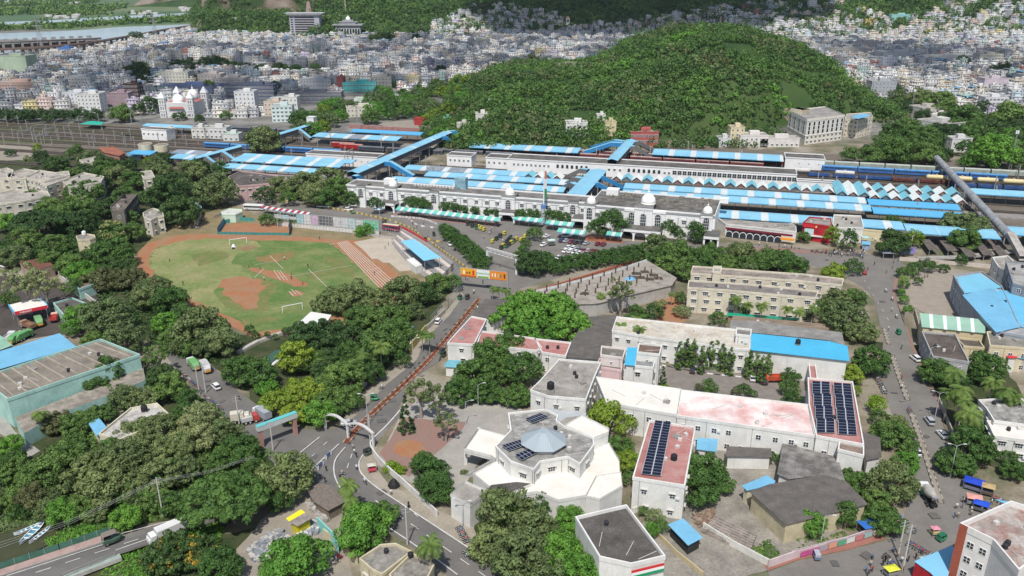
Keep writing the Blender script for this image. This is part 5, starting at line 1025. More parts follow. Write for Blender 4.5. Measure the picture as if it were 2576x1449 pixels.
def hb(lab,x,y,w,d,h,c,rot=0,win='plain',roofc=(.45,.42,.38),cat='house',extra=True,name='house',gap=3.2,z=None):
    g=GT(x,y) if z is None else G(x,y,z); t=thing(name,lab,cat,g,rot)
    MB().box(-w/2,w/2,0,d,-2,h).box(-w/2-.15,w/2+.15,-.15,.12,h,h+.7).box(-w/2-.15,w/2+.15,d-.12,d+.15,h,h+.7).box(-w/2-.15,-w/2+.12,.12,d-.12,h,h+.7).box(w/2-.12,w/2+.15,.12,d-.12,h,h+.7).build('wall',mwall(c,.12),t)
    MB().add([(-w/2,.1,h+.02),(w/2,.1,h+.02),(w/2,d,h+.02),(-w/2,d,h+.02)],[(0,1,2,3)]).build('roof',mroof(roofc,.3),t)
    if extra: MB().box(-w*.1,w*.25,d*.4,d*.75,h+.02,h+2.6).build('roof_room',mwall(c,.1),t)
    k=max(1,int(w/gap)); fl=max(1,int(h/3.1))
    if win:
        for f in range(fl):
            for j in range(k): inst('window',WIN[win],t,(-w/2+w*(j+.5)/k,0,f*(h/fl)+.9))
            for j in range(max(1,int(d/5))):
                s=1 if g.x<0 else -1; inst('window',WIN[win],t,(s*w/2,d*(j+.5)/max(1,int(d/5)),f*(h/fl)+.9),PI/2 if s>0 else -PI/2)
    return t
hb('white three-storey house at the foot of the green hill',1450,348,15,10,9,(.78,.77,.75),0,'std')
hb('pale yellow house among trees at the foot of the green hill',1535,344,8,9,9,(.68,.58,.35))
hb('small white house left of the pale yellow one by the hill',1512,322,6,8,7,(.75,.74,.7))
hb('brick red and white building behind the far footbridge',1620,367,20,12,8,(.45,.12,.11),0,'big',name='office_building',cat='building')
hb('cream gateway building with arch at the right foot of the hill',1852,368,10,9,13,(.7,.6,.4),0,'plain',name='gate_building',cat='building')
hb('white house with red side left of the many-arched building',1895,372,20,12,8,(.76,.72,.68),0)
hb('low white block in front of the arched building',1960,372,28,9,6,(.72,.68,.64),0,'std')
hb('white house cluster at the left of the cream gateway',1822,372,9,9,6,(.7,.7,.7))
hb('old low house behind the trees right on the hill foot',1975,312,10,6,5,(.4,.3,.22))
hb('ruined white block in the rubble lot',1165,332,9,7,5,(.6,.58,.53)); hb('hut on stilts above the rubble lot',1212,306,9,7,5,(.7,.68,.62))
hb('red pillared pavilion beside the rubble lot',1058,318,10,7,5.5,(.42,.05,.05),0,None,(.45,.12,.1),'pavilion',False,'pavilion')
hb('cream school block in the park trees',912,295,26,10,8,(.66,.62,.52),.25,'plain')
hb('white round-topped house beyond the park',1080,243,6,6,4,(.72,.68,.5),0,None)
hb('pale green roofed hall in the park',930,262,28,18,3.5,(.6,.66,.55),.1,None,(.52,.6,.5),'hall',False,'hall'); hb('second pale green roof in the park',990,254,20,12,3.5,(.6,.66,.55),.1,None,(.5,.58,.5),'hall',False,'hall')
hb('cream concrete building at the yard side left of the rubble',1125,318,6,5,6,(.15,.45,.3),0,None,(.7,.4,.25))
sheet('rubble_lot',[(1140,318),(1215,310),(1235,345),(1190,350),(1140,345)],mat((.4,.36,.31),'plain',.95,c2=(.2,.18,.15),amt=.4,sc=.3,thr=.5),jag=1)
sheet('clearing',[(840,290),(885,270),(882,300),(850,312)],conc); sheet('clearing',[(940,312),(1060,300),(1080,325),(1000,330)],dust,jag=1)
mb=MB(); ribbon(mb,[G(880,322).xy,G(970,328).xy,G(1065,333).xy],1.2,0,0,3.0); tag(mb.build('boundary_wall',mat((.42,.22,.2),'plain')),'long faded red boundary wall behind the far platforms','wall')
def hotel():
    h=18; L=Line((2031,302),(2124,291),h); t=thing('arched_hotel','cream building with tall white arches on two sides','hotel',L.loc(),L.rz); T=L.L
    lp=G(1986,280,h).xy-L.o; un=Vector((-L.u.y,L.u.x));
    W=T; Dp=lp.length; m=mwall((.74,.70,.62),.08)
    skew=lp.dot(L.u); dd=lp.dot(un); P=[(0,0),(W,0),(W+skew,dd),(skew,dd)]
    MB().prism(P,0,h,top=False).prism(offset([Vector(p) for p in P],-.3),h-1,h+.9,top=False).build('wall',m,t)
    MB().add([(a,b,h+.02) for a,b in P],[(0,1,2,3)]).build('roof',mroof((.4,.38,.35)),t)
    for x0,x1,y0,y1 in ((skew*.9,skew*.9+9,dd*.6,dd*.9),(W*.4,W*.65,dd*.6,dd*.9)): MB().box(x0,x1,y0,y1,h+.03,h+3).build('roof_room',mwall((.68,.62,.46)),t)
    aw=arch_mesh(1.9,8.8,.55,False,.15); mb_=MB().box(-.85,.85,-.2,-.17,2.6,3.0).box(-.85,.85,-.2,-.17,5.4,5.8).mesh('spandrel',m)
    for i in range(8):
        o=inst('arched_window',aw,t,(W*(i+.6)/8,0,7.6)); inst('spandrel',mb_,o)
    ang=math.atan2(-dd,-skew)
    for i in range(4): f=(i+.5)/4; o=inst('arched_window',aw,t,(skew*(1-f),dd*(1-f),7.6),ang); inst('spandrel',mb_,o)
    for i in range(9):
        for z in (1.2,4.4): inst('window',WIN['wide'],t,(W*(i+.5)/9,0,z))
    MB().prism(offset([Vector(p) for p in P],-.25),6.4,6.9,top=True,bot=True).build('cornice',pm((.75,.74,.7)),t)
hotel()
bld('apartment_block','cream block with blue rooftop canopy beside the many-arched building',[(2125,300),(2160,304),(2196,296),(2190,284),(2130,288)],13,mwall((.72,.66,.52),.08),mroof((.4,.38,.34)),'apartment block',win='plain',gap=3,fh=3)
shed('rooftop_canopy','blue rooftop canopy on the cream block',[(2140,292),(2170,285),(2193,290),(2158,299)],16.5,bsheet,cat='canopy',posts=True)
shed('orange_roof_shed','long orange-red roofed goods shed left of the drum tanks',[(246,372),(285,368),(316,384),(300,392),(262,384)],4,mat((.42,.16,.1),'sheet',.8,amt=.3),mwall((.4,.22,.18)))
shed('blue_roof_shed','faded blue roofed shed between the orange shed and the drum tanks',[(318,384),(352,380),(356,392),(322,394)],4,msheet((.2,.35,.5)),mwall((.3,.35,.4)))
hb('white three-window house between the tracks, larger one',545,352,17,9,8,(.68,.68,.66),-.1,'std'); hb('small white house with green roof edge beside the larger one',582,356,12,8,5,(.66,.68,.64),-.1,'std',(.4,.6,.52)); hb('white house with dark ground floor left of the larger track house',500,350,10,9,8,(.66,.65,.6),-.1,'std'); hb('cream gabled cabin in the left rail yard',424,343,9,6,4,(.6,.52,.38),-.1,None,(.3,.16,.12))
shed('green_tarp_roof','bright green tarpaulin roof at the far edge of the rail yard',[(200,312),(228,304),(262,307),(255,314)],4,pm((.03,.38,.28)),cat='shelter',posts=True)
townm=mat((.5,.5,.5),'town',.9,amt=.15,sc=.8)
PALS=[((.66,.66,.64),32),((.50,.51,.52),22),((.64,.61,.55),18),((.60,.54,.44),8),((.36,.38,.40),6),((.44,.52,.56),4),((.56,.44,.40),5),((.38,.50,.46),3),((.25,.36,.5),1),((.62,.54,.26),1),((.34,.16,.13),1.5),((.5,.44,.56),2)]
CN=['white','pale grey','off-white','cream','dark grey','pale blue','pinkish','mint green','blue','yellow','brick red','lilac']
def boxes_to_mesh(name,B,Cc,roofs=None):
    """B: n x (cx,cy,w,d,rot,z0,z1), Cc: n x 3"""
    B=np.asarray(B,float); n=len(B); c,s=np.cos(B[:,4]),np.sin(B[:,4]); V=np.zeros((n,8,3))
    for k,(a,b,z) in enumerate([(-1,-1,5),(1,-1,5),(1,1,5),(-1,1,5),(-1,-1,6),(1,-1,6),(1,1,6),(-1,1,6)]):
        x=a*B[:,2]/2; y=b*B[:,3]/2; V[:,k,0]=B[:,0]+x*c-y*s; V[:,k,1]=B[:,1]+x*s+y*c; V[:,k,2]=B[:,z]
    Fq=np.array([(4,5,6,7),(0,1,5,4),(1,2,6,5),(2,3,7,6),(3,0,4,7)]); F_=(Fq[None]+8*np.arange(n)[:,None,None]).reshape(-1,4)
    me=bpy.data.meshes.new(name); me.vertices.add(n*8); me.vertices.foreach_set('co',V.ravel()); me.loops.add(F_.size); me.loops.foreach_set('vertex_index',F_.ravel().astype(np.int32)); me.polygons.add(len(F_)); me.polygons.foreach_set('loop_start',np.arange(0,F_.size,4,dtype=np.int32)); me.update()
    col=np.ones((n,5,4,4)); Cc=np.asarray(Cc,float); rf=np.asarray(roofs,float) if roofs is not None else Cc*.8
    col[:,:,:,:3]=Cc[:,None,None,:]; col[:,0,:,:3]=rf[:,None,:]
    at=me.color_attributes.new('Col','FLOAT_COLOR','CORNER'); at.data.foreach_set('color',col.ravel()); me.materials.append(townm); return me
def house_boxes(r,cx,cy,w,d,h,rot,z,ci):
    base=PALS[ci][0]; j=r.uniform(.82,1.12); c=tuple(min(.8,v*j) for v in base); rf=r.choice([(.44,.42,.39),(.36,.35,.34),(.52,.51,.48),(.28,.27,.26),(.62,.62,.6),(.46,.42,.38)])
    B=[(cx,cy,w,d,rot,z-3,z+h)];Cc=[c];Rf=[rf]; cs,sn=math.cos(rot),math.sin(rot); P=lambda x,y:(cx+x*cs-y*sn,cy+x*sn+y*cs)
    fl=max(1,int(h/3.1)); ledge=tuple(v*.9+.06 for v in c)
    for f in range(1,fl+1): B.append((cx,cy,w+.9,d+.9,rot,z+f*h/fl-.22,z+f*h/fl+(.35 if f<fl else .05))); Cc.append(ledge); Rf.append(rf)
    for x,y,ww,dd in ((0,-d/2,w+.3,.25),(0,d/2,w+.3,.25),(-w/2,0,.25,d),(w/2,0,.25,d)): q=P(x,y); B.append((*q,ww,dd,rot,z+h+.05,z+h+.85)); Cc.append(c); Rf.append(c)
    feat='plain flat roof'
    if r.random()<.75: q=P(r.uniform(-.25,.25)*w,r.uniform(0,.3)*d); B.append((*q,w*.35,d*.3,rot,z+h,z+h+2.5)); Cc.append(c); Rf.append(rf); feat='rooftop room'
    if r.random()<.4: q=P(r.uniform(-.35,.35)*w,r.uniform(-.3,.3)*d); B.append((*q,1.4,1.4,rot,z+h,z+h+1.6)); k=r.choice([(.02,.02,.02),(.75,.75,.73)]); Cc.append(k); Rf.append(k); feat='rooftop tank' if feat!='rooftop room' else 'rooftop room and tank'
    if r.random()<.06: q=P(0,d*.1); k=(.12,.36,.6) if r.random()<.7 else (.3,.32,.34); B.append((*q,w*.8,d*.7,rot,z+h+2.6,z+h+2.75)); Cc.append(k); Rf.append(k); feat=('blue' if k[0]<.2 else 'grey')+' rooftop canopy'
    return B,Cc,Rf,fl,feat
LIT_A=[(-200,156),(60,153),(160,146),(250,133),(340,112),(400,100),(485,80),(500,92),(600,96),(735,94),(860,90),(900,92),(1075,88),(1080,60),(1130,45),(1180,20),(1300,12),(1400,38),(1430,60),(1330,70),(1300,85),(1380,80),(1480,62),(1560,62),(1700,38),(1800,22),(1930,15),(2060,18),(2100,6),(2200,32),(2330,40),(2380,8),(2500,8),(2700,8),(2700,300),(2560,330),(2480,420),(2400,400),(2330,300),(2240,250),(2210,270),(2200,262),(2050,300),(1900,330),(1200,330),(1130,200),(1050,232),(940,222),(860,250),(770,262),(700,290),(580,300),(500,298),(250,275),(-200,280)]
CANAL=[(1150,30),(1160,60),(1040,70)]
holes=[[(318,165),(345,155),(392,175),(395,205),(365,218),(330,215)],[(425,155),(480,150),(560,150),(640,165),(830,170),(860,188),(760,195),(640,190),(560,182),(470,180),(430,180)],[(725,90),(812,90),(812,44),(725,44)],[(845,94),(905,94),(905,48),(845,48)],[(975,48),(1060,55),(1068,75),(1010,82),(975,60)],[(2380,300),(2640,300),(2640,430),(2380,430)],[(2110,330),(2400,330),(2380,400),(2110,400)],[(2230,230),(2260,225),(2340,270),(2320,300),(2240,280)],[(1975,270),(2210,270),(2210,400),(1975,400)]]
SPEC=[]  # footprints of the named town buildings, kept free
def special(lab,x,y,w,d,h,ci_or_c,rot=0,name='building',cat='building',win='plain',extra=True,gap=3.2,roofc=(.45,.43,.4)):
    t=hb(lab,x,y,w,d,h,ci_or_c,rot,win,roofc,cat,extra,name,gap); SPEC.append((t.location.x,t.location.y+d/2,max(w,d)/2+4)); return t
special('pale green grain silo block with ribbed walls',30,190,42,22,22,(.42,.52,.38),-.05,'silo','silo',None)
special('long white five-storey block left in the town',442,222,30,18,16,(.62,.60,.52),0)
special('beige office block left of the palms',530,228,24,18,16,(.52,.46,.42),0); special('beige wide office block right of the palms',578,232,32,20,13,(.5,.46,.43),0)
special('dark blue glazed office slab',630,262,48,14,17,(.10,.12,.18),-.1,win='big',roofc=(.15,.16,.2)); special('blue and white long institute block behind the church',480,240,60,12,10,(.18,.24,.42),-.05,win='wide')
special('white apartment block by the trees on the left',228,285,20,14,16,(.70,.70,.68),.0); special('white curved-corner house left of the apartment block',190,262,22,12,10,(.66,.68,.72),0)
special('brown unfinished tower in the left town',335,262,13,12,18,(.10,.06,.05),0,win='big'); special('blue-topped shop building near the brown tower',300,270,20,12,12,(.35,.25,.28),0)
special('terracotta banded building at the left edge',38,232,46,18,9,(.5,.34,.28),-.03,win='wide'); special('white stepped building in the left town',200,228,26,14,13,(.66,.65,.6),0)
special('tall white apartment slab at the yard right of the blue church roofs',618,275,18,12,15,(.72,.72,.72),0,win='plain')
special('cream house cluster with yellow stair tower behind the yard trees',690,292,16,12,12,(.62,.52,.42),0); special('white and aqua four-storey house beside the yard',712,308,17,12,13,(.62,.74,.72),.1,win='wide'); special('white house with blue roof canopy behind the aqua one',730,280,14,12,12,(.7,.7,.66),0)
special('turquoise building with blue windows in the middle town',905,232,34,12,9,(.12,.55,.52),.12,win='wide'); special('unfinished concrete frame beside the turquoise building',960,222,22,14,11,(.4,.38,.34),-.1,win='big')
special('long dark grey glazed block in front of the turquoise one',780,262,60,12,10,(.14,.15,.18),.03,win='big'); special('grey and white office block with square windows',795,230,32,14,12,(.5,.52,.54),0); special('brick red tower block in the middle town',857,232,7,12,14,(.3,.1,.09),0,win=None)
special('yellow house above the park trees',1035,218,16,12,10,(.68,.6,.36),0)
special('white hotel block with big sign wall right of the hill',2235,182,17,12,17,(.74,.74,.76),0); special('grey block with diagonal dark mark right of the hill',2218,252,24,14,17,(.40,.42,.45),0); special('long beige college slab right of the hill',2130,145,60,12,12,(.42,.40,.36),-.25,win='plain'); special('second beige college slab behind',2180,128,50,14,13,(.45,.43,.4),.0); special('white industrial hall with row of small windows right',2260,155,52,22,12,(.5,.52,.53),-.1,win='small'); special('long white wall-like block far right in the town',2390,158,75,10,9,(.6,.6,.56),.0,win='small'); special('cream layered block at the far right town',2490,165,30,18,14,(.6,.56,.46),0,win='big')
special('pink blank-walled block at the right town',2500,235,24,14,14,(.58,.5,.55),0,win=None); special('white square-windowed house at the right trees',2500,285,20,12,13,(.70,.70,.72),0,win='big'); special('dark block with white front right of the hill slope',2105,175,22,14,14,(.18,.17,.18),0,win='big')
special('yellow-topped house on the right slope',2190,66,20,12,10,(.66,.5,.16),0); special('turquoise and lilac long house on the right slope',2265,52,34,12,10,(.3,.6,.6),0); special('tall white stepped house high on the right slope',2043,28,14,12,20,(.62,.62,.6),0)
special('blue-fronted building at the foot of the viaduct',165,142,18,12,12,(.08,.2,.48),0); special('pale building at the foot of the viaduct',130,148,32,14,10,(.62,.6,.55),0)
special('terraced white house block in the lower right trees',2395,345,24,24,10,(.6,.59,.55),.4,win='plain'); special('house with blue roof sheet in the lower right trees',2345,300,24,16,9,(.6,.56,.5),.3,win='plain'); special('white villa at the top right of the tubular bridge',2415,385,14,10,9,(.66,.66,.64),.0)
def palace():
    g=G(448,296); t=thing('towered_church','white church with four pointed corner towers and round domes','church',g,.0); wm=mwall((.66,.66,.66),.1); sr=pm((.62,.63,.64))  # white walls greyed: the partial shade on them is put into wm
    MB().box(-12,12,3,34,0,11).build('wall',wm,t); MB().box(-12,12,3,34,11,11.3).build('roof',mroof((.6,.2,.18),.2),t)
    MB().box(-9,9,0,3,0,12.5).build('front',wm,t); MB().add([(-7,-1.5,7.6),(7,-1.5,7.6),(5.5,.0,9.2),(-5.5,.0,9.2)],[(0,1,2,3)]).build('porch_roof',pm((.3,.1,.08)),t)
    for x,y in ((-12,0),(12,0),(-12,34),(12,34)):
        MB().box(x-2.6,x+2.6,y-1,y+4.2,0,16).box(x-2.9,x+2.9,y-1.3,y+4.5,11,11.5).box(x-2.9,x+2.9,y-1.3,y+4.5,5.4,5.9).box(x-2.9,x+2.9,y-1.3,y+4.5,16,16.5).build('tower',wm,t)
        MB().add([(x-3,y-1.4,16.5),(x+3,y-1.4,16.5),(x+3,y+4.6,16.5),(x-3,y+4.6,16.5),(x,y+1.6,22)],[(0,1,4),(1,2,4),(2,3,4),(3,0,4)]).build('spire',sr,t)
        for z in (1,6.8,12.2): inst('window',WIN['plain'],t,(x-1,y-1,z),0,(.7,1,1.8)); inst('window',WIN['plain'],t,(x+1,y-1,z),0,(.7,1,1.8))
    dome(t,0,6,12.5,4.6); dome(t,4,30,14,4.2)
    SPEC.append((g.x,g.y+18,26))
palace()
def hillsite():
    g=GT(769,92); t=thing('temple_office_tower','tall grey office slab below the temple hill','office building',g); m=mwall((.46,.46,.50),.12)
    MB().box(-26,26,0,22,-4,36).build('wall',m,t); MB().box(-30,30,-3,25,36,38.5).box(-33,33,-4,26,38.5,39.3).build('roof',mat((.6,.6,.6),'plain'),t)
    for f in range(8):
        MB().box(-17,17,-.25,0,3+f*4,5.2+f*4).build('window_band',pm((.035,.03,.03)),t)
    for f in range(8): MB().box(-24,-20,-.2,0,3+f*4,5+f*4).build('window',glass,t)
    g2=GT(778,46); r=thing('temple_gopuram','tapering pink temple tower on the hill','temple tower',g2); pmn=mat((.42,.28,.26),'plain',.9,c2=(.5,.42,.38),amt=.4,sc=.4)
    for i in range(8): w=16*(1-i*.085); MB().box(-w/2,w/2,0,8*(1-i*.08),i*3.6-3,i*3.6+.6).box(-w/2+.7,w/2-.7,.5,8*(1-i*.08)-.5,i*3.6+.6,i*3.6+3.6).build('tier',pmn,r)
    MB().lathe([(1.2,0),(2.2,.8),(1.6,2.4),(.3,3.4)],cx=0,cy=4).build('finial',pmn,r,(0,0,25.8))
    g3=GT(876,90); t=thing('arched_temple_hall','grey temple hall with a row of tall arches and stepped dome','temple',g3); m=mwall((.36,.37,.38),.15)
    MB().box(-22,22,0,18,-4,16).box(-26,26,-3,20,16,18).build('wall',m,t); MB().box(-14,14,3,16,18,21).box(-16,16,2,17,21,22).box(-9,9,5,14,22,25).build('upper_tier',m,t); dome(t,0,9,25,4)
    me=arch_mesh(3.4,9,.4,False,.2)
    for i in range(9): inst('arch',me,t,(-19+i*4.75,0,2))
    for k,(a,b) in enumerate((((590,52),(700,36)),((700,42),(735,46)),((800,46),(870,40)))):
        A=GT(*a);B=GT(*b); o=MB(); ribbon(o,[A.xy,B.xy],9,A.z-4,0,A.z+4); ribbon(o,[A.xy,B.xy],12,A.z+4,1,A.z+5); tag(o.build('temple_gallery',[mwall((.6,.56,.5)),pm((.72,.7,.66))]),['long white-roofed gallery on the left hill shoulder','short gallery beside the tall grey office slab','red-fronted gallery behind the arched temple hall'][k],'gallery')
    g=GT(870,34); c=thing('tower_crane','yellow and grey construction crane above the temple','crane',g); MB().box(-.9,.9,-.9,.9,0,24).build('mast',pm((.35,.3,.25)),c); MB().box(-14,34,-.7,.7,24,25.4).build('jib',pm((.55,.4,.1)),c)
    g=GT(1811,69); c=thing('hill_monument','pink stupa-like pillar on the top of the green hill','monument',g); MB().lathe([(3.0,0),(3.0,1),(2.3,1.2),(1.9,8),(1.6,14),(1.9,14.2),(1.9,15),(1.2,15.5),(.9,18),(.2,19)],k=10).build('pillar',mat((.62,.40,.33),'plain'),c)
    g=GT(2066,105); c=thing('clock_tower','pale square tower with open top in the slope town','tower',GT(1428,70)); MB().box(-3,3,-3,3,-3,16).build('shaft',mwall((.6,.6,.6)),c); MB().box(-2,2,-3.05,-3,9,14).build('opening',pm((.06,.05,.05)),c)
    MB().add([(-3.5,-3.5,16),(3.5,-3.5,16),(3.5,3.5,16),(-3.5,3.5,16),(0,0,20)],[(0,1,4),(1,2,4),(2,3,4),(3,0,4)]).build('roof',pm((.25,.1,.08)),c)
    for lab,x,y,w_,c_ in (('ruined white wall on the hill shoulder',1445,172,22,(.6,.53,.45)),('low brown ruin wall left on the hill shoulder',1412,174,10,(.45,.38,.28))):
        g=GT(x,y); o=MB().box(-w_/2,w_/2,0,5,-2,5).build('ruin_wall',mwall(c_,.3),None,g); tag(o,lab,'ruin')
hillsite()
def town():
    r=random.Random(11); near=[];cand=[]
    X0,X1,Y0,Y1=-760,1320,590,1760
    y=Y0
    while y<Y1:
        stepy=11.5 if y<1500 else 10; x=X0+r.uniform(0,6)
        while x<X1:
            w=r.uniform(6.5,13); jx=x+w/2; jy=y+r.uniform(-3.5,3.5); x+=w+r.uniform(.1,1.3)*(1 if r.random()<.92 else 3)
            z=Hs(jx,jy)
            if z>75: continue
            px,py=proj((jx,jy,z))
            if not(-30<px<2606 and 2<py<420): continue
            if not in_poly(px,py,LIT_A): continue
            if jy<1100 and z>4 : continue
            if any(in_poly(px,py,h_) for h_ in holes): continue
            if z>3 and r.random()<z/95: continue
            if any((jx-a)**2+(jy-b)**2<c*c or (abs(jx-a*jy/b)<c*.7 and -c-22<jy-b<0) for a,b,c in SPEC): continue
            if jy>900 and Hs(jx*820/jy,820)>CAMH-(CAMH-z-8)*820/jy+2 : continue
            d=r.uniform(6.5,10.5); h=r.choice([3.4,3.4,6.6,6.6,6.6,9.6,9.8,12.8] if jy>760 else [3.4,3.4,3.4,6.6,6.6,9.6]);
            if z>3: h=r.choice([3.4,6.6,6.6,9.8])
            ci=r.choices(range(len(PALS)),[p[1] for p in PALS])[0]
            cand.append((jx,jy,w,d,h,r.choice([r.uniform(-.1,.1),r.uniform(-.35,.35),.5 if jx>300 else .1]),z,ci,px,py))
        y+=stepy
    cand.sort(key=lambda c:math.hypot(c[0],c[1])); print('houses',len(cand))
    for c in cand[:285]:
        jx,jy,w,d,h,rot,z,ci,px,py=c; B,Cc,Rf,fl,feat=house_boxes(r,0,0,w,d,h,rot,0,ci); me=boxes_to_mesh('town_house',B,Cc,Rf); o=inst('town_house',me,None,(jx,jy,z)); tag(o,None,'house',"houses of the old town"); auto(o,f"{CN[ci]} {['one','two','three','four','five','six'][fl-1]}-storey house, {feat}")
    Bs=[];Cs=[];Rs=[]
    for c in cand[285:]:
        jx,jy,w,d,h,rot,z,ci,px,py=c; B,Cc,Rf,fl,feat=house_boxes(r,jx,jy,w,d,h,rot,z,ci); Bs+=B;Cs+=Cc;Rs+=Rf
    o=inst('distant_houses',boxes_to_mesh('distant_houses',Bs,Cs,Rs)); tag(o,'dense mass of small flat-roofed houses filling the far town and slopes','houses',kind='stuff')
town()
r=random.Random(9); Bs=[];Cs=[]
for (x0,x1,y0,y1,n) in ((15,200,4,12,60),(325,400,32,38,12),(455,545,20,30,14),(120,200,42,47,10),(60,110,0,4,10)):
    for i in range(n):
        g=G(r.uniform(x0,x1),r.uniform(y0,y1)); Bs.append((g.x,g.y,r.uniform(8,18),10,r.uniform(-.2,.2),0,r.uniform(4,9))); Cs.append((.5,.5,.48))
tag(inst('far_bank_village',boxes_to_mesh('far_bank_village',Bs,Cs)),'scattered white houses on the far river bank','village',kind='stuff')
def barrage():
    a=G(-10,127); b=G(262,121); a=G(-40,130); b=G(258,116); e=(b-a).xy; Le=e.length; rz=math.atan2(e.y,e.x); t=thing('river_barrage','long concrete river barrage with rows of gates and piers','barrage',(a.x,a.y,0),rz); t.scale=(1,1,.82); cm=mat((.30,.27,.25),'plain',.9,amt=.2,sc=.1); n=int(Le/13)
    MB().box(0,Le,0,9,13,15.5).box(0,Le,-1,-.5,15.5,16.8).build('road_deck',cm,t); pier=MB().box(-1.6,1.6,-3,12,0,13).mesh('pier',mat((.34,.3,.27),'plain')); hut=MB().box(-3.2,3.2,2,7,17,21).mesh('gate_house',mat((.42,.40,.38),'plain')); gt=MB().box(-4.9,4.9,4,4.6,2,11).mesh('gate',mat((.09,.08,.08),'plain'))
    for i in range(n): inst('pier',pier,t,(i*13+1,0,0)); inst('gate_house',hut,t,(i*13+7,0,0)); inst('gate',gt,t,(i*13+7.5,0,0))
barrage()
def viaduct():
    pts=[G(x,y) for x,y in smooth_line([(-60,146),(60,140),(140,134),(230,124),(310,110),(345,104),(400,92),(478,79)],5)]; mb=MB(); ribbon(mb,[p.xy for p in pts],9,9,0,11.2); ribbon(mb,[p.xy for p in pts],1,11.2,0,12)
    c=pts[0]; t=thing('railway_viaduct','long brown viaduct curving past the river','viaduct',(c.x,c.y,0)); o=mb.build('deck',mat((.24,.17,.14),'plain',.9,amt=.2)); o.parent=t; o.location=(-c.x,-c.y,0)
    pm_=MB().box(-1.5,1.5,-3,3,0,9).mesh('pier',mat((.3,.26,.23),'plain'))
    for p in pts[::1]: inst('pier',pm_,t,(p.x-c.x,p.y-c.y,0),.3)
viaduct()
for lab,x,y,h in (('tall lattice power pylon left before the river',105,127,50),('lattice power pylon behind the viaduct',393,104,46)):
    g=G(x,y); t=thing('power_pylon',lab,'power pylon',g); mb=MB()
    for sx in (-1,1):
        for sy in (-1,1): mb.tube([(sx*4,sy*4,0),(sx*1,sy*1,h*.7),(sx*.3,sy*.3,h)],.25,k=4)
    for i in range(12):
        z=h*i/12; w_=4-3*min(1,z/(h*.7));
        for s in (-1,1): mb.tube([(-w_,s*w_,z),(w_*.8,s*w_*.8,z+h/12)],.18,k=4)
    mb.build('mast',steel,t); MB().box(-8,8,-.3,.3,h*.72,h*.74).box(-6.5,6.5,-.3,.3,h*.86,h*.88).build('cross_arm',steel,t)
def cloud(name,lab,px,z=1500,n=120,r0=(26,60),seed=1):
    r=random.Random(seed); P=[G(x,y).xy for x,y in px]; xs=[p.x for p in P]; ys=[p.y for p in P]; k=SDIR/SDIR.z; S_=[];
    while len(S_)<n:
        x=r.uniform(min(xs),max(xs)); y=r.uniform(min(ys),max(ys))
        if in_poly(x,y,P): S_.append((x,y,r.uniform(*r0)))
    bm=bmesh.new(); bmesh.ops.create_icosphere(bm,subdivisions=2,radius=1); v0=np.array([v.co[:] for v in bm.verts]); f0=np.array([[v.index for v in f.verts] for f in bm.faces]); bm.free(); V=[];Fs=[]
    for i,(x,y,q) in enumerate(S_):
        dz=r.uniform(-20,25); V.append(v0*[q,q,q*.5]+[x+k.x*(z+dz),y+k.y*(z+dz),z+dz]); Fs.append(f0+i*len(v0))
    me=bpy.data.meshes.new(name); me.from_pydata(np.concatenate(V).tolist(),[],np.concatenate(Fs).tolist()); me.materials.append(pm((.85,.85,.87),1)); o=inst(name,me); tag(o,lab,'cloud',kind='stuff')
import bmesh
cloud('cloud','flat white cloud shading the middle of the old town',[(-150,150),(250,140),(500,118),(760,112),(1000,100),(1300,98),(1500,90),(1750,75),(1950,110),(2150,110),(2300,150),(2250,185),(2080,150),(1900,150),(1500,170),(1250,178),(1150,215),(960,225),(800,255),(600,275),(380,255),(100,265),(-150,270)],n=900,r0=(9,19),seed=3,z=2600)
cloud('cloud','white cloud shading the dark wooded ridge',[(1190,66),(1300,60),(1450,50),(1800,45),(2060,50),(2060,90),(1700,98),(1500,100),(1250,95)],z=2200,n=420,r0=(26,52),seed=5)
cloud('cloud','small broken cloud shading the far right town',[(2080,120),(2300,118),(2620,150),(2620,210),(2400,215),(2250,200),(2120,160)],z=2300,n=150,r0=(10,20),seed=8)
LEAF={'mid':mat((.13,.235,.062),'leaf',c2=(.55,.62,.6)),'dark':mat((.06,.125,.038),'leaf',c2=(.6,.65,.6)),'bright':mat((.135,.31,.05),'leaf',c2=(.6,.7,.6)),'olive':mat((.165,.24,.095),'leaf',c2=(.6,.6,.6)),'deep':mat((.088,.185,.045),'leaf',c2=(.55,.6,.6)),
 'yellow':mat((.22,.33,.045),'leaf',c2=(.7,.75,.6)),'pale':mat((.27,.33,.16),'leaf',c2=(.6,.65,.6)),'brown':mat((.15,.175,.075),'leaf',c2=(.6,.6,.6)),'palm':mat((.13,.22,.055),'leaf',c2=(.7,.7,.6)),'flower':mat((.42,.40,.18),'leaf',c2=(.8,.85,.8)),'gold':mat((.34,.25,.03),'leaf',c2=(.9,.9,.9)),'lime':mat((.22,.36,.03),'leaf',c2=(.8,.8,.8))}
bark=mat((.16,.13,.10),'plain',.95,amt=.3,sc=2); palebark=mat((.42,.37,.31),'plain',.95,amt=.3,sc=2)
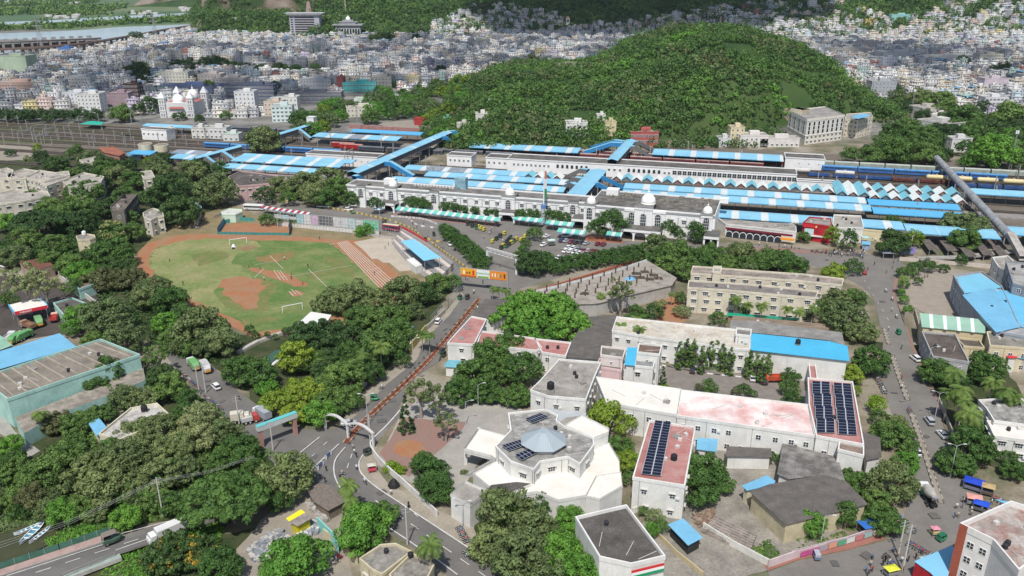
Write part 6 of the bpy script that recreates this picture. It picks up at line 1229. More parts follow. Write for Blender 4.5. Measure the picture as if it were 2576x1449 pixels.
def leaf_mesh(P,Nn,size,m,rng,name='crown',flower=None,ff=0,mats=None):
    n=len(P); a=rng.normal(size=(n,3)); Nn=Nn+rng.normal(size=(n,3))*.34; Nn/=np.linalg.norm(Nn,axis=1)[:,None]; u=np.cross(a,Nn); u/=np.linalg.norm(u,axis=1)[:,None]; v=np.cross(Nn,u); s=(size*rng.uniform(.6,1.3,n))[:,None]
    V=np.stack([P-u*s-v*s*.6,P+u*s*.2-v*s*.9,P+u*s*1.1+v*s*.1,P-u*s*.1+v*s*.8],1).reshape(-1,3); F_=np.arange(4*n,dtype=np.int32)
    me=bpy.data.meshes.new(name); me.vertices.add(4*n); me.vertices.foreach_set('co',V.ravel()); me.loops.add(4*n); me.loops.foreach_set('vertex_index',F_); me.polygons.add(n); me.polygons.foreach_set('loop_start',np.arange(0,4*n,4,dtype=np.int32)); me.update()
    for q in (mats or [m]): me.materials.append(q)
    if flower is not None: me.polygons.foreach_set('material_index',flower.astype(np.int32))
    return me
def crown_pts(rng,kind,n):
    """points on leafy lobes of a crown of radius 1; returns points, outward normals"""
    if kind=='umbrella': L=46; ctr=[];
    lob=[]
    cfg={'round':(85,.19,1.0,.85),'broad':(95,.17,1.05,.58),'tall':(75,.19,.85,1.20),'umbrella':(170,.12,1.0,.55),'sparse':(40,.16,1.0,.85),'cone':(45,.17,.5,1.5),'column':(44,.17,.27,1.35),'lumpy':(46,.25,1.0,.8)}[kind]
    L,lr,rx,rz=cfg
    for i in range(L):
        while True:
            d=rng.normal(size=3); d/=np.linalg.norm(d)
            if d[2]>-.55: break
        rad=1.0 if rng.random()<.85 else rng.uniform(.5,.85); rad*=rng.uniform(.82,1.08)*(1+.10*math.sin(3*math.atan2(d[1],d[0])+L)+.07*math.sin(5*math.atan2(d[1],d[0])))
        k=1-lr
        if kind in('cone','column'):
            z=rng.uniform(-1,1); w=(1-z)*.5+.08 if kind=='cone' else min(1,(1-z)*1.3+.1)*min(1,(z+1)*2+.5); an=rng.uniform(0,2*PI); c=np.array([math.cos(an)*rx*w,math.sin(an)*rx*w,z*rz]); lob.append((c,lr*rng.uniform(.7,1.1)*(.5+.5*w))); continue
        c=d*[rx*k,rx*k,rz*k]*rad
        if kind=='umbrella': c[2]=rz*(1-(c[0]**2+c[1]**2)*.8)*rng.uniform(.75,1)
        lob.append((c,lr*rng.uniform(.7,1.25)))
    w=np.array([q[1]**2 for q in lob]); w/=w.sum(); idx=rng.choice(len(lob),n,p=w); d=rng.normal(size=(n,3)); d[:,2]=d[:,2]*.8+.4; d/=np.linalg.norm(d,axis=1)[:,None]
    C_=np.array([q[0] for q in lob])[idx]; R_=np.array([q[1] for q in lob])[idx]*rng.uniform(.72,1.08,n); P=C_+d*R_[:,None]*[1,1,.8]
    return P,d
def trunk_mesh(rng,kind,m):
    mb=MB(); h0=-2.1 if kind not in('cone','column') else -rng.uniform(1.8,2.0)
    z1=-.25; mb.tube([(0,0,-2.2),(.03,.02,-1.2),(0,0,z1)],[.11,.085,.06],k=7)
    if kind in('cone',): mb.tube([(0,0,z1),(0,0,1.2)],[.05,.015],k=5)
    else:
        for i in range(6):
            a=i*PI/3+rng.uniform(-.4,.4); r_=.62*rng.uniform(.7,1.1)*(.4 if kind=='column' else 1); zz=rng.uniform(.05,.45); mb.tube([(0,0,-1.0+.12*i),(math.cos(a)*r_*.5,math.sin(a)*r_*.5,-.35+zz*.4),(math.cos(a)*r_,math.sin(a)*r_,zz)],[.05,.035,.012],k=5)
            b=a+.5; mb.tube([(math.cos(a)*r_*.5,math.sin(a)*r_*.5,-.35+zz*.4),(math.cos(b)*r_*1.1,math.sin(b)*r_*1.1,zz*.6)],[.028,.01],k=4)
    return mb.mesh('trunk',m)
TP={}
def tree_proto(kind,col,var):
    key=(kind,col,var)
    if key in TP: return TP[key]
    rng=np.random.default_rng(abs(hash((kind,var)))%1000 if False else {'round':1,'broad':2,'tall':3,'umbrella':4,'sparse':5,'cone':6,'column':7,'lumpy':8}[kind]*10+var)
    n={'sparse':2600,'umbrella':17000,'column':2600,'cone':2800,'broad':7000}.get(kind,6000); P,d=crown_pts(rng,kind,n); sz={'umbrella':.032,'sparse':.042}.get(kind,.042)
    fl=None;mats=[LEAF[col]]
    if col=='mid' and kind=='round' and var==9: pass
    if col in('flower','gold'):
        mats=[LEAF['mid' if col=='flower' else 'dark'],LEAF[col]]; lobsel=(np.sin(P[:,0]*9+P[:,1]*7)+np.sin(P[:,2]*11))>(.3 if col=='flower' else 1.0); fl=lobsel&(rng.random(n)<(.75 if col=='flower' else .6))&(d[:,2]>0)
    me=leaf_mesh(P,d,sz,LEAF[col],rng,flower=fl,mats=mats); tm=trunk_mesh(rng,kind,palebark if kind=='sparse' else bark)
    t=thing({'cone':'conifer','column':'columnar_tree'}.get(kind,'tree'),None,'tree'); inst('crown',me,t); inst('trunk',tm,t); TP[key]=Proto(t); return TP[key]
def palm_proto(var):
    if ('palm',var) in TP: return TP[('palm',var)]
    rng=np.random.default_rng(40+var); t=thing('palm_tree',None,'palm tree'); V=[];Fs=[]
    for i in range(20):
        a=2*PI*i/20*1.0+rng.uniform(-.2,.2); el=rng.uniform(-.15,1.2); pts=[]; p=np.zeros(3); L=rng.uniform(.85,1.1)
        for k in range(9):
            pts.append(p.copy()); e=el-k*.24; p=p+np.array([math.cos(a)*math.cos(e),math.sin(a)*math.cos(e),math.sin(e)])*L/8
        side=np.array([-math.sin(a),math.cos(a),0])
        for k in range(8):
            for s in (-1,1):
                for q in (0,.5):
                    b=pts[k]*(1-q)+pts[k+1]*q; wl=.25*math.sin(PI*(k+q+.8)/9.2)+.05; tip=b+side*s*wl+np.array([0,0,-wl*.55])+(pts[k+1]-pts[k])*.9; n0=len(V); V+=[b,b+(pts[k+1]-pts[k])*.62,tip]; Fs.append((n0,n0+1,n0+2))
    me=bpy.data.meshes.new('fronds'); me.from_pydata([tuple(v) for v in V],[],Fs); me.materials.append(LEAF['palm']); inst('fronds',me,t)
    bx=rng.uniform(-.25,.25); MB().tube([(bx,.1,-2.6),(bx*.4,.05,-1.4),(0,0,-.02)],[.07,.045,.04],k=6).build('trunk',palebark,t); TP[('palm',var)]=Proto(t); return TP[('palm',var)]
CDESC={'mid':'green','dark':'dark green','bright':'bright green','olive':'grey-green','deep':'deep green','yellow':'yellow-green','pale':'pale green','brown':'brownish','flower':'cream-flowering','gold':'gold-flowering','lime':'lime green'}
KDESC={'round':'round','broad':'spreading','tall':'tall','umbrella':'umbrella-shaped','sparse':'sparse','cone':'conical','column':'column-shaped','lumpy':'bushy'}
TR=random.Random(21); TCOUNT=[0]; TSPOTS=[]
TSPEC=[]
def tree(*a): TSPEC.append(a)
def put_tree(x,y,r,col='mid',kind=None,hz=None,ground=False,mass=False):
    r*=1.13 if 14<r<100 and kind not in('column','cone') else 1.05
    """x,y,r: crown centre and half width in the picture; the crown stands at its real size on the land"""
    kind=kind or TR.choice(['round','round','lumpy','lumpy','broad'] if r<45 else ['round','lumpy','broad','broad'])
    s=S(x,y); R_=r/s
    if kind in('column',): R_=R_/.42*.9
    if kind=='cone': R_=R_/.5*.9
    rz={'round':.8,'broad':.5,'tall':1.2,'umbrella':.55,'sparse':.85,'cone':1.5,'column':1.35,'lumpy':.75}[kind]
    for _ in range(3):
        zc=R_*rz*.74+(1.0 if not ground else -.3*R_)
        if kind in('column','cone'): zc=R_*rz*.95+.3
        if kind=='sparse': zc=R_*1.5+1
        if hz: zc=hz
        g=G(x,y,zc); s2=F/(g.y*CP+(CAMH-zc)*SP); R_=r/s2/({'column':.42,'cone':.5}.get(kind,1))
    if mass: MASS.append((g.x,g.y,zc+Hs(g.x,g.y) if g.y>560 else zc,R_,col,kind,r)); return
    if g.y>560: zc+=Hs(g.x,g.y)
    p=tree_proto(kind,col,TR.choice([0,1])); rot=TR.uniform(0,6.28); zs=min(1.25,max(.8,zc/(2.0*R_))) if kind not in('column','cone') else 1
    t=p.put((g.x,g.y,zc),rot,sc=(R_,R_,R_)); nm='bush' if R_<1.6 and kind not in('column','cone') else None
    auto(t,f"{'large ' if R_>7.5 else 'small ' if R_<2.6 else ''}{CDESC[col]} {KDESC[kind]} tree"); t['category']='tree'; t['group']='trees of the town and campus'
    if nm: t.name='bush'; t['category']='bush'; AUTO[-1]=(t,f"small {CDESC[col]} bush")
    TSPOTS.append((g.x,g.y,R_)); return t
def palm(x,y,r):
    r*=1.3
    s=S(x,y); R_=r/s
    for _ in range(3): zc=R_*2.6; g=G(x,y,zc); R_=r/(F/(g.y*CP+(CAMH-zc)*SP))
    auto(palm_proto(TR.choice([0,1,2])).put((g.x,g.y,zc),TR.uniform(0,6),sc=R_),'feather-leaved palm tree','palm trees')
T_=tree
for a in [(25,385,14,'dark'),(105,397,22,'dark'),(142,412,28,'dark'),(95,372,14,'yellow'),(190,383,22,'mid'),(215,402,22,'olive'),(180,440,28,'mid'),(70,402,14,'pale','sparse'),(260,415,28,'dark'),(240,392,20,'olive'),(330,415,24,'dark'),(300,445,34,'olive'),(375,410,17,'yellow','lumpy'),(145,465,22,'dark'),(210,482,42,'deep'),(255,462,26,'dark'),(335,455,30,'deep'),(400,432,30,'olive'),(440,458,36,'dark'),(480,432,34,'olive'),(540,482,50,'olive','round'),(500,420,24,'dark'),(555,425,24,'deep'),(415,500,46,'dark','tall'),(455,535,46,'dark','round'),(28,508,18,'flower'),(80,497,22,'flower'),(120,522,30,'mid'),(190,524,46,'mid','broad'),(95,570,60,'dark','umbrella'),(200,562,46,'dark','broad'),(262,525,30,'dark'),(18,562,28,'bright'),(10,625,30,'dark'),(62,600,34,'mid'),(132,622,36,'mid'),(38,645,36,'olive'),(175,668,34,'mid'),(285,588,36,'flower','round'),(335,585,28,'mid'),(290,637,44,'deep','round'),(250,600,24,'dark'),(122,655,28,'mid'),(330,548,20,'flower'),
 (200,684,34,'bright','lumpy'),(240,655,22,'mid'),(60,708,48,'pale','sparse'),(110,716,40,'pale','sparse'),(262,705,44,'brown'),(325,702,40,'brown'),(388,722,38,'olive'),(215,702,28,'bright'),(182,725,26,'mid'),(20,752,24,'mid'),
 (200,795,36,'bright','lumpy'),(178,826,24,'bright'),(272,800,58,'olive','round'),(315,858,44,'olive'),(240,852,30,'mid'),(372,748,40,'olive'),(432,758,42,'deep','lumpy'),(462,790,30,'deep'),(412,815,32,'bright'),(505,830,62,'olive','round'),(562,862,44,'olive'),(440,850,36,'mid'),(395,892,32,'mid','sparse'),(408,948,40,'dark'),(372,915,26,'olive'),(275,935,38,'deep','tall'),(245,975,34,'deep','lumpy'),(312,1000,36,'olive'),(352,1004,40,'olive'),(425,975,42,'mid'),(472,1002,28,'deep'),(605,935,44,'deep','round'),(628,828,14,'mid'),(135,1062,38,'brown'),(195,1066,40,'mid'),(252,1042,34,'mid'),(510,1052,46,'pale','round'),(470,1080,38,'pale'),(560,1088,34,'olive'),(345,1092,48,'olive','broad'),(402,1078,40,'olive'),(22,1120,30,'bright'),(98,1010,18,'mid'),
 (838,760,48,'olive'),(895,742,44,'olive'),(952,760,36,'olive'),(1012,738,46,'olive','round'),(1060,740,34,'dark'),(1098,712,30,'mid'),(1138,712,24,'mid'),(962,802,46,'mid'),(902,800,36,'mid'),(802,850,66,'dark','broad'),(872,852,46,'dark'),(962,862,50,'mid','round'),(1002,832,38,'deep'),(742,900,46,'yellow','round'),(655,940,42,'deep','lumpy'),(672,975,28,'bright'),(832,905,34,'dark'),(872,952,50,'mid','round'),(762,985,46,'yellow'),(700,1010,42,'yellow'),(832,1015,46,'mid'),(805,1042,40,'bright','lumpy'),(872,1000,36,'mid'),(742,1042,36,'yellow'),(998,872,30,'deep'),(1012,905,22,'deep'),(940,932,24,'mid'),(900,1010,20,'mid'),(645,845,12,'deep','lumpy'),(672,842,10,'deep','lumpy'),(692,846,8,'deep','lumpy'),(718,832,12,'deep','lumpy'),(735,828,12,'deep','lumpy'),
 (1058,985,40,'olive','sparse'),(1100,1000,36,'olive','sparse'),(1120,1060,30,'olive','sparse'),(1020,1042,17,'dark','cone'),(1195,948,50,'deep','round'),(1235,898,48,'deep','lumpy'),(1160,985,44,'deep'),(1282,872,40,'deep','lumpy'),(1222,985,38,'deep'),(1316,928,46,'deep','round'),(1296,995,38,'deep'),(1270,935,36,'deep'),
 (1300,800,58,'bright','broad'),(1362,782,70,'bright','broad'),(1432,822,54,'bright','broad'),(1332,762,40,'bright'),(1402,772,46,'bright'),(1350,830,50,'bright','broad'),(1290,765,30,'bright'),
 (1562,735,34,'olive','sparse'),(1545,712,24,'mid'),(1600,792,28,'deep'),(1645,785,26,'deep'),(1712,748,18,'flower'),(1716,782,22,'pale'),(1806,802,22,'flower'),(1500,735,14,'mid'),(1665,765,14,'pale'),(1480,745,14,'mid'),
 (1785,972,22,'mid','lumpy'),(1758,975,12,'brown'),(1872,980,18,'deep','lumpy'),(1850,985,12,'brown'),(1895,990,12,'mid'),(1668,948,9,'dark','cone'),(1870,782,17,'mid'),(1950,784,15,'deep'),(2000,790,17,'mid'),(2035,792,18,'olive'),(2085,790,26,'olive'),(1905,785,12,'deep'),(1988,950,26,'deep'),(1990,1000,26,'deep'),(1985,975,24,'mid'),(1672,975,12,'yellow'),(2075,948,10,'pale'),
 (2120,800,52,'olive','round'),(2165,835,40,'olive'),(2105,757,34,'olive'),(2062,772,22,'mid'),(2150,752,30,'mid'),(2192,908,44,'deep','round'),(2142,942,28,'yellow'),(2152,982,16,'yellow'),(2208,1018,26,'lime','lumpy'),(2210,1048,22,'mid'),(2250,1078,42,'olive'),(2355,935,40,'deep','lumpy'),(2385,905,26,'deep'),(2482,925,44,'deep','round'),
 (30,1185,42,'mid'),(98,1205,50,'mid'),(172,1152,48,'mid'),(235,1182,58,'olive','broad'),(302,1152,50,'olive'),(372,1132,50,'olive'),(432,1132,48,'olive'),(262,1232,58,'olive'),(332,1222,50,'olive'),(402,1202,50,'olive'),(452,1185,46,'olive'),(502,1100,40,'pale'),(602,1132,44,'deep','lumpy'),(562,1152,34,'deep'),(28,1262,40,'mid'),(82,1252,40,'brown'),(158,1290,40,'bright','lumpy'),(316,1302,36,'bright','lumpy'),(240,1292,28,'olive'),(432,1272,28,'deep'),(120,1290,26,'olive'),(565,1268,106,'deep','umbrella'),(432,1392,64,'gold','broad'),(505,1385,46,'gold'),(555,1422,50,'deep'),(722,1200,66,'olive','round'),(702,1262,32,'deep'),(748,1412,76,'bright','lumpy'),(690,1440,38,'bright','lumpy'),(918,1312,56,'bright','lumpy'),(905,1352,56,'bright','lumpy'),(958,1292,38,'deep'),(1080,1190,46,'deep','lumpy'),(1065,1165,32,'deep'),(1102,1232,42,'deep','round'),(985,1178,22,'lime','lumpy',None,True),(1010,1185,16,'lime','lumpy',None,True),(1168,1188,12,'pale','lumpy',None,True),
 (1275,1300,74,'olive','round'),(1332,1335,58,'olive'),(1242,1372,58,'olive'),(1302,1402,72,'olive','round'),(1402,1392,56,'bright','lumpy'),(1378,1342,34,'olive'),(1432,1302,34,'bright','lumpy'),(1452,1435,50,'bright','lumpy'),(1368,1262,34,'deep'),(1450,1350,44,'bright','broad'),(1380,1430,50,'olive'),
 (1532,1052,54,'yellow','lumpy'),(1562,1125,32,'deep'),(1580,1160,32,'yellow','lumpy'),(1538,1118,24,'mid'),(1582,1202,20,'mid'),(1770,1190,56,'deep','lumpy'),(1762,1232,48,'deep'),(1802,1212,40,'deep'),(1645,1298,24,'pale'),(1662,1322,20,'mid'),(1618,1284,14,'mid'),(1640,1330,22,'bright'),(1610,1270,12,'bright'),
 (2042,1315,36,'bright','round'),(2125,1292,32,'deep','tall'),(2222,1308,46,'deep'),(2202,1260,34,'mid'),(2152,1212,40,'deep'),(2242,1215,58,'olive','round'),(2275,1165,34,'bright'),(2245,1095,48,'mid'),(2290,1125,22,'mid'),(2442,1128,54,'deep','round'),(2402,1162,44,'deep'),(2462,1092,38,'deep'),(2552,1182,32,'deep'),(1945,1152,18,'deep','lumpy'),(2535,1150,22,'mid'),(2570,1120,26,'bright'),
 (1346,588,20,'mid'),(1322,610,14,'mid'),(1312,625,10,'bright'),(1338,662,38,'dark','round'),(1368,650,26,'deep'),(1318,668,22,'dark'),(1302,640,14,'mid'),
 (1650,622,36,'olive','round'),(1702,640,40,'mid'),(1752,652,40,'deep'),(1792,640,32,'mid'),(1680,668,30,'mid'),(1730,682,30,'mid'),(1652,655,28,'deep'),(1872,640,36,'olive'),(1902,662,30,'deep'),(1962,655,40,'deep'),(2002,672,30,'deep'),(1832,662,30,'mid'),(1850,632,24,'mid'),(1780,672,28,'deep'),(1930,645,24,'mid'),
 (765,468,40,'olive','round'),(702,472,30,'olive'),(822,462,46,'olive','round'),(852,480,40,'mid'),(792,490,38,'olive'),(882,502,22,'mid'),(735,482,30,'mid'),(665,492,26,'dark'),(655,474,20,'olive'),(820,498,32,'deep'),(725,500,22,'mid'),
 (918,584,27,'bright','lumpy',None,True),(742,556,14,'bright'),(670,552,18,'mid'),(700,556,14,'mid'),(665,356,42,'olive','round'),(632,350,22,'dark'),
 (2022,596,16,'mid'),(2094,592,22,'yellow','tall'),(2136,604,24,'deep','tall'),(2248,560,26,'mid'),(2245,612,40,'dark'),(2296,602,26,'yellow'),(2428,570,52,'olive','broad'),(2432,604,38,'deep'),(2098,688,30,'yellow','lumpy'),(2147,672,24,'deep'),(2280,686,22,'mid'),(2300,674,20,'deep'),(2336,668,20,'deep'),(2374,674,15,'deep'),(2420,652,15,'deep'),(2600,600,26,'mid'),(2275,752,14,'bright','lumpy'),(2285,778,14,'bright','lumpy'),(2268,735,10,'bright'),(2310,706,12,'mid'),(2275,715,14,'mid'),
 (2215,295,26,'mid'),(2257,246,26,'olive'),(2308,250,32,'olive'),(2365,264,38,'mid'),(2225,352,26,'mid'),(2252,336,34,'deep'),(2282,332,38,'mid'),(2330,348,36,'deep'),(2430,302,46,'deep'),(2458,342,42,'deep'),(2545,300,52,'mid'),(2560,345,40,'deep'),(2140,390,26,'mid'),(2190,392,28,'mid'),(2252,380,42,'deep'),(2325,388,36,'mid'),(2505,385,52,'bright','round'),(2555,382,42,'mid'),(2400,320,26,'mid'),(2490,330,34,'dark'),(2365,330,26,'dark'),(2475,270,20,'dark'),
 (2210,185,12,'dark'),(2460,118,14,'dark'),(2515,176,26,'dark'),(2420,158,20,'dark'),(2150,68,22,'deep'),(2045,58,14,'dark'),(1990,60,14,'dark'),(2345,70,22,'dark'),(2300,20,18,'deep'),
 (10,290,20,'dark'),(38,291,20,'dark'),(68,290,22,'dark'),(98,288,20,'dark'),(128,290,20,'dark'),(152,292,18,'dark'),(200,290,22,'dark'),(238,291,22,'dark'),(305,287,28,'mid'),(375,265,26,'dark'),(350,275,18,'dark'),(452,292,18,'dark'),(502,300,14,'dark'),(568,292,15,'deep'),(325,176,18,'dark'),(375,182,20,'dark'),(360,206,22,'dark'),(442,166,20,'dark'),(472,170,20,'dark'),(520,160,20,'dark'),(560,166,22,'dark'),(592,172,22,'dark'),(622,168,14,'dark'),(702,175,20,'dark'),(660,180,22,'dark'),(745,178,18,'dark'),(795,180,20,'dark'),(500,205,18,'dark'),(410,190,15,'dark'),(145,178,12,'dark'),(345,97,20,'dark'),(390,88,10,'dark'),(415,98,12,'dark'),(690,225,22,'dark'),(1110,178,16,'dark'),(1135,172,10,'dark'),(1000,212,15,'dark'),(960,100,30,'dark'),(1050,98,16,'dark'),(870,102,16,'dark'),(1845,62,18,'olive'),(1530,140,16,'dark'),(1340,160,26,'brown'),(1300,170,26,'deep'),(1275,165,12,'dark')]: T_(*a[:4],*(a[4:] if len(a)>4 else ()))
for i,(x,y) in enumerate([(1710,885),(1728,878),(1745,880),(1766,896),(1788,884),(1802,882),(1817,890),(1838,900),(1885,908),(1903,912),(1918,922),(1932,915)]): T_(x,y+9,12,'mid','column')
for yb,L_ in ((538,[(942,511,17),(958,514,12),(1030,509,17),(1044,511,17),(1058,513,18),(1072,515,15)]),(546,[(1118,520,15),(1132,521,16),(1148,523,15),(1166,526,13),(1194,530,14)]),(554,[(1228,533,13),(1246,535,13)]),(562,[(1306,538,14),(1322,538,17),(1343,540,17)]),(570,[(1383,542,19),(1402,545,19),(1421,548,17)]),(600,[(1530,553,26),(1546,545,22),(1562,566,24),(1496,572,22),(1516,585,18),(1508,562,18)]),(612,[(1682,572,20),(1698,580,18),(1750,578,24),(1756,594,20),(1708,592,16)])):
    for x,y,r_ in L_: T_(x,y,r_,'deep',TR.choice(['lumpy','round']),(yb-y)/(S(x,yb)*.93))
for (x0,y0,x1,y1,n,r_) in ((1118,574,1224,655,11,18),(1128,592,1215,668,8,17),(1372,668,1632,628,15,20),(1400,676,1600,648,8,16),(1326,618,1306,640,3,9)):
    for i in range(n): f=i/(n-1); T_(x0+(x1-x0)*f,y0+(y1-y0)*f+TR.uniform(-2,2),r_*TR.uniform(.9,1.1),'deep',TR.choice(['lumpy','round']))
for x,y,r_ in [(911,890,20),(957,870,24),(1062,838,16),(1080,842,16),(875,1222,28),(882,1262,22),(1080,1372,34),(1562,818,17),(1608,828,19),(1602,802,14),(1512,742,13),(1850,752,16),(1882,766,14),(1918,768,17),(1982,776,15),(2012,782,15),(2048,774,16),(1690,740,10),(2402,938,26),(2420,980,30),(2440,1040,32),(2428,1010,26),(2532,982,28),(2500,962,26),(2550,1000,24),(2275,700,14),(98,1040,20),(520,205,10),(532,208,10),(570,282,12),(1255,728,12),(1275,732,12),(1240,725,10),(2390,990,24)]: palm(x,y,r_)
pk=[(760,268),(860,255),(940,225),(1040,232),(1130,205),(1200,215),(1240,250),(1230,330),(1190,345),(1130,350),(1075,345),(1050,300),(960,290),(880,320),(800,330),(740,320)]
k=0
while k<46:
    x=TR.uniform(740,1240); y=TR.uniform(205,350)
    if in_poly(x,y,pk) and not any(abs(x-a)<w_ and abs(y-b)<h_ for a,b,w_,h_ in ((912,292,20,14),(930,262,24,10),(1000,320,60,9),(1165,330,35,18),(870,290,18,14),(990,252,16,6),(1058,318,14,14))): T_(x,y,TR.uniform(14,24),TR.choice(['mid','deep','olive','mid','yellow'])); k+=1
def shrubs(name,lab,polys,n,size,col,hz=(.2,1.6),seed=3,leaves=26,spread=1.0,world=None,onh=True,mats=None):
    rng=np.random.default_rng(seed); PP_=[]; DD=[]; r=random.Random(seed); tot=0
    for poly in polys:
        xs=[p[0] for p in poly]; ys=[p[1] for p in poly]; m=0; cnt=int(n/len(polys))
        while m<cnt:
            x=r.uniform(min(xs),max(xs)); y=r.uniform(min(ys),max(ys))
            if not in_poly(x,y,poly): continue
            if world: X_,Y_=x,y
            else: g=G(x,y); X_,Y_=g.x,g.y
            m+=1; s=r.uniform(*hz); z=Hs(X_,Y_) if onh else 0; d=rng.normal(size=(leaves,3)); d[:,2]=abs(d[:,2])*.9+.1; d/=np.linalg.norm(d,axis=1)[:,None]; PP_.append(np.array([X_,Y_,z])+d*[s*spread,s*spread,s*.9]*rng.uniform(.75,1.1,(leaves,1))); DD.append(d)
    me=leaf_mesh(np.concatenate(PP_),np.concatenate(DD),size,LEAF[col],rng,name); return tag(inst(name,me),lab,'shrubs',kind='stuff')
und=[[(20,1180),(260,1080),(520,1010),(690,1150),(640,1230),(470,1290),(270,1330),(20,1320)],[(290,1392),(385,1365),(400,1449),(250,1449)],[(10,560),(330,560),(330,700),(470,790),(590,850),(560,920),(430,900),(300,800),(180,690),(10,640)]]
shrubs('undergrowth_shrubs','tangled low green growth under the trees',und[:1],1500,.30,'mid',(.5,1.7))
shrubs('roadside_creepers','bright low creepers beside the bridge road',[und[1],[(150,1345),(270,1300),(275,1340),(120,1378),(110,1360)],[(380,1362),(460,1335),(560,1310),(560,1360),(400,1400)],[(1500,1255),(1560,1262),(1480,1300),(1440,1290)]],900,.2,'bright',(.3,1.0),5)
shrubs('yard_shrubs','low mixed growth under the left trees',[und[2]],900,.35,'dark',(.5,1.8),6)
shrubs('riverbank_grass','marshy green growth along the canal bank',[[(-40,1270),(60,1260),(110,1330),(60,1322),(0,1345),(-40,1360)]],500,.25,'olive',(.3,1.2),7)
lawns=[[(1600,1262),(1690,1262),(1690,1300),(1620,1300)],[(1875,1385),(1935,1360),(1960,1400),(1920,1420)],[(2000,1340),(2090,1350),(2180,1300),(2200,1345),(2080,1375),(2010,1385)]]
shrubs('yard_weeds','patches of weeds in the concrete yards',lawns,260,.18,'mid',(.2,.7),8)
def forest(name,lab,test,X,Y,step,rad,leaves,size,cols,seed,label_cat='forest'):
    rng=np.random.default_rng(seed); xs,ys=np.meshgrid(np.arange(*X,step),np.arange(*Y,step)); xs=(xs+rng.uniform(-.5,.5,xs.shape)*step).ravel(); ys=(ys+rng.uniform(-.5,.5,ys.shape)*step).ravel(); zs=Hn(xs,ys); k=test(xs,ys,zs); xs,ys,zs=xs[k],ys[k],zs[k]; n=len(xs); print(name,n)
    clump=np.sin(xs*.06+ys*.03)+np.sin(ys*.08-xs*.02)+rng.normal(size=n)*.9; R_=rng.uniform(rad[0],rad[1],n)**1*(1+.15*clump)*(1+.3*np.sin(xs*.05+ys*.021)*np.sin(ys*.06-1))*np.where(rng.random(n)<.09,1.75,1); d=rng.normal(size=(n,leaves,3)); d[:,:,2]=d[:,:,2]*.7+.35; d/=np.linalg.norm(d,axis=2)[:,:,None]
    P=np.stack([xs,ys,zs+R_*.65],-1)[:,None,:]+d*R_[:,None,None]*[1,1,.85]*rng.uniform(.75,1.08,(n,leaves,1)); q=np.clip((np.sin(xs*.045+1)*np.sin(ys*.05+xs*.01)+.5*np.sin(xs*.11)*np.sin(ys*.13))*.33+.5+rng.normal(size=n)*.17,0,.999); mi=np.searchsorted(np.cumsum([c[1] for c in cols]),q); mi=np.minimum(mi,len(cols)-1); mi=np.repeat(mi,leaves)
    me=leaf_mesh(P.reshape(-1,3),d.reshape(-1,3),size,None,rng,name,flower=mi,mats=[LEAF[c[0]] for c in cols]); return tag(inst(name,me),lab,label_cat,kind='stuff')
FC=[('brown',.06),('olive',.16),('dark',.13),('deep',.33),('mid',.22),('bright',.10)]
forest('hill_forest','dense green forest covering the hill behind the station',lambda x,y,z:(z>2.2)&(y<1000)&(np.sin(x*.07+1)*np.sin(y*.09)+np.sin(x*.031+y*.02)<1.35)&(np.abs(y-688-.1*x)>2.5)&~((x>214)&(x<335)&(y<655))&~((np.abs(x-65)<36)&(np.abs(y-770-.2*x)<11)),(-170,480),(560,980),4.6,(1.9,4.6),70,.7,FC,31)
forest('hill_foot_woods','wood at the foot of the green hill',lambda x,y,z:(z<=2.5)&(y>575)&(x>-40+(y-560)*.2)&(x<200)&(Hn(x,y+45)>3),(-100,420),(585,760),5.5,(2.5,4.5),60,.65,FC,32)
def ridge(x,y,z):
    vis=(z>2); dens=np.clip(z/70,0,1); rr_=np.random.default_rng(2).random(len(x)); u=x/np.maximum(y*CP+40,1); steep=np.hypot(Hn(x+5,y)-Hn(x-5,y),Hn(x,y+5)-Hn(x,y-5))/10
    return vis&(rr_<np.where(u<-.2,.97,.35)+dens*.9)&(z<170)&((steep<1.3)|((rr_<.85)&(np.sin(x*.03)+np.sin(x*.011+z*.05)>-.4)))
forest('ridge_forest','dark green forest covering the far ridge',ridge,(-760,1350),(1480,1840),8,(4.,7.),40,1.4,[('dark',.4),('deep',.35),('mid',.25)],33)
def farw(x,y,z):
    px=CX+F*x/(y*CP+CAMH*SP); py=CY+F*(CAMH*CP-y*SP)/(y*CP+CAMH*SP); isl=(py>np.interp(px,[0,150,280,400,535],[71,66,59,50,42]))&(py<np.interp(px,[0,90,200,300,480],[79,76,71,63,57])); bank=(py<np.interp(px,[0,80,280,535],[51,47,36,23]))
    nz=np.sin(x*.011)*np.sin(y*.006+1)+np.sin(x*.004+y*.003); return (px<600)&(px>-40)&(isl|(bank&(nz>.45)&(py>-15)))
forest('river_island_woods','green woods on the river island and far bank',farw,(-3800,-500),(1650,4600),17,(5,8),16,3.2,[('deep',.4),('mid',.4),('dark',.2)],34,'woods')
shrubs('hill_meadow','pale grassy clearing on the left shoulder of the green hill',[[(28,765),(104,780),(102,802),(28,788)]],500,.5,'lime',(.3,.9),9,world=True)
def fill(poly,n,r0,r1,cols,kinds=('round','lumpy','broad')):
    xs=[p[0] for p in poly]; ys=[p[1] for p in poly]; k=0
    while k<n:
        x=TR.uniform(min(xs),max(xs)); y=TR.uniform(min(ys),max(ys))
        if in_poly(x,y,poly): T_(x,y,TR.uniform(r0,r1),TR.choice(cols),TR.choice(kinds)); k+=1
for i,(n,a,b) in enumerate(((22,10,16),(60,9,15))): fill(holes[i],n,a,b,['dark','dark','deep'])
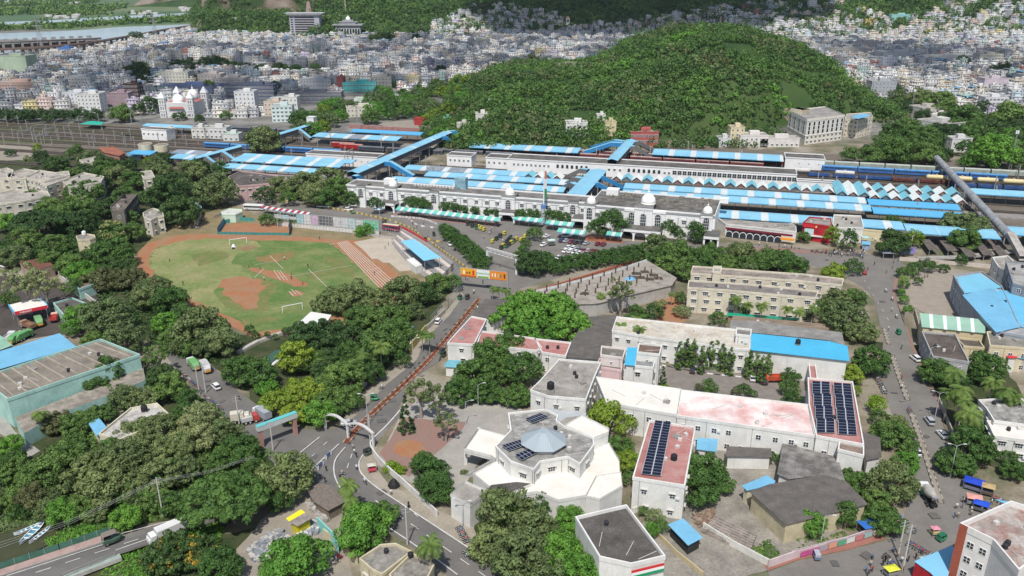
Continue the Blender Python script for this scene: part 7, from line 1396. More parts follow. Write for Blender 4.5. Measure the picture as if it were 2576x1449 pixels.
fill([(-10,300),(-10,282),(160,284),(255,286),(255,298)],16,10,14,['dark','deep']); fill([(2135,398),(2200,362),(2240,335),(2400,330),(2380,398)],26,16,26,['deep','dark','mid']); fill([(2380,300),(2600,290),(2600,420),(2400,410)],34,18,30,['deep','dark','mid','bright']); fill(holes[7],10,12,20,['mid','dark']); fill([(2180,60),(2400,70),(2560,200),(2500,260),(2300,120)],16,6,11,['dark','deep'])
fill([(0,560),(180,540),(330,600),(300,700),(170,690),(0,670)],16,22,32,['mid','dark','deep']); fill([(740,880),(860,850),(1000,850),(980,920),(880,1020),(740,1010)],16,24,34,['deep','mid','dark']); fill([(0,1150),(260,1090),(480,1030),(465,1170),(430,1290),(30,1290)],26,26,40,['mid','olive','deep']); fill([(400,740),(520,790),(580,860),(420,900),(330,800)],8,24,34,['olive','mid']); fill([(140,380),(520,400),(560,470),(430,560),(200,540)],16,20,30,['dark','mid','deep','olive']); fill([(520,1100),(650,1110),(640,1200),(520,1210)],6,22,30,['deep','mid']); fill([(850,745),(1110,715),(1140,735),(1000,850),(860,800)],8,22,32,['mid','olive']); fill([(1620,630),(1800,640),(2020,655),(2000,685),(1640,680)],14,18,26,['mid','deep','olive']); fill([(2350,920),(2560,960),(2560,1100),(2480,1130),(2400,1040)],8,18,28,['mid','deep']); fill([(1240,1290),(1440,1290),(1470,1440),(1260,1440)],8,30,42,['olive','mid','bright'])
MASS=[]
fill(pk,70,14,24,['mid','deep','olive','bright'])
TSPEC.sort(key=lambda a:-a[2]-(30 if len(a)>4 and a[4]=='column' else 0))
def flush_trees():
    for i,a in enumerate(TSPEC): put_tree(*(list(a)+[None]*(7-len(a)))[:3],a[3] if len(a)>3 else 'mid',a[4] if len(a)>4 else None,a[5] if len(a)>5 else None,a[6] if len(a)>6 else False,mass=i>=288)
    cols=sorted({m[4] for m in MASS}); rng=np.random.default_rng(77); PP_=[];DD=[];SS=[];MI=[]
    for x,y,z,R_,c,kd,r in MASS:
        n=int(min(1800,max(300,r*r*4))); P,d=crown_pts(rng,kd,n); PP_.append(P*R_+[x,y,z]); DD.append(d); SS.append(np.full(n,R_*min(.13,2.3/math.sqrt(n)))); MI.append(np.full(n,cols.index(c)))
    me=leaf_mesh(np.concatenate(PP_),np.concatenate(DD),np.concatenate(SS),None,rng,'smaller_trees',flower=np.concatenate(MI),mats=[LEAF['mid' if c=='flower' else c] for c in cols]); tag(inst('smaller_trees',me),'smaller and farther trees and bushes scattered through the town, yards and hedges','trees',kind='stuff'); print('mass',len(MASS))
paint=lambda c:mat(c,'car',.35)
tyre=pm((.02,.02,.02),.9); lampm=pm((.75,.75,.72),.2); redl=pm((.4,.02,.02),.3)
def wheel(t,x,y,r,w=.2):
    o=MB().tube([(0,-w/2,0),(0,w/2,0)],r,k=12).build('wheel',tyre,t,(x,y,r)); MB().tube([(0,-w/2-.01,0),(0,w/2+.01,0)],r*.55,k=8).build('rim',pm((.5,.5,.5),.4),o)
def loft(mb,secs,m=0,close=True):
    """secs: list of rings of equal count"""
    k=len(secs[0]); vs=[p for s in secs for p in s]; fs=[(i*k+j,i*k+(j+1)%k,(i+1)*k+(j+1)%k,(i+1)*k+j) for i in range(len(secs)-1) for j in range(k)]
    if close: fs+=[tuple(reversed(range(k))),tuple((len(secs)-1)*k+j for j in range(k))]
    return mb.add(vs,fs,m)
def ring(x,w,z0,z1,ch=.12): return [(x,-w,z0),(x,w,z0),(x,w,z1-ch),(x,w-ch,z1),(x,-w+ch,z1),(x,-w,z1-ch)]
def car(c,kind='hatch'):
    t=thing('car',None,'car'); L=3.9 if kind=='hatch' else 4.4; w=.85; mb=MB()
    loft(mb,[ring(-L/2,w*.9,.45,.85),ring(-L/2+.15,w,.28,.95),ring(-L*.2,w,.25,.98),ring(L*.18,w,.25,.97),ring(L*.36,w,.25,.88),ring(L/2-.12,w*.97,.28,.75),ring(L/2,w*.85,.4,.62)])
    tail=-L/2+(.25 if kind=='hatch' else .75) if kind!='suv' else -L/2+.15; hh=1.48 if kind!='suv' else 1.72
    loft(mb,[ring(tail+.3,w*.80,hh-.08,hh-.02,.05),ring(tail+.6,w*.82,hh-.07,hh,.05),ring(L*.08,w*.82,hh-.07,hh,.05),ring(L*.12,w*.78,hh-.1,hh-.04,.05)])
    mb.build('body',paint(c),t); g=MB(); loft(g,[ring(tail,w*.92,.9,.97,.03),ring(tail+.3,w*.84,.9,hh-.06,.06),ring(L*.1,w*.84,.9,hh-.06,.06),ring(L*.29,w*.9,.88,.95,.03)]); g.build('windows',glass,t)
    for x in (-L*.31,L*.31):
        for y in (-w+.06,w-.06): wheel(t,x,y,.31)
    for y in (-.6,.6): MB().box(L/2-.14,L/2-.0,y-.16,y+.16,.56,.7).build('headlight',lampm,t); MB().box(-L/2-.01,-L/2+.1,y-.14,y+.14,.68,.84).build('tail_light',redl,t)
    return t
def rickshaw(c,roofc):
    t=thing('auto_rickshaw',None,'auto rickshaw'); mb=MB(); loft(mb,[ring(-1.3,.6,.3,1.0),ring(-1.2,.65,.25,1.0),ring(.1,.65,.25,.75),ring(.9,.45,.3,.85),ring(1.3,.2,.4,.7)]); mb.build('body',paint(c),t)
    r_=MB(); loft(r_,[ring(-1.25,.55,1.0,1.65,.2),ring(-1.1,.62,1.0,1.75,.2)]); loft(r_,[ring(-1.1,.62,1.6,1.75,.1),ring(.5,.6,1.6,1.75,.1),ring(.7,.5,1.5,1.62,.08)]); r_.build('canopy',pm(roofc,.7),t)
    MB().add([(.72,-.45,.85),(.72,.45,.85),(.62,.45,1.55),(.62,-.45,1.55)],[(0,1,2,3)]).build('windscreen',glass,t); MB().box(-.9,-.2,-.5,.5,.55,1.1).build('seat',black,t)
    for x,y in ((-.8,-.55),(-.8,.55),(1.0,0)): wheel(t,x,y,.22,.14)
    return t
def bike(c):
    t=thing('motorbike',None,'motorbike'); MB().tube([(-.55,0,.75),(-.1,0,.78),(.2,0,.85),(.45,0,.8)],[.1,.13,.17,.08],k=6).build('tank_and_seat',paint(c),t); MB().box(-.3,.3,-.12,.12,.3,.62).tube([(.62,0,.3),(.45,0,.95)],.04).tube([(-.6,0,.3),(-.3,0,.6)],.05).build('frame',steel,t); MB().tube([(.42,-.33,1.0),(.48,0,.98),(.42,.33,1.0)],.025).build('handlebar',black,t)
    for x in (-.62,.62): wheel(t,x,0,.3,.1)
    return t
def person(top,bottom,pose='stand',skin=(.25,.14,.09),robe=False):
    """one continuous skinned body"""
    t=thing('person',None,'person'); me=bpy.data.meshes.new('body')
    if pose=='ride': V=[(0,0,.85),(0,0,1.15),(.08,0,1.40),(.12,0,1.52),(.16,0,1.66),(.1,-.2,1.38),(.28,-.26,1.15),(.45,-.25,1.02),(.1,.2,1.38),(.28,.26,1.15),(.45,.25,1.02),(.05,-.12,.82),(.42,-.16,.78),(.25,-.18,.4),(.36,-.18,.34),(.05,.12,.82),(.42,.16,.78),(.25,.18,.4),(.36,.18,.34)]
    elif pose=='walk': V=[(0,0,.95),(0,0,1.18),(0,0,1.40),(0,0,1.50),(.03,0,1.64),(0,-.2,1.40),(.06,-.25,1.14),(.2,-.22,.93),(0,.2,1.40),(-.08,.25,1.14),(-.06,.24,.9),(0,-.1,.9),(-.08,-.1,.5),(-.28,-.1,.1),(-.16,-.1,.03),(0,.1,.9),(.16,.1,.5),(.2,.1,.08),(.34,.1,.04)]
    else: V=[(0,0,.95),(0,0,1.18),(0,0,1.40),(0,0,1.50),(.02,0,1.64),(0,-.2,1.40),(0,-.27,1.14),(.06,-.27,.9),(0,.2,1.40),(0,.27,1.14),(.06,.27,.9),(0,-.1,.9),(.02,-.11,.5),(0,-.12,.08),(.14,-.12,.04),(0,.1,.9),(.02,.11,.5),(0,.12,.08),(.14,.12,.04)]
    E=[(0,1),(1,2),(2,3),(3,4),(2,5),(5,6),(6,7),(2,8),(8,9),(9,10),(0,11),(11,12),(12,13),(13,14),(0,15),(15,16),(16,17),(17,18)]; Rr=[.15,.14,.15,.06,.105,.08,.055,.04,.08,.055,.04,.1,.075,.05,.04,.1,.075,.05,.04]
    me.from_pydata(V,E,[]); o=bpy.data.objects.new('body',me); COL.objects.link(o); md=o.modifiers.new('skin','SKIN')
    for i,sv in enumerate(me.skin_vertices[0].data): sv.radius=(Rr[i],Rr[i]); sv.use_root=(i==0)
    sb=o.modifiers.new('sub','SUBSURF'); sb.levels=1
    bpy.context.view_layer.update(); dg=bpy.context.evaluated_depsgraph_get(); m2=bpy.data.meshes.new_from_object(o.evaluated_get(dg)); bpy.data.objects.remove(o); m2.name='body'; m2.materials.clear()
    for m in (pm(top),pm(bottom),pm(skin),pm((.015,.012,.01))): m2.materials.append(m)
    hip=.92 if pose!='ride' else .86
    for p in m2.polygons:
        c=p.center; p.material_index=(3 if c.z>1.66 or (c.z>1.58 and c.x<.03) else 2) if c.z>1.5 else (2 if abs(c.y)>.2 and c.z<1.1 and pose!='ride' and c.z>.85 else (0 if c.z>hip else 1))
    inst('body',m2,t)
    if robe: MB().lathe([(.33,.03),(.28,.5),(.2,.95),(.24,1.4),(.1,1.52),(.14,1.62),(.12,1.74),(.02,1.78)],k=12).build('robe',pm(bottom),t)
    return t
def hide_parts(): pass
CARC={'white':(.75,.75,.73),'silver':(.42,.43,.45),'maroon':(.22,.03,.04),'black':(.03,.03,.035),'grey':(.2,.21,.23),'red':(.45,.04,.04),'navy':(.04,.06,.14)}
VP={}
def vehicle(kind,c,px,py,ang,sc=1,extra=''):
    k=(kind,c)
    if k not in VP: VP[k]=Proto(car(CARC[c],kind) if kind in('hatch','sedan','suv') else rickshaw(*{'green':((.03,.2,.09),(.05,.05,.05)),'black':((.05,.07,.05),(.03,.03,.03)),'greenyellow':((.03,.2,.09),(.02,.14,.08)),'yellow':((.5,.42,.05),(.45,.4,.06)),'blue':((.12,.16,.25),(.35,.37,.42))}[c]) if kind=='auto' else bike({'black':(.03,.03,.03),'red':(.3,.03,.03),'blue':(.05,.08,.25),'silver':(.4,.4,.42)}[c]))
    g=G(px,py); z=.3 if kind!='x' else 0
    if py>1290 and px<560: z=zb+.02
    g=G(px,py,z); r=VP[k].put((g.x,g.y,z),ang,sc=sc)
    auto(r,extra or {'hatch':f'{c} hatchback car','sedan':f'{c} saloon car','suv':f'{c} tall car','auto':f'{"dark" if c=="black" else c} auto rickshaw','bike':f'{c} motorbike'}[kind],{'auto':'auto rickshaws','bike':'motorbikes'}.get(kind,'cars on streets and car park')); return r
def dirn(a,b): A=G(*a);B=G(*b); return math.atan2(B.y-A.y,B.x-A.x)
r=random.Random(17)
pd=dirn((1413,604),(1420,612)); pd=R(55)
for x,y,c in [(1413,607,'navy'),(1425,608,'silver'),(1437,610,'maroon'),(1449,612,'black'),(1463,612,'black'),(1475,614,'silver'),(1504,616,'maroon'),(1518,617,'maroon'),(1428,626,'white'),(1441,627,'white'),(1455,630,'grey'),(1469,632,'maroon'),(1480,633,'silver'),(1492,634,'maroon'),(1421,634,'white'),(1434,635,'white'),(1447,637,'white'),(1459,639,'white'),(1367,618,'white'),(1405,651,'white'),(1418,653,'silver'),(1375,596,'white')]: vehicle(r.choice(['hatch','sedan']),c,x,y,pd+r.uniform(-.06,.06)+(PI if r.random()<.4 else 0))
vehicle('suv','white',1425,596,0.1); vehicle('suv','white',1451,592,.05)
for x,y,c,k,a in [(807,521,'white','suv',3.0),(825,522,'white','sedan',3.1),(877,529,'white','suv',.05),(675,508,'white','suv',.1),(1131,616,'white','suv',dirn((1131,616),(1170,660))),(1103,811,'white','suv',dirn((1103,811),(1120,790))),(543,976,'white','suv',dirn((543,976),(520,955))),(877,1068,'silver','sedan',.2),(1742,934,'black','sedan',dirn((1742,938),(1744,925))),(1892,954,'white','suv',1.4),(1920,962,'black','sedan',1.6),(2302,905,'white','suv',1.7),(2337,1063,'silver','suv',1.5),(2370,1097,'white','sedan',1.6),(2175,688,'red','hatch',1.2),(2302,1140,'white','suv',1.5)]: vehicle(k,c,x,y,a)
for x,y,c,a in [(966,560,'black',2.8),(888,537,'green',.1),(1091,592,'black',1.9),(1070,606,'black',1.9),(1187,656,'black',1.8),(1203,676,'black',1.8),(1158,752,'green',1.1),(1177,751,'black',1.1),(943,1006,'greenyellow',.1),(1113,887,'green',1.1),(927,1142,'black',.7),(2259,839,'greenyellow',1.6),(2362,1152,'green',1.5),(2370,1358,'greenyellow',.4),(1250,560,'black',.1),(1117,895,'black',1.1),(2053,1402,'blue',1.5)]: vehicle('auto',c,x,y,a)
for (x0,y0,x1,y1,n) in ((1240,610,1270,590,4),(1262,626,1285,600,6),(1275,622,1300,604,5),(1178,566,1200,575,3),(1198,570,1218,580,4),(1312,606,1330,590,3)):
    for i in range(n): f=i/max(1,n-1); vehicle('auto',r.choice(['black','black','green','yellow']),x0+(x1-x0)*f,y0+(y1-y0)*f,R(60)+r.uniform(-.2,.2))
def riders(x,y,a,c,top=(.7,.7,.7),bot=(.05,.06,.09)):
    m=vehicle('bike',c,x,y,a,extra=f'{c} motorbike being ridden'); k=('ride',top)
    if k not in VP: VP[k]=Proto(person(top,bot,'ride'))
    nm={(.7,.7,.7):'white',(.1,.3,.5):'blue',(.6,.5,.35):'tan',(.05,.05,.06):'black'}[top]
    p=VP[k].put((m.location.x,m.location.y,m.location.z),a); auto(p,f'rider in {nm} shirt on a motorbike','motorbike riders'); p['category']='person'
for x,y,a,c,tp in [(960,978,.6,'black',(.7,.7,.7)),(1192,738,1.2,'black',(.7,.7,.7)),(918,1216,2.2,'black',(.7,.7,.7)),(860,1194,.1,'black',(.6,.5,.35)),(2228,735,1.8,'silver',(.7,.7,.7)),(2255,800,1.7,'silver',(.7,.7,.7)),(2244,756,1.7,'silver',(.7,.7,.7)),(2266,1307,1.3,'blue',(.1,.3,.5)),(2254,1327,1.4,'black',(.7,.7,.7)),(2184,1448,.9,'black',(.05,.05,.06)),(884,1076,.2,'black',(.05,.05,.06)),(1201,779,1,'silver',(.7,.7,.7)),(1062,600,1.9,'black',(.05,.05,.06)),(1140,665,1.8,'black',(.1,.3,.5)),(995,566,2.7,'silver',(.7,.7,.7)),(2298,1342,.3,'black',(.05,.05,.06))]: riders(x,y,a,c,tp)
def brow(x0,y0,x1,y1,n,a,jit=1.0):
    for i in range(n): f=i/max(1,n-1); vehicle('bike',r.choice(['black','black','red','blue','silver']),x0+(x1-x0)*f+r.uniform(-jit,jit)*.6,y0+(y1-y0)*f+r.uniform(-jit,jit)*.6,a+r.uniform(-.2,.2))
brow(465,946,502,982,20,R(-20)); brow(517,1000,556,1030,16,R(-20)); brow(2040,633,2165,645,26,R(80)); brow(2155,640,2170,650,3,R(80)); brow(2122,975,2132,990,4,.3); brow(2207,955,2226,990,10,.2); brow(480,571,500,575,5,.4); brow(500,556,518,552,4,.3); brow(540,548,556,540,5,.3); brow(2285,1030,2290,1040,3,.5); brow(1155,1330,1175,1365,6,.4); brow(1107,905,1117,878,3,1.2); brow(2285,1370,2340,1400,8,.4); brow(2225,1400,2260,1440,9,.5); brow(2305,703,2333,696,5,1.2); brow(2420,1200,2445,1215,5,.3); brow(2500,1255,2530,1270,5,.4); brow(1960,620,2010,626,6,1.3); brow(1172,1392,1178,1400,2,.3)
PEO=[((.7,.7,.68),(.04,.05,.08),'white shirt and dark trousers'),((.03,.03,.035),(.02,.02,.025),'black clothes'),((.35,.06,.05),(.05,.05,.06),'dark red shirt'),((.12,.2,.35),(.04,.04,.05),'blue shirt'),((.5,.4,.3),(.1,.09,.08),'tan shirt')]
def folk(x,y,k,pose='walk',a=0,extra='',robe=False):
    key=('p',k,pose,robe)
    if key not in VP: VP[key]=Proto(person(PEO[k][0],PEO[k][1],pose,robe=robe))
    g=G(x,y,.26); p=VP[key].put(g,a,sc=1.03); auto(p,extra or f"{'walking' if pose=='walk' else 'standing'} person in {PEO[k][2]}",'people on foot'); p['category']='person'
for x,y,k,po,a,e in [(716,654,0,'walk',1,'cricketer in white on the grass'),(775,673,1,'walk',2,''),(654,678,2,'stand',0,'batsman at the upper end of the clay pitch'),(733,693,2,'stand',0,'player in dark red at the near stumps'),(733,703,1,'stand',1,'wicketkeeper crouch-standing behind the stumps'),(665,705,0,'walk',2,'cricketer in white left of the pitch'),(762,716,2,'walk',3,''),(804,603,1,'walk',1,'runner in dark clothes on the track'),(427,659,1,'walk',0,''),(461,717,1,'walk',2,''),(626,674,2,'stand',0,'bowler at the far end of the clay strip'),(942,691,2,'walk',1,'person in dark red on the track lanes'),(969,626,1,'stand',0,'person on the concrete apron'),(977,617,1,'stand',0,'child on the concrete apron'),(343,659,2,'walk',1,'runner at the left bend of the track'),(806,1207,1,'walk',1,''),(818,1214,1,'walk',1,''),(892,1142,0,'walk',2,'traffic policeman in white walking in the junction'),(984,1245,0,'walk',2,'person in white walking on the road shoulder'),(2190,1425,4,'walk',1,''),(2178,1440,3,'walk',1,''),(1076,600,1,'stand',0,''),(1226,674,0,'stand',0,''),(1258,672,1,'stand',0,''),(1155,554,1,'stand',0,''),(987,539,0,'stand',0,''),(1265,610,0,'walk',1,''),(2166,650,0,'walk',0,''),(2295,672,4,'walk',0,'')]: folk(x,y,k,po,a,e)
for i in range(26): folk(r.uniform(2040,2180),r.uniform(628,646),r.choice([0,1,2,3,4]),r.choice(['walk','stand']),r.uniform(0,6))
for i in range(14): folk(r.uniform(1820,2000),r.uniform(616,632),r.choice([0,1,2,3,4]),r.choice(['walk','stand']),r.uniform(0,6))
for i in range(10): folk(r.uniform(1180,1260),r.uniform(556,600),r.choice([0,1,3]),'stand',r.uniform(0,6))
for a,b,c,d,n in ((1160,700,1290,720,5),(1180,560,1260,600,8),(2120,650,2280,690,8),(2180,1390,2330,1440,14),(2400,1230,2500,1310,10),(2230,780,2270,1000,6),(760,1090,960,1240,7),(540,980,640,1060,4),(1330,600,1480,640,8),(1010,560,1120,600,5)):
    for i in range(n): folk(r.uniform(a,c),r.uniform(b,d),r.choice([0,1,2,3,4]),r.choice(['walk','stand']),r.uniform(0,6))
folk(1028,1277,1,'stand',0,'woman in a long black robe on the road shoulder',robe=True)
t=thing('covered_roller','white cloth-covered heap with dark wheels on the field','covered heap',G(588,624,.2)); MB().lathe([(1.1,0),(1.0,.6),(.5,1.5),(.15,2.0)],k=7).build('cloth',pm((.75,.75,.73)),t); MB().box(-.5,.9,-1.3,-.9,0,.7).build('wheels',black,t)
t=thing('tarpaulin_heap','black tarpaulin heap by the white campus wall','tarpaulin',G(991,1222,.2)); MB().lathe([(1.6,0),(1.3,.8),(.6,1.8),(.1,2.1)],k=6).build('cover',black,t)
def goal(a,b,lab,h=2.44):
    A=G(*a,.25);B=G(*b,.25); e=(B-A); L_=e.length; t=thing('football_goal',lab,'football goal',(A.x,A.y,.2),math.atan2(e.y,e.x),'football goals'); w_=pm((.8,.8,.8),.4)
    for x in (0,L_): MB().box(x-.09,x+.09,-.09,.09,0,h).build('post',w_,t)
    MB().box(-.09,L_+.09,-.09,.09,h,h+.18).build('crossbar',w_,t)
goal((578,616),(621,610),'white football goal at the far end of the field'); goal((711,787),(761,777),'white football goal at the near end of the field')
def lamp(x,y,h,lab,double=False,a=0,m=None):
    g=G(x,y,.2); t=thing('street_lamp',lab,'street lamp',g,a,'street lamps'); MB().tube([(0,0,0),(0,0,h)],[.12,.07]).build('pole',m or pm((.45,.46,.47)),t)
    for s in ((1,-1) if double else (1,)): MB().tube([(0,0,h-.1),(s*.9,0,h+.4),(s*1.9,0,h+.55)],.05).build('arm',m or pm((.45,.46,.47)),t); MB().box(s*1.9-.4,s*1.9+.4,-.14,.14,h+.5,h+.62).build('lamp_head',pm((.6,.6,.58)),t)
    return t
for x,y,h,l,d in [(926,1074,10,'double-headed lamp on the avenue median above the arch',True),(1040,918,9,'street lamp on the left shoulder of the avenue',False),(670,504,8,'street lamp by the dark trees left of the station',False),(808,514,8,'street lamp by the parked white cars',False),(1122,548,9,'street lamp in front of the long green awning',False),(1203,1022,7,'lamp standing in the paved campus yard near the dense trees',False),(1172,1066,7,'lamp at the edge of the brick garden',False),(2350,1060,9,'double lamp beside the silver car on the right road',True),(2390,1199,9,'double lamp near the blue stalls on the right road',True),(2330,940,9,'street lamp beside the palms on the right road',False),(2148,630,9,'street lamp beside the yellow-green tree at the booking plaza',False),(2065,1363,7,'thin white pole in the scrub yard behind the painted wall',False),(699,574,7,'white lamp on the tennis court fence',False),(1164,1326,7,'lamp leaning over the campus wall footpath',True),(455,567,5,'small lamp beside the path to the field',False),(1898,950,6,'lamp in the brown campus courtyard',False),(955,543,7,'slim lamp beside the umbrella',False)]: lamp(x,y,h,l,d,r.uniform(-.3,.3))
def upole(x,y,h,lab,arms=2):
    z=.2; g=G(x,y,z); t=thing('utility_pole',lab,'utility pole',g,.3,'concrete utility poles'); MB().tube([(0,0,0),(0,0,h)],[.2,.13],k=6).build('pole',pm((.5,.48,.44)),t)
    for i in range(arms): MB().box(-1.1,1.1,-.06,.06,h-.6-i*.9,h-.48-i*.9).build('cross_arm',steel,t)
    return g,h
P1=upole(411,1302,11,'concrete utility pole beside the white ruined stall'); P2=upole(1025,1370,10,'concrete utility pole with lamp beside the lower road'); upole(518,988,10,'pair of concrete poles beside the motorbike row, front one'); upole(502,992,10,'leaning concrete pole beside the motorbike row'); upole(602,1068,9,'concrete pole near the parked trucks'); upole(687,1133,9,'concrete pole at the left of the junction'); upole(932,1116,9,'dark pole at the white campus wall'); upole(2270,1438,12,'tall pole in the lower right market street'); upole(2260,1395,9,'ladder-like metal pole in the lower right street'); upole(2220,630,9,'lamp pole at the plaza corner'); upole(2288,640,9,'lattice-like twin pole beside the blue advert',1)
a=P1[0]; mb=MB()
for k in range(3):
    q=G(-60,1400+k*4,5); mb.tube([(a.x,a.y,10.6-k*.3),((a.x+q.x)/2,(a.y+q.y)/2,7.0-k*.3),(q.x,q.y,6.5-k*.3)],.018,k=3)
    q=G(640,1150,9); mb.tube([(a.x,a.y,10.6-k*.3),((a.x+q.x)/2,(a.y+q.y)/2,9-k*.3),(q.x,q.y,9.5-k*.3)],.018,k=3)
o=mb.build('power_lines',pm((.5,.5,.48))); tag(o,'sagging power lines crossing the lower left corner','power lines')
for lab,x,y,h in (('very tall lattice telecom mast behind the arched building',2127,288,22),('telecom mast with antennas at the right edge below the trees',2538,430,26),('slender lattice mast in the park',900,330,26),('thin mast on the rubble lot',1233,330,26),('tall thin pole left of the middle-right trees',2290,295,24)):
    g=G(x,y); t=thing('telecom_mast',lab,'mast',g); mb=MB()
    for s in ((-.8,-.5),(.8,-.5),(0,.9)): mb.tube([(s[0],s[1],0),(s[0]*.3,s[1]*.3,h)],.12,k=4)
    for i in range(10): z=h*i/10; mb.tube([(-.8+.05*i,-.5,z),(.8-.05*i,-.5,z+h/10)],.07,k=3)
    mb.build('lattice',steel,t)
    if h>20: MB().box(-1,1,-.3,.3,h-2.5,h-.5).box(-.3,.3,-1,1,h-2.5,h-.5).build('antenna',pm((.7,.7,.7)),t)
g=G(1367,563,.1); t=thing('flag_mast','very tall white flag mast with a furled tricolour flag before the station','flag mast',g); MB().tube([(0,0,0),(0,0,29)],[.45,.16],k=10).build('pole',pm((.75,.75,.75)),t); MB().box(-1,1,-1,1,0,8).build('plinth',pm((.45,.5,.56)),t); MB().lathe([(1.2,8),(1.2,9.8),(.8,10.4)],k=8).build('box_ring',pm((.12,.22,.45)),t)
mb=MB();
for i,(z0,z1,m) in enumerate(((23,27,0),(18,23,1),(13,18,2))): mb.add([(.3,0,z0),(1.0+.5*(31-z0)/14,-.3,z0),(1.0+.5*(31-z1)/14,-.3,z1),(.3,0,z1)],[(0,1,2,3)],m)
mb.build('flag',[pm((.45,.15,.08)),pm((.6,.58,.55)),pm((.05,.2,.08))],t)
redkerb=mat((.30,.09,.05),'plain',.95,amt=.25,sc=.6)
def median(name,lab,px,w,soilm,kc,kerb=True,n=None,plants=0,h=.3):
    L_=GL(px,5); mb=MB(); ribbon(mb,L_,w,.15,0,h);
    if kerb:
        a,b=strip_pts(L_,w+.3)
        for side in (a,b):
            d=0
            for i in range(len(side)-1):
                p,q=side[i],side[i+1]; k=max(1,int((q-p).length/1.2))
                for j in range(k): ribbon(mb,[p.lerp(q,j/k),p.lerp(q,(j+.96)/k)],.3,.1,1+(d%2),h+.12); d+=1
    o=mb.build(name,[soilm,pm(kc),pm((.40,.32,.25) if plants else (.36,.33,.27))]); tag(o,lab,'median'); o['kind']='structure'
    if plants:
        for i in range(plants):
            x=px[0][0]+(px[-1][0]-px[0][0])*(i+.5)/plants; y=px[0][1]+(px[-1][1]-px[0][1])*(i+.5)/plants; T_(x,y-2,3.6,'brown' if i%3 else 'olive','sparse')
median('road_median','long red-earth median with low shrubs on the avenue',[(1206,753),(1150,822),(1080,905),(1020,965),(960,1020),(905,1073),(870,1116)],1.3,mat((.22,.075,.045),'plain',.95,amt=.3,sc=.6),(.33,.14,.08),plants=30)
median('road_median','short upper median with black rails on the right road',[(2224,827),(2236,868)],.8,dust,(.12,.11,.1)); median('road_median','long middle median with black rails on the right road',[(2244,894),(2262,950),(2283,1008)],.9,dust,(.12,.11,.1)); median('road_median','lower median with black rails on the right road',[(2292,1040),(2320,1120),(2345,1200),(2367,1267)],.9,dust,(.12,.11,.1))
def barrier(px,lab,c1=(.6,.48,.12),c2=(.25,.2,.15),h=.9,w=.35,step=1.5):
    L_=GL(px,5); mb=MB(); d=0
    for i in range(len(L_)-1):
        p,q=L_[i],L_[i+1]; k=max(1,int((q-p).length/step))
        for j in range(k): ribbon(mb,[p.lerp(q,j/k),p.lerp(q,(j+.8)/k)],w,.1,d%2,h); d+=1
    tag(mb.build('road_barrier',[pm(c1),pm(c2)]),lab,'barrier')
barrier([(760,514),(860,530),(985,556)],'yellow and black barrier along the road between station and hoardings'); barrier([(994,560),(1040,580),(1065,600),(1115,612)],'curved yellow barrier near the tricolour wall'); barrier([(1085,612),(1130,645),(1186,684)],'yellow barrier along the road below the tree rows'); barrier([(984,546),(1060,552),(1100,566)],'white barrier edging the brick plaza',(.6,.6,.58),(.5,.5,.48)); barrier([(1028,552),(1050,568),(1100,576)],'white barrier curving to the tree rows',(.65,.65,.63),(.3,.3,.3)); barrier([(1665,920),(1760,938),(1850,948),(1930,955)],'white and black kerb under the column-shaped trees',(.7,.7,.68),(.06,.06,.06),.35)
def wall(px,h,w,c,lab,z=0,name='boundary_wall',m=None,k=1):
    mb=MB(); ribbon(mb,GL(px,k),w,z,0,z+h); return tag(mb.build(name,m or mwall(c,.15)),lab,'wall')
wall([(1020,1030),(975,1082),(938,1118),(934,1135),(955,1165),(985,1195),(1020,1225),(1060,1262),(1100,1300)],1.8,.3,(.72,.70,.66),'white campus wall curving round the junction',k=4)
wall([(330,1400)]*0 or [(1932,1428),(2007,1402),(2075,1385)],2.0,.3,(.62,.5,.5),'left painted wall stretch along the lower right footpath')
w2=wall([(1990,1405),(2127,1369),(2225,1336)],2.0,.3,(.55,.45,.48),'painted mural wall with pink and green panels along the red footpath')
mb=MB()
for i,c in enumerate(((.5,.08,.25),(.55,.12,.3),(.35,.3,.33),(.62,.3,.2),(.1,.35,.2),(.6,.62,.58),(.5,.2,.2),(.3,.45,.42),(.6,.5,.4))):
    a=G(2012,1403).xy.lerp(G(2215,1343).xy,i/9); b=G(2012,1403).xy.lerp(G(2215,1343).xy,(i+.92)/9); mb.add([(a.x,a.y-.35,.4),(b.x,b.y-.35,.4),(b.x,b.y-.35,1.8),(a.x,a.y-.35,1.8)],[(0,1,2,3)],i)
tag(mb.build('mural',[pm(c) for c in ((.5,.08,.25),(.55,.12,.3),(.35,.3,.33),(.62,.3,.2),(.1,.35,.2),(.6,.62,.58),(.5,.2,.2),(.3,.45,.42),(.6,.5,.4))]),'painted mural panels facing the lower right street','mural')
wall([(1768,1330),(1840,1375),(1932,1424)],1.8,.3,(.7,.68,.62),'pale wall dividing the concrete yard at the bottom'); wall([(1640,1335),(1700,1395),(1768,1450)],1.2,.25,(.6,.5,.3),'low yellow wall with creepers beside the big dark roof'); wall([(1590,1292),(1636,1278)],1.6,.3,(.72,.7,.62),'short white wall at the narrow red-roofed block')
wall([(1119,789),(1084,822),(1034,870),(1030,885)],1.9,.3,(.55,.5,.42),'wall along the avenue below the field trees'); wall([(912,980),(945,942)],2.4,.2,(.55,.52,.62),'white printed banner along the avenue trees');
mb=MB(); a=G(1032,888);b=G(1072,838); ribbon(mb,[a.xy,b.xy],.3,0,0,3.2); tag(mb.build('yellow_mural_wall',mat((.62,.52,.07),'plain',.9,c2=(.5,.45,.35),amt=.3,sc=.8)),'yellow painted mural wall beside the avenue','mural')
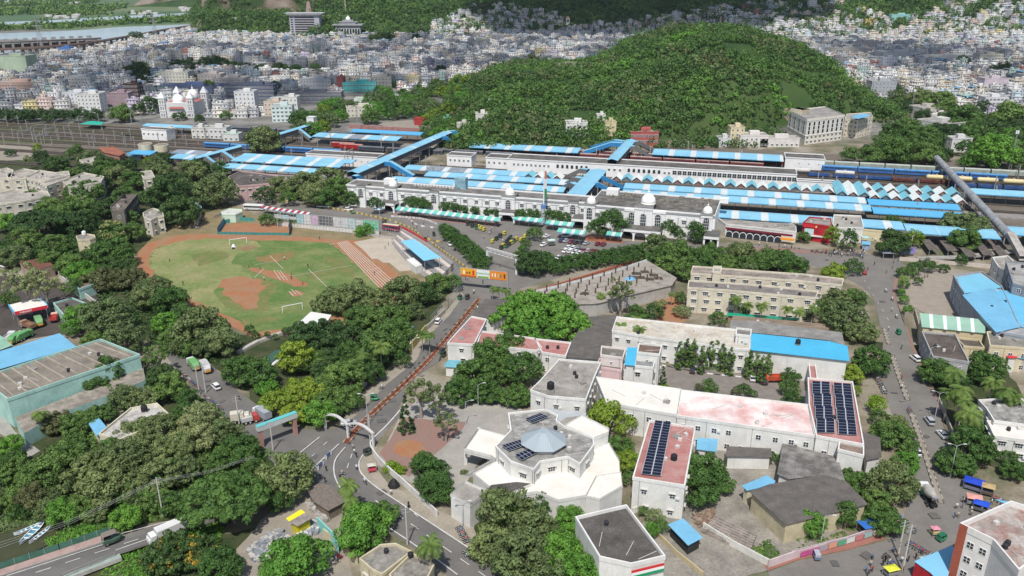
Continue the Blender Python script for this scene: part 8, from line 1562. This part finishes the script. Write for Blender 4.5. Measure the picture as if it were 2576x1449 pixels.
wall([(150,700),(230,760),(290,800),(355,850)],2,.4,(.6,.58,.54),'long white compound wall behind the parked vans'); wall([(120,668),(200,730)],2.0,.3,(.6,.58,.54),'white wall at the left depot')
wall([(2262,655),(2420,668),(2500,676)],1.6,.4,(.62,.55,.48),'cream boundary wall below the parking sheds'); wall([(2262,700),(2300,675),(2360,664)],1.6,.3,(.5,.42,.35),'schoolyard wall beside the palms'); wall([(2275,800),(2300,790),(2330,905)],2.0,.3,(.45,.4,.34),'brown wall along the right footpath')
wall([(2302,1000),(2360,1010),(2400,1110)][1:],1.6,.3,(.45,.42,.38),'wall below the palms on the right road')
wall([(1325,742),(1475,697),(1625,650)],1.0,.8,(.36,.13,.08),'red-earth strip wall along the unfinished deck')
wall([(815,1350),(850,1375),(900,1420)],2.2,.3,(.62,.55,.38),'cream yard wall by the red chairs'); mb=MB(); ribbon(mb,[G(801,1330).xy,G(846,1375).xy],.3,0,0,3.2); ribbon(mb,[G(846,1375).xy,G(852,1395).xy],.3,0,0,3.2); tag(mb.build('turquoise_wall',mwall((.25,.6,.55),.1)),'turquoise painted wall in the stone yard','wall')
wall([(860,578),(955,600),(1010,604)],1.4,.2,(.5,.46,.42),'low wall behind the concrete apron')
def hoard():
    L_=Line((694,568),(954,592),0); t=thing('advertising_hoardings','long row of faded advertising hoardings on a steel lattice','hoarding',L_.loc(),L_.rz); T=L_.L
    MB().box(0,T,0,.4,0,2.2).build('wall',mwall((.66,.64,.6),.1),t); mb=MB(); n=int(T/1.7)
    for i in range(n+1): x=i*T/n; mb.box(x-.05,x+.05,-.35,-.25,0,7.6)
    for z in (2.4,4,5.6,7.4): mb.box(0,T,-.28,-.2,z,z+.08)
    mb.build('steel_lattice',pm((.5,.52,.52)),t); cols=[(.42,.44,.42),(.30,.45,.47),(.5,.52,.47),(.25,.42,.48),(.55,.56,.54),(.42,.28,.38),(.08,.08,.09),(.1,.1,.1),(.5,.46,.46),(.45,.48,.5),(.32,.44,.46),(.5,.5,.5),(.12,.4,.27),(.10,.36,.22)]; x=L_.t(694,5); rr=random.Random(2)
    for i,c in enumerate(cols): a=T*i/len(cols); b=T*(i+1)/len(cols); MB().box(a+.1,b-.1,-.15,-.05,(2.6 if i>2 else 4.2),(6.9 if i>2 else 5.6)+rr.uniform(-.2,.5)).build('poster',mat(c,'plain',.8,c2=tuple(min(.7,q*1.6+.05) for q in c),amt=.25,sc=.9,thr=.5),t)
    L2_=Line((954,592),(1012,600),0); mb=MB();
hoard()
def fence(px,h,lab,c,posts=True,panel=True,gap=2.5,alpha=False,z=0,name='fence'):
    L_=[G(a_,b_,z).xy for a_,b_ in px]; c0=L_[0]; t=thing(name,lab,'fence',(c0.x,c0.y,z)); mb=MB(); pb=MB()
    for i in range(len(L_)-1):
        p,q=L_[i]-c0,L_[i+1]-c0; k=max(1,int((q-p).length/gap))
        for j in range(k+1): s=p.lerp(q,j/k); pb.box(s.x-.05,s.x+.05,s.y-.05,s.y+.05,0,h)
        if panel: mb.add([(p.x,p.y,.1),(q.x,q.y,.1),(q.x,q.y,h-.1),(p.x,p.y,h-.1)],[(0,1,2,3)])
        else:
            for zz in (.4,h*.5,h-.1): ribbon(mb,[p,q],.05,zz,0,zz+.06)
    mb.build('mesh_panel' if panel else 'rail',c if not isinstance(c,tuple) else pm(c),t); pb.build('posts',steel,t)
fence([(548,590),(566,563)],3.5,'blue net fence at the left end of the tennis court',(.06,.22,.38)); fence([(548,590),(640,592),(728,593)],1.6,'green net fence along the front of the tennis court',(.05,.22,.2)); fence([(566,563),(600,556),(640,558)],2.2,'teal net fence behind the tennis court',(.06,.25,.22)); fence([(728,593),(733,562)],5,'tall dark net at the right end of the tennis court',(.16,.16,.15))
fence([(956,590),(1006,604),(1011,592)],4.5,'steel lattice fence between hoardings and stand',(.5,.5,.5),panel=False,gap=1.2); fence([(1130,664),(1160,712)],4,'steel lattice frame beside the stand steps',(.5,.5,.5),panel=False,gap=1.2); fence([(1160,735),(1128,775),(1085,820)],4.2,'rusty steel frame fence along the avenue',(.4,.4,.38),panel=False,gap=1.5)
fence([(1314,745),(1410,722),(1540,688),(1627,658)],1.3,'white railing fence along the rear edge of the unfinished deck',(.62,.63,.62),z=5.2)
gnet=mat((.08,.2,.15),'plain',.8,amt=.2)
fence([(0,1432),(150,1383),(277,1340)],1.7,'green net fence on the far side of the bridge road',gnet,z=zb); fence([(160,1455),(290,1400)],1.3,'thin rail fence on the near side of the bridge',(.3,.34,.3),panel=False,z=zb)
g=thing('tricolour_wall','tall wall painted in red white and green bands by the curved road','wall',(*G(1011,590).xy,0)); A=Vector((0,0)); P_=[G(1011,590).xy-G(1011,590).xy,G(1040,606).xy-G(1011,590).xy,G(1075,628).xy-G(1011,590).xy]
for z0,z1,c,nm in ((0,1.5,(.1,.28,.2),'green_band'),(1.5,3,(.66,.66,.64),'white_band'),(3,4.4,(.5,.04,.05),'red_band')): mb=MB(); ribbon(mb,P_,.35,z0,0,z1); mb.build(nm,pm(c),g)
L_=Line((1160,725),(1276,738),0); t=thing('overhead_banner','orange and yellow advertising banner spanning the avenue','banner',L_.loc(),L_.rz); T=L_.L
for x in (-.3,T+.3): MB().box(x-.3,x+.3,-.3,.3,0,9).build('post',steel,t)
MB().box(-.5,T+.5,-.2,.2,8.8,9.0).box(-.5,T+.5,-.2,.2,5.2,5.4).build('frame',steel,t)
for a,b,c,nm in ((0,.35,(.75,.38,.03),'orange_panel'),(.35,.63,(.72,.74,.70),'white_panel'),(.63,1,(.72,.24,.03),'red_orange_panel')): MB().box(T*a,T*b,-.3,-.2,5.4,8.8).build(nm,mat(c,'plain',.6,amt=.05,sc=.5),t)
MB().box(0,T*.35,-.32,-.301,5.4,6.1).build('lower_stripe',pm((.6,.12,.02)),t); MB().box(T*.37,T*.61,-.32,-.301,5.5,6.2).build('lower_stripe',pm((.15,.35,.08)),t)
text('greenchef',1.5,pm((.25,.45,.35)),t,(T*.49,-.36,7.5))
for x,w_,z0,z1,c in ((.06,.05,6.4,8.0,(.8,.78,.7)),(.12,.06,6.6,7.4,(.35,.08,.02)),(.18,.05,6.6,7.6,(.25,.06,.02)),(.26,.06,6.3,8.2,(.6,.02,.04)),(.68,.03,6.6,7.8,(.85,.8,.7)),(.74,.03,6.4,8,(.85,.8,.7)),(.80,.04,6.4,7.8,(.3,.5,.3)),(.86,.03,6.4,7.6,(.1,.1,.1)),(.93,.05,6.2,8.0,(.08,.05,.04))): MB().box(T*x,T*(x+w_*.7),-.34,-.302,z0,z1).build('product_picture',pm(c),t)
L_=Line((1227,668),(1300,690),0); t=thing('truss_gate','white steel truss entrance gate of the station car park','gate',L_.loc(),L_.rz); T=L_.L; wm=pm((.68,.68,.66),.5)
for x in (0,T): MB().box(x-.5,x+.5,-.5,.5,0,6.5).build('pillar',wm,t)
mb=MB(); nn=14
for z in (6.6,8.2): mb.box(-.5,T+.5,-.5,-.35,z,z+.16).box(-.5,T+.5,.35,.5,z,z+.16)
for i in range(nn): mb.tube([(T*i/nn,-.42,6.7+(i%2)*1.5),(T*(i+1)/nn,-.42,8.2-(i%2)*1.5)],.07,k=4); mb.tube([(T*i/nn,.42,6.7+(i%2)*1.5),(T*(i+1)/nn,.42,8.2-(i%2)*1.5)],.07,k=4)
mb.build('truss',wm,t)
L_=Line((655,1128),(748,1092),0); t=thing('street_gateway','pale teal street gateway beam on two pillars over the side road','gate',L_.loc(),L_.rz); T=L_.L
for x in (.5,T-.5): MB().box(x-.5,x+.5,-.5,.5,0,5.5).build('pillar',mwall((.45,.25,.22)),t)
MB().box(-.3,T+.3,-.7,.7,5.4,6.8).build('beam',mwall((.55,.56,.54),.08),t); MB().box(-.32,T+.32,-.72,.72,6.8,6.95).build('beam_cap',pm((.12,.45,.45)),t)
a=G(818,1082);b=G(942,1128); e=(b-a).xy; T=e.length; t=thing('white_arch_gateway','white curved double arch gateway over the avenue entrance','gate',(a.x,a.y,0),math.atan2(e.y,e.x)); mb=MB()
for x0,x1 in ((0,T*.48),(T*.48,T)):
    pts=[(x0+(x1-x0)*i/12,0,3.6+2.2*math.sin(PI*(.1+.8*i/12))) for i in range(13)]
    for i in range(12):
        p,q=pts[i],pts[i+1]; mb.add([(p[0],-.4,p[2]),(q[0],-.4,q[2]),(q[0],.4,q[2]),(p[0],.4,p[2]),(p[0],-.4,p[2]+.35),(q[0],-.4,q[2]+.35),(q[0],.4,q[2]+.35),(p[0],.4,p[2]+.35)],[(0,3,2,1),(4,5,6,7),(0,1,5,4),(2,3,7,6)])
mb.build('arch',mwall((.58,.57,.54),.1),t)
for x in (0.3,T*.48,T-.3): MB().box(x-.25,x+.25,-.25,.25,0,4.4).build('pillar',mwall((.7,.69,.66),.06),t)
for x,y,l in ((826,1150,'upper blue metal barricade leaning in the junction'),(806,1176,'lower blue metal barricade pair in the junction')):
    g=G(x,y,.2); t=thing('barricade',l,'barricade',g,dirn((x-8,y+8),(x+8,y-8)),'police barricades'); MB().box(-1.2,1.2,-.05,.05,.3,1.2).build('panel',pm((.12,.16,.3)),t); MB().box(-1.2,-1.1,-.35,.35,0,1.2).box(1.1,1.2,-.35,.35,0,1.2).build('legs',pm((.5,.5,.5)),t)
def stall(x,y,a,roofc,lab,w_=2.6,d_=1.8,h=2.2,base=(.45,.08,.08),name='market_stall'):
    g=G(x,y,.2); t=thing(name,lab,'stall',g,a);
    for sx in (-1,1):
        for sy in (-1,1): MB().box(sx*w_*.46-.04,sx*w_*.46+.04,sy*d_*.46-.04,sy*d_*.46+.04,0,h).build('post',steel,t)
    MB().box(-w_*.42,w_*.42,-d_*.42,d_*.42,.5,1.1).build('counter',pm(base),t); n=4
    MB().add([(-w_/2,-d_/2,h),(w_/2,-d_/2,h),(w_/2,d_/2,h),(-w_/2,d_/2,h),(0,0,h+.5)],[(0,1,4),(1,2,4),(2,3,4),(3,0,4),(3,2,1,0)]).build('canopy',pm(roofc),t);
stall(936,1186,.3,(.5,.47,.4),'small food cart with pale roof on the road shoulder',2.2,1.6,2,(.5,.06,.08),'food_cart'); stall(2185,1338,.3,(.03,.13,.42),'blue tarpaulin stall at the end of the painted wall',5,3.2,2.4,(.1,.1,.1)); stall(2447,1230,-.6,(.02,.06,.45),'dark blue tarpaulin stall beside the right road',4.5,3.2,2.3,(.15,.15,.2)); stall(2482,1243,-.5,(.42,.3,.15),'tan-roofed cart between the blue stalls',3,2.6,2.4,(.1,.08,.07)); stall(2448,1268,-.4,(.62,.3,.25),'pink tarpaulin stall beside the lower blue one',3.4,2.6,2.1,(.2,.2,.2)); stall(2465,1284,-.6,(.02,.08,.5),'bright blue tarpaulin stall nearest the corner building',3.4,2.6,2.1,(.1,.1,.1)); stall(2350,1345,.1,(.6,.25,.3),'small pink umbrella stall near the corner building',1.9,1.6,1.9,(.5,.4,.2)); stall(2175,612,0,(.3,.55,.6),'pale blue booth at the end of the plaza wall',3,3,3,(.5,.1,.1)); stall(2240,1448,.3,(.6,.6,.05),'yellow tarpaulin at the bottom edge',3,2,2,(.2,.2,.2)); stall(1387,617,.2,(.45,.62,.58),'small white and teal booth in the car park',3.6,2.4,2.6,(.1,.1,.1)); stall(2328,1425,.3,(.35,.45,.45),'grey-green covered cart in the lower right street',2.6,2,2.1,(.2,.2,.2)); stall(430,1275,.2,(.6,.55,.52),'ruined white-roofed roadside stall',6,3,2.5,(.3,.25,.2)); stall(430,1288,.1,(.5,.5,.2),'small yellow-fronted cupboard at the ruined stall',1.6,.9,1.1,(.5,.45,.15))
g=G(953,538,.1); t=thing('parasol','blue and white striped parasol beside the station porch','parasol',g); MB().tube([(0,0,0),(0,0,3.2)],.06).build('pole',steel,t); k=12; mb=MB()
for i in range(k): a0,a1=2*PI*i/k,2*PI*(i+1)/k; mb.add([(0,0,4.0),(2.6*math.cos(a0),2.6*math.sin(a0),2.9),(2.6*math.cos(a1),2.6*math.sin(a1),2.9)],[(0,1,2)],i%2)
mb.build('canopy',[pm((.15,.38,.6)),pm((.75,.75,.75))],t)
g=G(2283,644,.1); t=thing('advert_board','blue and purple advertising board at the plaza wall','billboard',g); MB().box(-3,3,-.2,0,1.2,4).build('panel',mat((.12,.25,.6),'plain',.6,c2=(.4,.2,.5),amt=.1,sc=.5,thr=.5),t); MB().box(-2.8,-2.5,0,.2,0,4).box(2.5,2.8,0,.2,0,4).build('posts',steel,t)
def truck(lab,x,y,a,cab,bodyc,kind='box',L_=7,name='truck',z=.25):
    g=G(x,y,z); t=thing(name,lab,'truck',(g.x,g.y,z),a); mb=MB(); loft(mb,[ring(L_/2-1.7,1.1,.5,2.5),ring(L_/2-.5,1.1,.5,2.5),ring(L_/2,1.05,.5,1.6)]); mb.build('cab',paint(cab),t); MB().box(L_/2-.52,L_/2-.3,-1.0,1.0,1.5,2.3).build('windscreen',glass,t); MB().box(-L_/2,L_/2-1.7,-.5,.5,.6,.9).build('chassis',black,t)
    if kind=='box': MB().box(-L_/2,L_/2-1.9,-1.15,1.15,.95,3.1).box(-L_/2,L_/2-1.9,-1.2,-1.16,2.0,2.1).build('cargo_box',mat(bodyc,'plain',.6,amt=.1),t)
    if kind=='tip': mb=MB(); mb.box(-L_/2,L_/2-1.9,-1.15,-1.05,.95,2.2).box(-L_/2,L_/2-1.9,1.05,1.15,.95,2.2).box(-L_/2,-L_/2+.1,-1.05,1.05,.95,2.2).box(L_/2-2,L_/2-1.9,-1.05,1.05,.95,2.2).box(-L_/2+.1,L_/2-2,-1.05,1.05,.95,1.6); mb.build('tipper_body',mat(bodyc,'plain',.7,amt=.2),t)
    if kind=='garbage': mb=MB(); loft(mb,[ring(-L_/2-.4,.9,.8,2.0),ring(-L_/2+.6,1.15,.8,2.9),ring(L_/2-2,1.15,.9,2.8)]); mb.build('compactor',mat(bodyc,'plain',.6,amt=.15),t); MB().box(-L_/2-.5,-L_/2-.35,-.8,.8,.8,1.6).build('tail_lift',pm((.6,.3,.05)),t)
    if kind=='mixer':
        mb=MB(); loft(mb,[[(x_,rr*math.cos(2*PI*j/12),2.3+dz+rr*math.sin(2*PI*j/12)) for j in range(12)] for x_,rr,dz in ((-3.4,.55,.7),(-2.2,1.0,.35),(-.6,1.3,.1),(1.2,1.15,0),(1.9,.7,0))]); mb.build('drum',mat((.5,.48,.44),'plain',.7,amt=.2),t); MB().lathe([(.75,3.2),(.55,2.6)],cx=-3.7,k=10).build('hopper',steel,t); MB().box(.4,1.9,-1.2,1.2,.9,1.5).build('water_tank',pm((.1,.35,.28)),t)
    for x_ in (-L_/2+1.1,-L_/2+2.3,L_/2-1.1):
        for y_ in (-1,1): wheel(t,x_,y_,.5,.3)
truck('white and green garbage truck on the left street',487,924,dirn((487,924),(470,905)),(.7,.7,.68),(.18,.42,.16),'garbage'); truck('white garbage truck with grey body beside the green one',517,930,dirn((517,930),(505,912)),(.6,.6,.6),(.55,.55,.54),'garbage'); truck('red truck with an orange-red body in the courtyard',1948,960,PI,(.55,.08,.04),(.5,.08,.04),'tip',7.5); truck('concrete mixer truck with white cab on the right road',2332,1255,1.45,(.72,.72,.7),(.5,.5,.5),'mixer',8.5,'mixer_truck'); truck('brown tipper truck beside the fuel station',72,825,2.6,(.4,.25,.15),(.28,.16,.1),'tip'); truck('green garbage truck beside the brown tipper',99,815,2.2,(.6,.6,.58),(.2,.42,.18),'garbage'); truck('pair of green garbage trucks behind the blue shed, left one',45,857,1.5,(.5,.55,.4),(.15,.4,.15),'garbage'); truck('green garbage truck right of another behind the blue shed',62,852,1.3,(.15,.35,.12),(.15,.4,.15),'garbage'); truck('white and red pickup right of the fuel station',138,806,1.9,(.75,.5,.4),(.5,.06,.05),'tip',5,'pickup'); truck('white pickup left of the green garbage trucks',26,855,1.6,(.7,.7,.7),(.6,.6,.6),'tip',5.5,'pickup'); truck('white van truck under the trees by the side gateway',660,1050,2.4,(.7,.7,.7),(.35,.38,.42),'box',7); truck('cream food truck beside the left street',607,1060,.3,(.6,.55,.45),(.62,.58,.48),'box',5.5); truck('red and white pickup parked at the left street',630,1062,.5,(.45,.06,.05),(.6,.6,.6),'tip',5,'pickup'); truck('white tanker lorry behind the gold-flowering tree',420,1352,dirn((420,1352),(390,1365)),(.7,.7,.68),(.68,.68,.66),'box',8,z=1.2)
g_=VP.get('x')
for i,(x,y) in enumerate([(160,690),(171,700),(183,708),(195,716),(207,720),(240,734),(10,672),(28,668)]): vehicle(['suv','hatch'][i%2],'white',x,y,R(150))
def bus(lab,x,y,a,c,rc,L_=11):
    g=G(x,y,.25); t=thing('bus',lab,'bus',(g.x,g.y,.25),a,'buses'); mb=MB(); loft(mb,[ring(-L_/2,1.2,.5,3.0,.2),ring(L_/2-.2,1.25,.5,3.0,.2),ring(L_/2,1.1,.5,2.6,.2)]); mb.build('body',paint(c),t); MB().box(-L_/2+.3,L_/2-.5,-1.27,1.27,1.6,2.4).build('windows',glass,t); MB().box(-L_/2+.2,L_/2-.3,-1.0,1.0,3.0,3.12).build('roof',pm(rc),t)
    for x_ in (-L_/2+2,L_/2-2):
        for y_ in (-1.1,1.1): wheel(t,x_,y_,.5,.3)
bus('white bus left of the red and white shelter roof',640,528,-.12,(.6,.6,.58),(.66,.64,.6)); bus('maroon bus with cream roof behind the steel lattice',985,580,-.35,(.25,.03,.08),(.6,.52,.35),9)
auto_v=rickshaw((.05,.1,.06),(.2,.17,.14)); auto_v.location=G(284,1362,zb+.02); auto_v.rotation_euler.z=dirn((284,1362),(330,1345)); auto_v.scale=(1.6,1.5,1.5); tag(auto_v,'brown-hooded auto rickshaw crossing the bridge','auto rickshaw',None)
def boat(lab,x0,y0,x1,y1,w_):
    A=G(x0,y0,.3);B=G(x1,y1,.3); e=(B-A); L_=e.length; t=thing('fishing_boat',lab,'boat',((A.x+B.x)/2,(A.y+B.y)/2,.25),math.atan2(e.y,e.x),'blue and white boats'); secs=[];ins=[]
    for i in range(13):
        f=-1+i/6; ww=w_/2*(1-abs(f)**2.2*.93); z=.15+.5*abs(f)**3; secs.append([(f*L_/2,-ww,z+.55),(f*L_/2,-ww*.6,z*.6),(f*L_/2,ww*.6,z*.6),(f*L_/2,ww,z+.55),(f*L_/2,ww-.16*min(1,ww/.4),z+.55),(f*L_/2,ww*.5,z*.6+.12),(f*L_/2,-ww*.5,z*.6+.12),(f*L_/2,-ww+.16*min(1,ww/.4),z+.55)])
    mb=MB(); k=8; vs=[p for s in secs for p in s]; n0=len(mb.v); fs=[];ms=[]
    for i in range(12):
        for j in range(k): mb.add([vs[i*k+j],vs[i*k+(j+1)%k],vs[(i+1)*k+(j+1)%k],vs[(i+1)*k+j]],[(0,1,2,3)],1 if j in(4,5,6) else 0)
    mb.build('hull',[pm((.72,.74,.74),.6),mat((.10,.36,.5),'plain',.6,amt=.2)],t)
    for f in (-.5,-.2,.15,.45): MB().box(f*L_/2-.18,f*L_/2+.18,-w_*.42,w_*.42,.5,.6).build('thwart',pm((.72,.72,.7)),t)
boat('leftmost narrow blue boat on the canal',36,1350,112,1318,1.1); boat('large middle blue and white boat on the canal',50,1374,117,1311,1.9); boat('right narrow blue and white boat by the green bank',74,1372,133,1326,1.1)
def heap(name,lab,px,n,sz,cols,hmax,seed,cat='heap'):
    rr=random.Random(seed); mb=MB(); xs=[p[0] for p in px]; ys=[p[1] for p in px]; m=0
    while m<n:
        x=rr.uniform(min(xs),max(xs)); y=rr.uniform(min(ys),max(ys))
        if not in_poly(x,y,px): continue
        m+=1; g=G(x,y); a=rr.uniform(0,3.1); w_=rr.uniform(*sz); d_=w_*rr.uniform(.3,.9); h=rr.uniform(.1,hmax); c,s=math.cos(a),math.sin(a); z=rr.uniform(0,.5); tl=rr.uniform(-.4,.4)
        V=[(g.x+x_*c-y_*s,g.y+x_*s+y_*c,z+zz+x_*tl) for x_,y_,zz in ((-w_,-d_,0),(w_,-d_,0),(w_,d_,0),(-w_,d_,0),(-w_,-d_,h),(w_,-d_,h),(w_,d_,h),(-w_,d_,h))]; mb.add(V,[(4,5,6,7),(0,1,5,4),(1,2,6,5),(2,3,7,6),(3,0,4,7)],rr.randrange(len(cols)))
    tag(mb.build(name,[mat(c,'plain',.9,amt=.15,sc=1) for c in cols]),lab,cat,kind='stuff')
heap('stone_slabs','large heap of pale and grey stone slabs in the yard',[(625,1380),(700,1335),(735,1365),(680,1400),(640,1420)],420,(.3,.8),[(.42,.42,.41),(.30,.32,.34),(.5,.48,.44),(.22,.24,.27)],.5,1)
heap('stone_slabs','grey stacked slabs beside the yellow shed',[(745,1330),(800,1310),(815,1325),(790,1350),(750,1350)],160,(.3,.7),[(.25,.27,.3),(.33,.34,.36),(.6,.6,.6)],.7,2); heap('stone_slabs','rough stone row behind the yellow shed',[(770,1270),(790,1272),(830,1312),(810,1315)],160,(.25,.6),[(.36,.34,.31),(.45,.43,.4)],.6,3)
heap('rubble','white broken rubble on the left street corner',[(440,1245),(460,1240),(430,1295),(400,1285)],120,(.2,.6),[(.55,.5,.47),(.4,.3,.26)],.5,4); heap('rubble','stone debris between the trees',[(530,1160),(575,1150),(570,1190),(540,1195)],100,(.2,.6),[(.45,.42,.4),(.3,.28,.26)],.4,5); heap('rubble','brown brush heap near the concrete foundation',[(1740,1300),(1790,1285),(1800,1310),(1760,1330)],160,(.2,.6),[(.25,.17,.12),(.33,.26,.2)],.5,6); heap('hill_rubble','grey rubble and ruins below the green hill',[(1140,320),(1215,312),(1232,345),(1190,350)],260,(.6,2),[(.42,.39,.35),(.3,.28,.25),(.55,.52,.48)],1.6,7); heap('roadside_debris','scattered white debris along the bridge road trees',[(100,1200),(200,1235),(285,1290),(150,1240)],60,(.2,.5),[(.5,.48,.46)],.3,8)
for i,(x,y) in enumerate([(835,1352),(843,1356),(851,1362),(862,1368),(870,1366),(878,1362),(852,1400),(858,1405)]):
    g=G(x,y,.1); t=thing('plastic_chair',['first','second','third','fourth','fifth','sixth','seventh','eighth'][i]+' red plastic chair from the left in the cream yard','chair',g,r.uniform(0,6),'red plastic chairs'); c=pm((.5,.03,.08)); MB().box(-.25,.25,-.25,.25,.42,.47).build('seat',c,t); MB().box(-.25,.25,.2,.26,.47,.95).build('backrest',c,t); me=MB().box(-.03,.03,-.03,.03,0,.42).mesh('leg',c)
    for a_ in (-.22,.22):
        for b_ in (-.22,.22): inst('leg',me,t,(a_,b_,0))
sheet('pool_water',[(645,925),(690,885),(712,880),(700,900),(660,935)],mat((.05,.12,.08),'plain',.1,amt=.1))
wall([(600,890),(650,862),(735,832)],1.0,1.5,(.5,.47,.42),'raised grey pool walkway behind the field trees'); wall([(655,945),(705,905)],.6,1.2,(.66,.66,.64),'white pool edge among the trees')
shed('scoreboard_hut','long white panelled roof at the near edge of the field',[(740,822),(782,784),(834,792),(826,805),(785,818),(748,832)],3,mat((.72,.72,.68),'sheet',.6,amt=.05),wpaint,cat='hut')
shed('ticket_room','small white room with blue roof at the field trees',[(1024,822),(1040,820),(1040,838),(1026,840)],3.2,bsheet,wpaint,cat='hut')
flush_trees()
LM=[((1370,1100),'the octagonal grey roof'),((1425,950),'the grey terrace'),((1600,1000),'the bright white roof'),((1860,1050),'the peeling pink roof'),((2095,1030),'the twin solar columns'),((1665,1150),'the narrow solar roof'),((2010,870),'the bright blue roof'),((1700,840),'the weathered cream roof'),((1490,850),'the large dark shed'),((1245,775),'the dark avenue shed'),((1150,850),'the pink avenue roof'),((1560,1350),'the big dark roof'),((1725,1340),'the small blue shed'),((2040,1260),'the dark asbestos roof'),((1830,1345),'the foundation pits'),((2480,1370),'the red-sided corner building'),((170,950),'the mint warehouse'),((70,770),'the fuel canopy'),((80,890),'the long blue shed'),((340,1060),'the garden house'),((245,1075),'the small blue-roofed room'),((100,440),'the cream flats'),((215,620),'the pale yellow tower'),((320,510),'the dark weathered block'),((385,550),'the small white house'),((495,530),'the pale blue shed'),((580,540),'the green kiosk'),((640,580),'the tennis court'),((1060,630),'the sky blue pavilion'),((820,560),'the hoardings'),((715,525),'the striped bus shelter'),((985,500),'the left station dome'),((1285,510),'the middle station dome'),((1628,530),'the large station dome'),((1367,560),'the flag mast'),((1450,620),'the car park'),((1260,655),'the truss gate'),((1217,700),'the orange banner'),((1500,710),'the rebar deck'),((1930,710),'the yellow apartments'),((1910,570),'the maroon-banded restaurant'),((2055,570),'the food plaza'),((2130,560),'the white slab block'),((2450,490),'the tubular bridge'),((2400,800),'the striped green roof'),((2500,770),'the huge blue sheet roof'),((2380,870),'the mossy dark roof'),((2550,1040),'the white stepped block'),((2040,330),'the arched hotel'),((2160,300),'the blue-canopied block'),((448,270),'the towered church'),((390,392),'the twin drum tanks'),((535,385),'the small left footbridge'),((1000,380),'the great footbridge'),((1470,455),'the middle footbridge'),((1560,375),'the far footbridge'),((740,325),'the white lift tower'),((1650,425),'the long white building'),((1900,470),'the zigzag roofs'),((2300,505),'the deep gable roofs'),((2250,420),'the freight train'),((840,375),'the red locomotives'),((1450,340),'the white hill-foot house'),((1620,360),'the brick red building'),((1860,350),'the cream gateway'),((1058,315),'the red pavilion'),((930,260),'the pale green hall roof'),((1170,335),'the rubble lot'),((769,70),'the tall grey slab'),((876,75),'the arched temple'),((30,175),'the green silo'),((128,112),'the barrage'),((442,215),'the white five-storey block'),((560,225),'the beige offices'),((630,255),'the dark glazed slab'),((905,228),'the turquoise building'),((780,258),'the grey glazed block'),((335,255),'the brown tower'),((228,280),'the white apartments'),((38,230),'the terracotta building'),((2235,170),'the white hotel block'),((2130,140),'the beige college slab'),((2390,155),'the long wall-like block'),((2500,230),'the pink blank block'),((2190,62),'the yellow-topped house'),((1811,69),'the hill monument'),((1035,215),'the yellow park house'),((85,1345),'the canal boats'),((300,1370),'the bridge road'),((430,1280),'the ruined stall'),((705,1090),'the teal gateway'),((880,1100),'the white arch gateway'),((820,1240),'the thatched hut'),((750,1305),'the yellow shed'),((680,1380),'the stone slab heap'),((1000,1410),'the bottom cream house'),((1030,1130),'the round flower bed'),((1080,1290),'the black-robed woman'),((1060,850),'the yellow mural'),((740,780),'the near goal'),((600,610),'the far goal'),((690,690),'the cricket pitch'),((910,670),'the track lanes'),((450,640),'the track bend'),((505,925),'the garbage trucks'),((543,976),'the white street car'),((2332,1250),'the mixer truck'),((2460,1250),'the blue tarpaulin stalls'),((2260,850),'the upper right median'),((2265,950),'the middle right median'),((2340,1160),'the lower right median'),((2190,660),'the red plaza car'),((2330,740),'the schoolyard'),((2400,615),'the sloping parking sheds'),((2100,1380),'the mural wall'),((945,940),'the white printed banner'),((680,910),'the pool'),((780,810),'the white panelled roof'),((1790,930),'the brown courtyard'),((1340,830),'the pink wing')]
bpy.context.view_layer.update()
OW=['first','second','third','fourth','fifth','sixth','seventh','eighth','ninth','tenth','eleventh','twelfth','thirteenth','fourteenth','fifteenth','sixteenth','seventeenth','eighteenth','nineteenth','twentieth']
def finish_labels():
    D={}
    for o,desc in AUTO:
        x,y=proj(o.location); k=min(LM,key=lambda q:(q[0][0]-x)**2+((q[0][1]-y)*1.4)**2); dx,dy=x-k[0][0],y-k[0][1]; rel='left of' if dx<-abs(dy)*1.1 else 'right of' if dx>abs(dy)*1.1 else ('in front of' if dy>0 else 'behind'); D.setdefault(f'{desc} {rel} {k[1]}',[]).append((x,o))
    for lab,L_ in D.items():
        L_.sort(key=lambda q:q[0])
        if len(L_)==1: L_[0][1]['label']=lab; continue
        for i,(x,o) in enumerate(L_):
            o['label']=('leftmost ' if i==0 else 'rightmost ' if i==len(L_)-1 else OW[i]+'-from-left ')+lab if i<20 else lab
    for o in COL.objects:
        if o.parent is None and 'label' in o:
            w_=o['label'].split()
            if len(w_)>16: o['label']=' '.join(w_[:16])
        if '_h' in o: del o['_h']
finish_labels()
m,nt,b=_mat('haze'); nt.nodes.remove(b); pv=nt.nodes.new('ShaderNodeVolumePrincipled'); pv.inputs['Color'].default_value=(.72,.84,1,1); pv.inputs['Density'].default_value=.000025; nt.links.new(pv.outputs[0],nt.nodes['Material Output'].inputs['Volume'])
tag(MB().box(-6500,7500,-260,15000,-9,330).build('haze',m),'thin blue haze filling the air over the city','haze',kind='stuff')
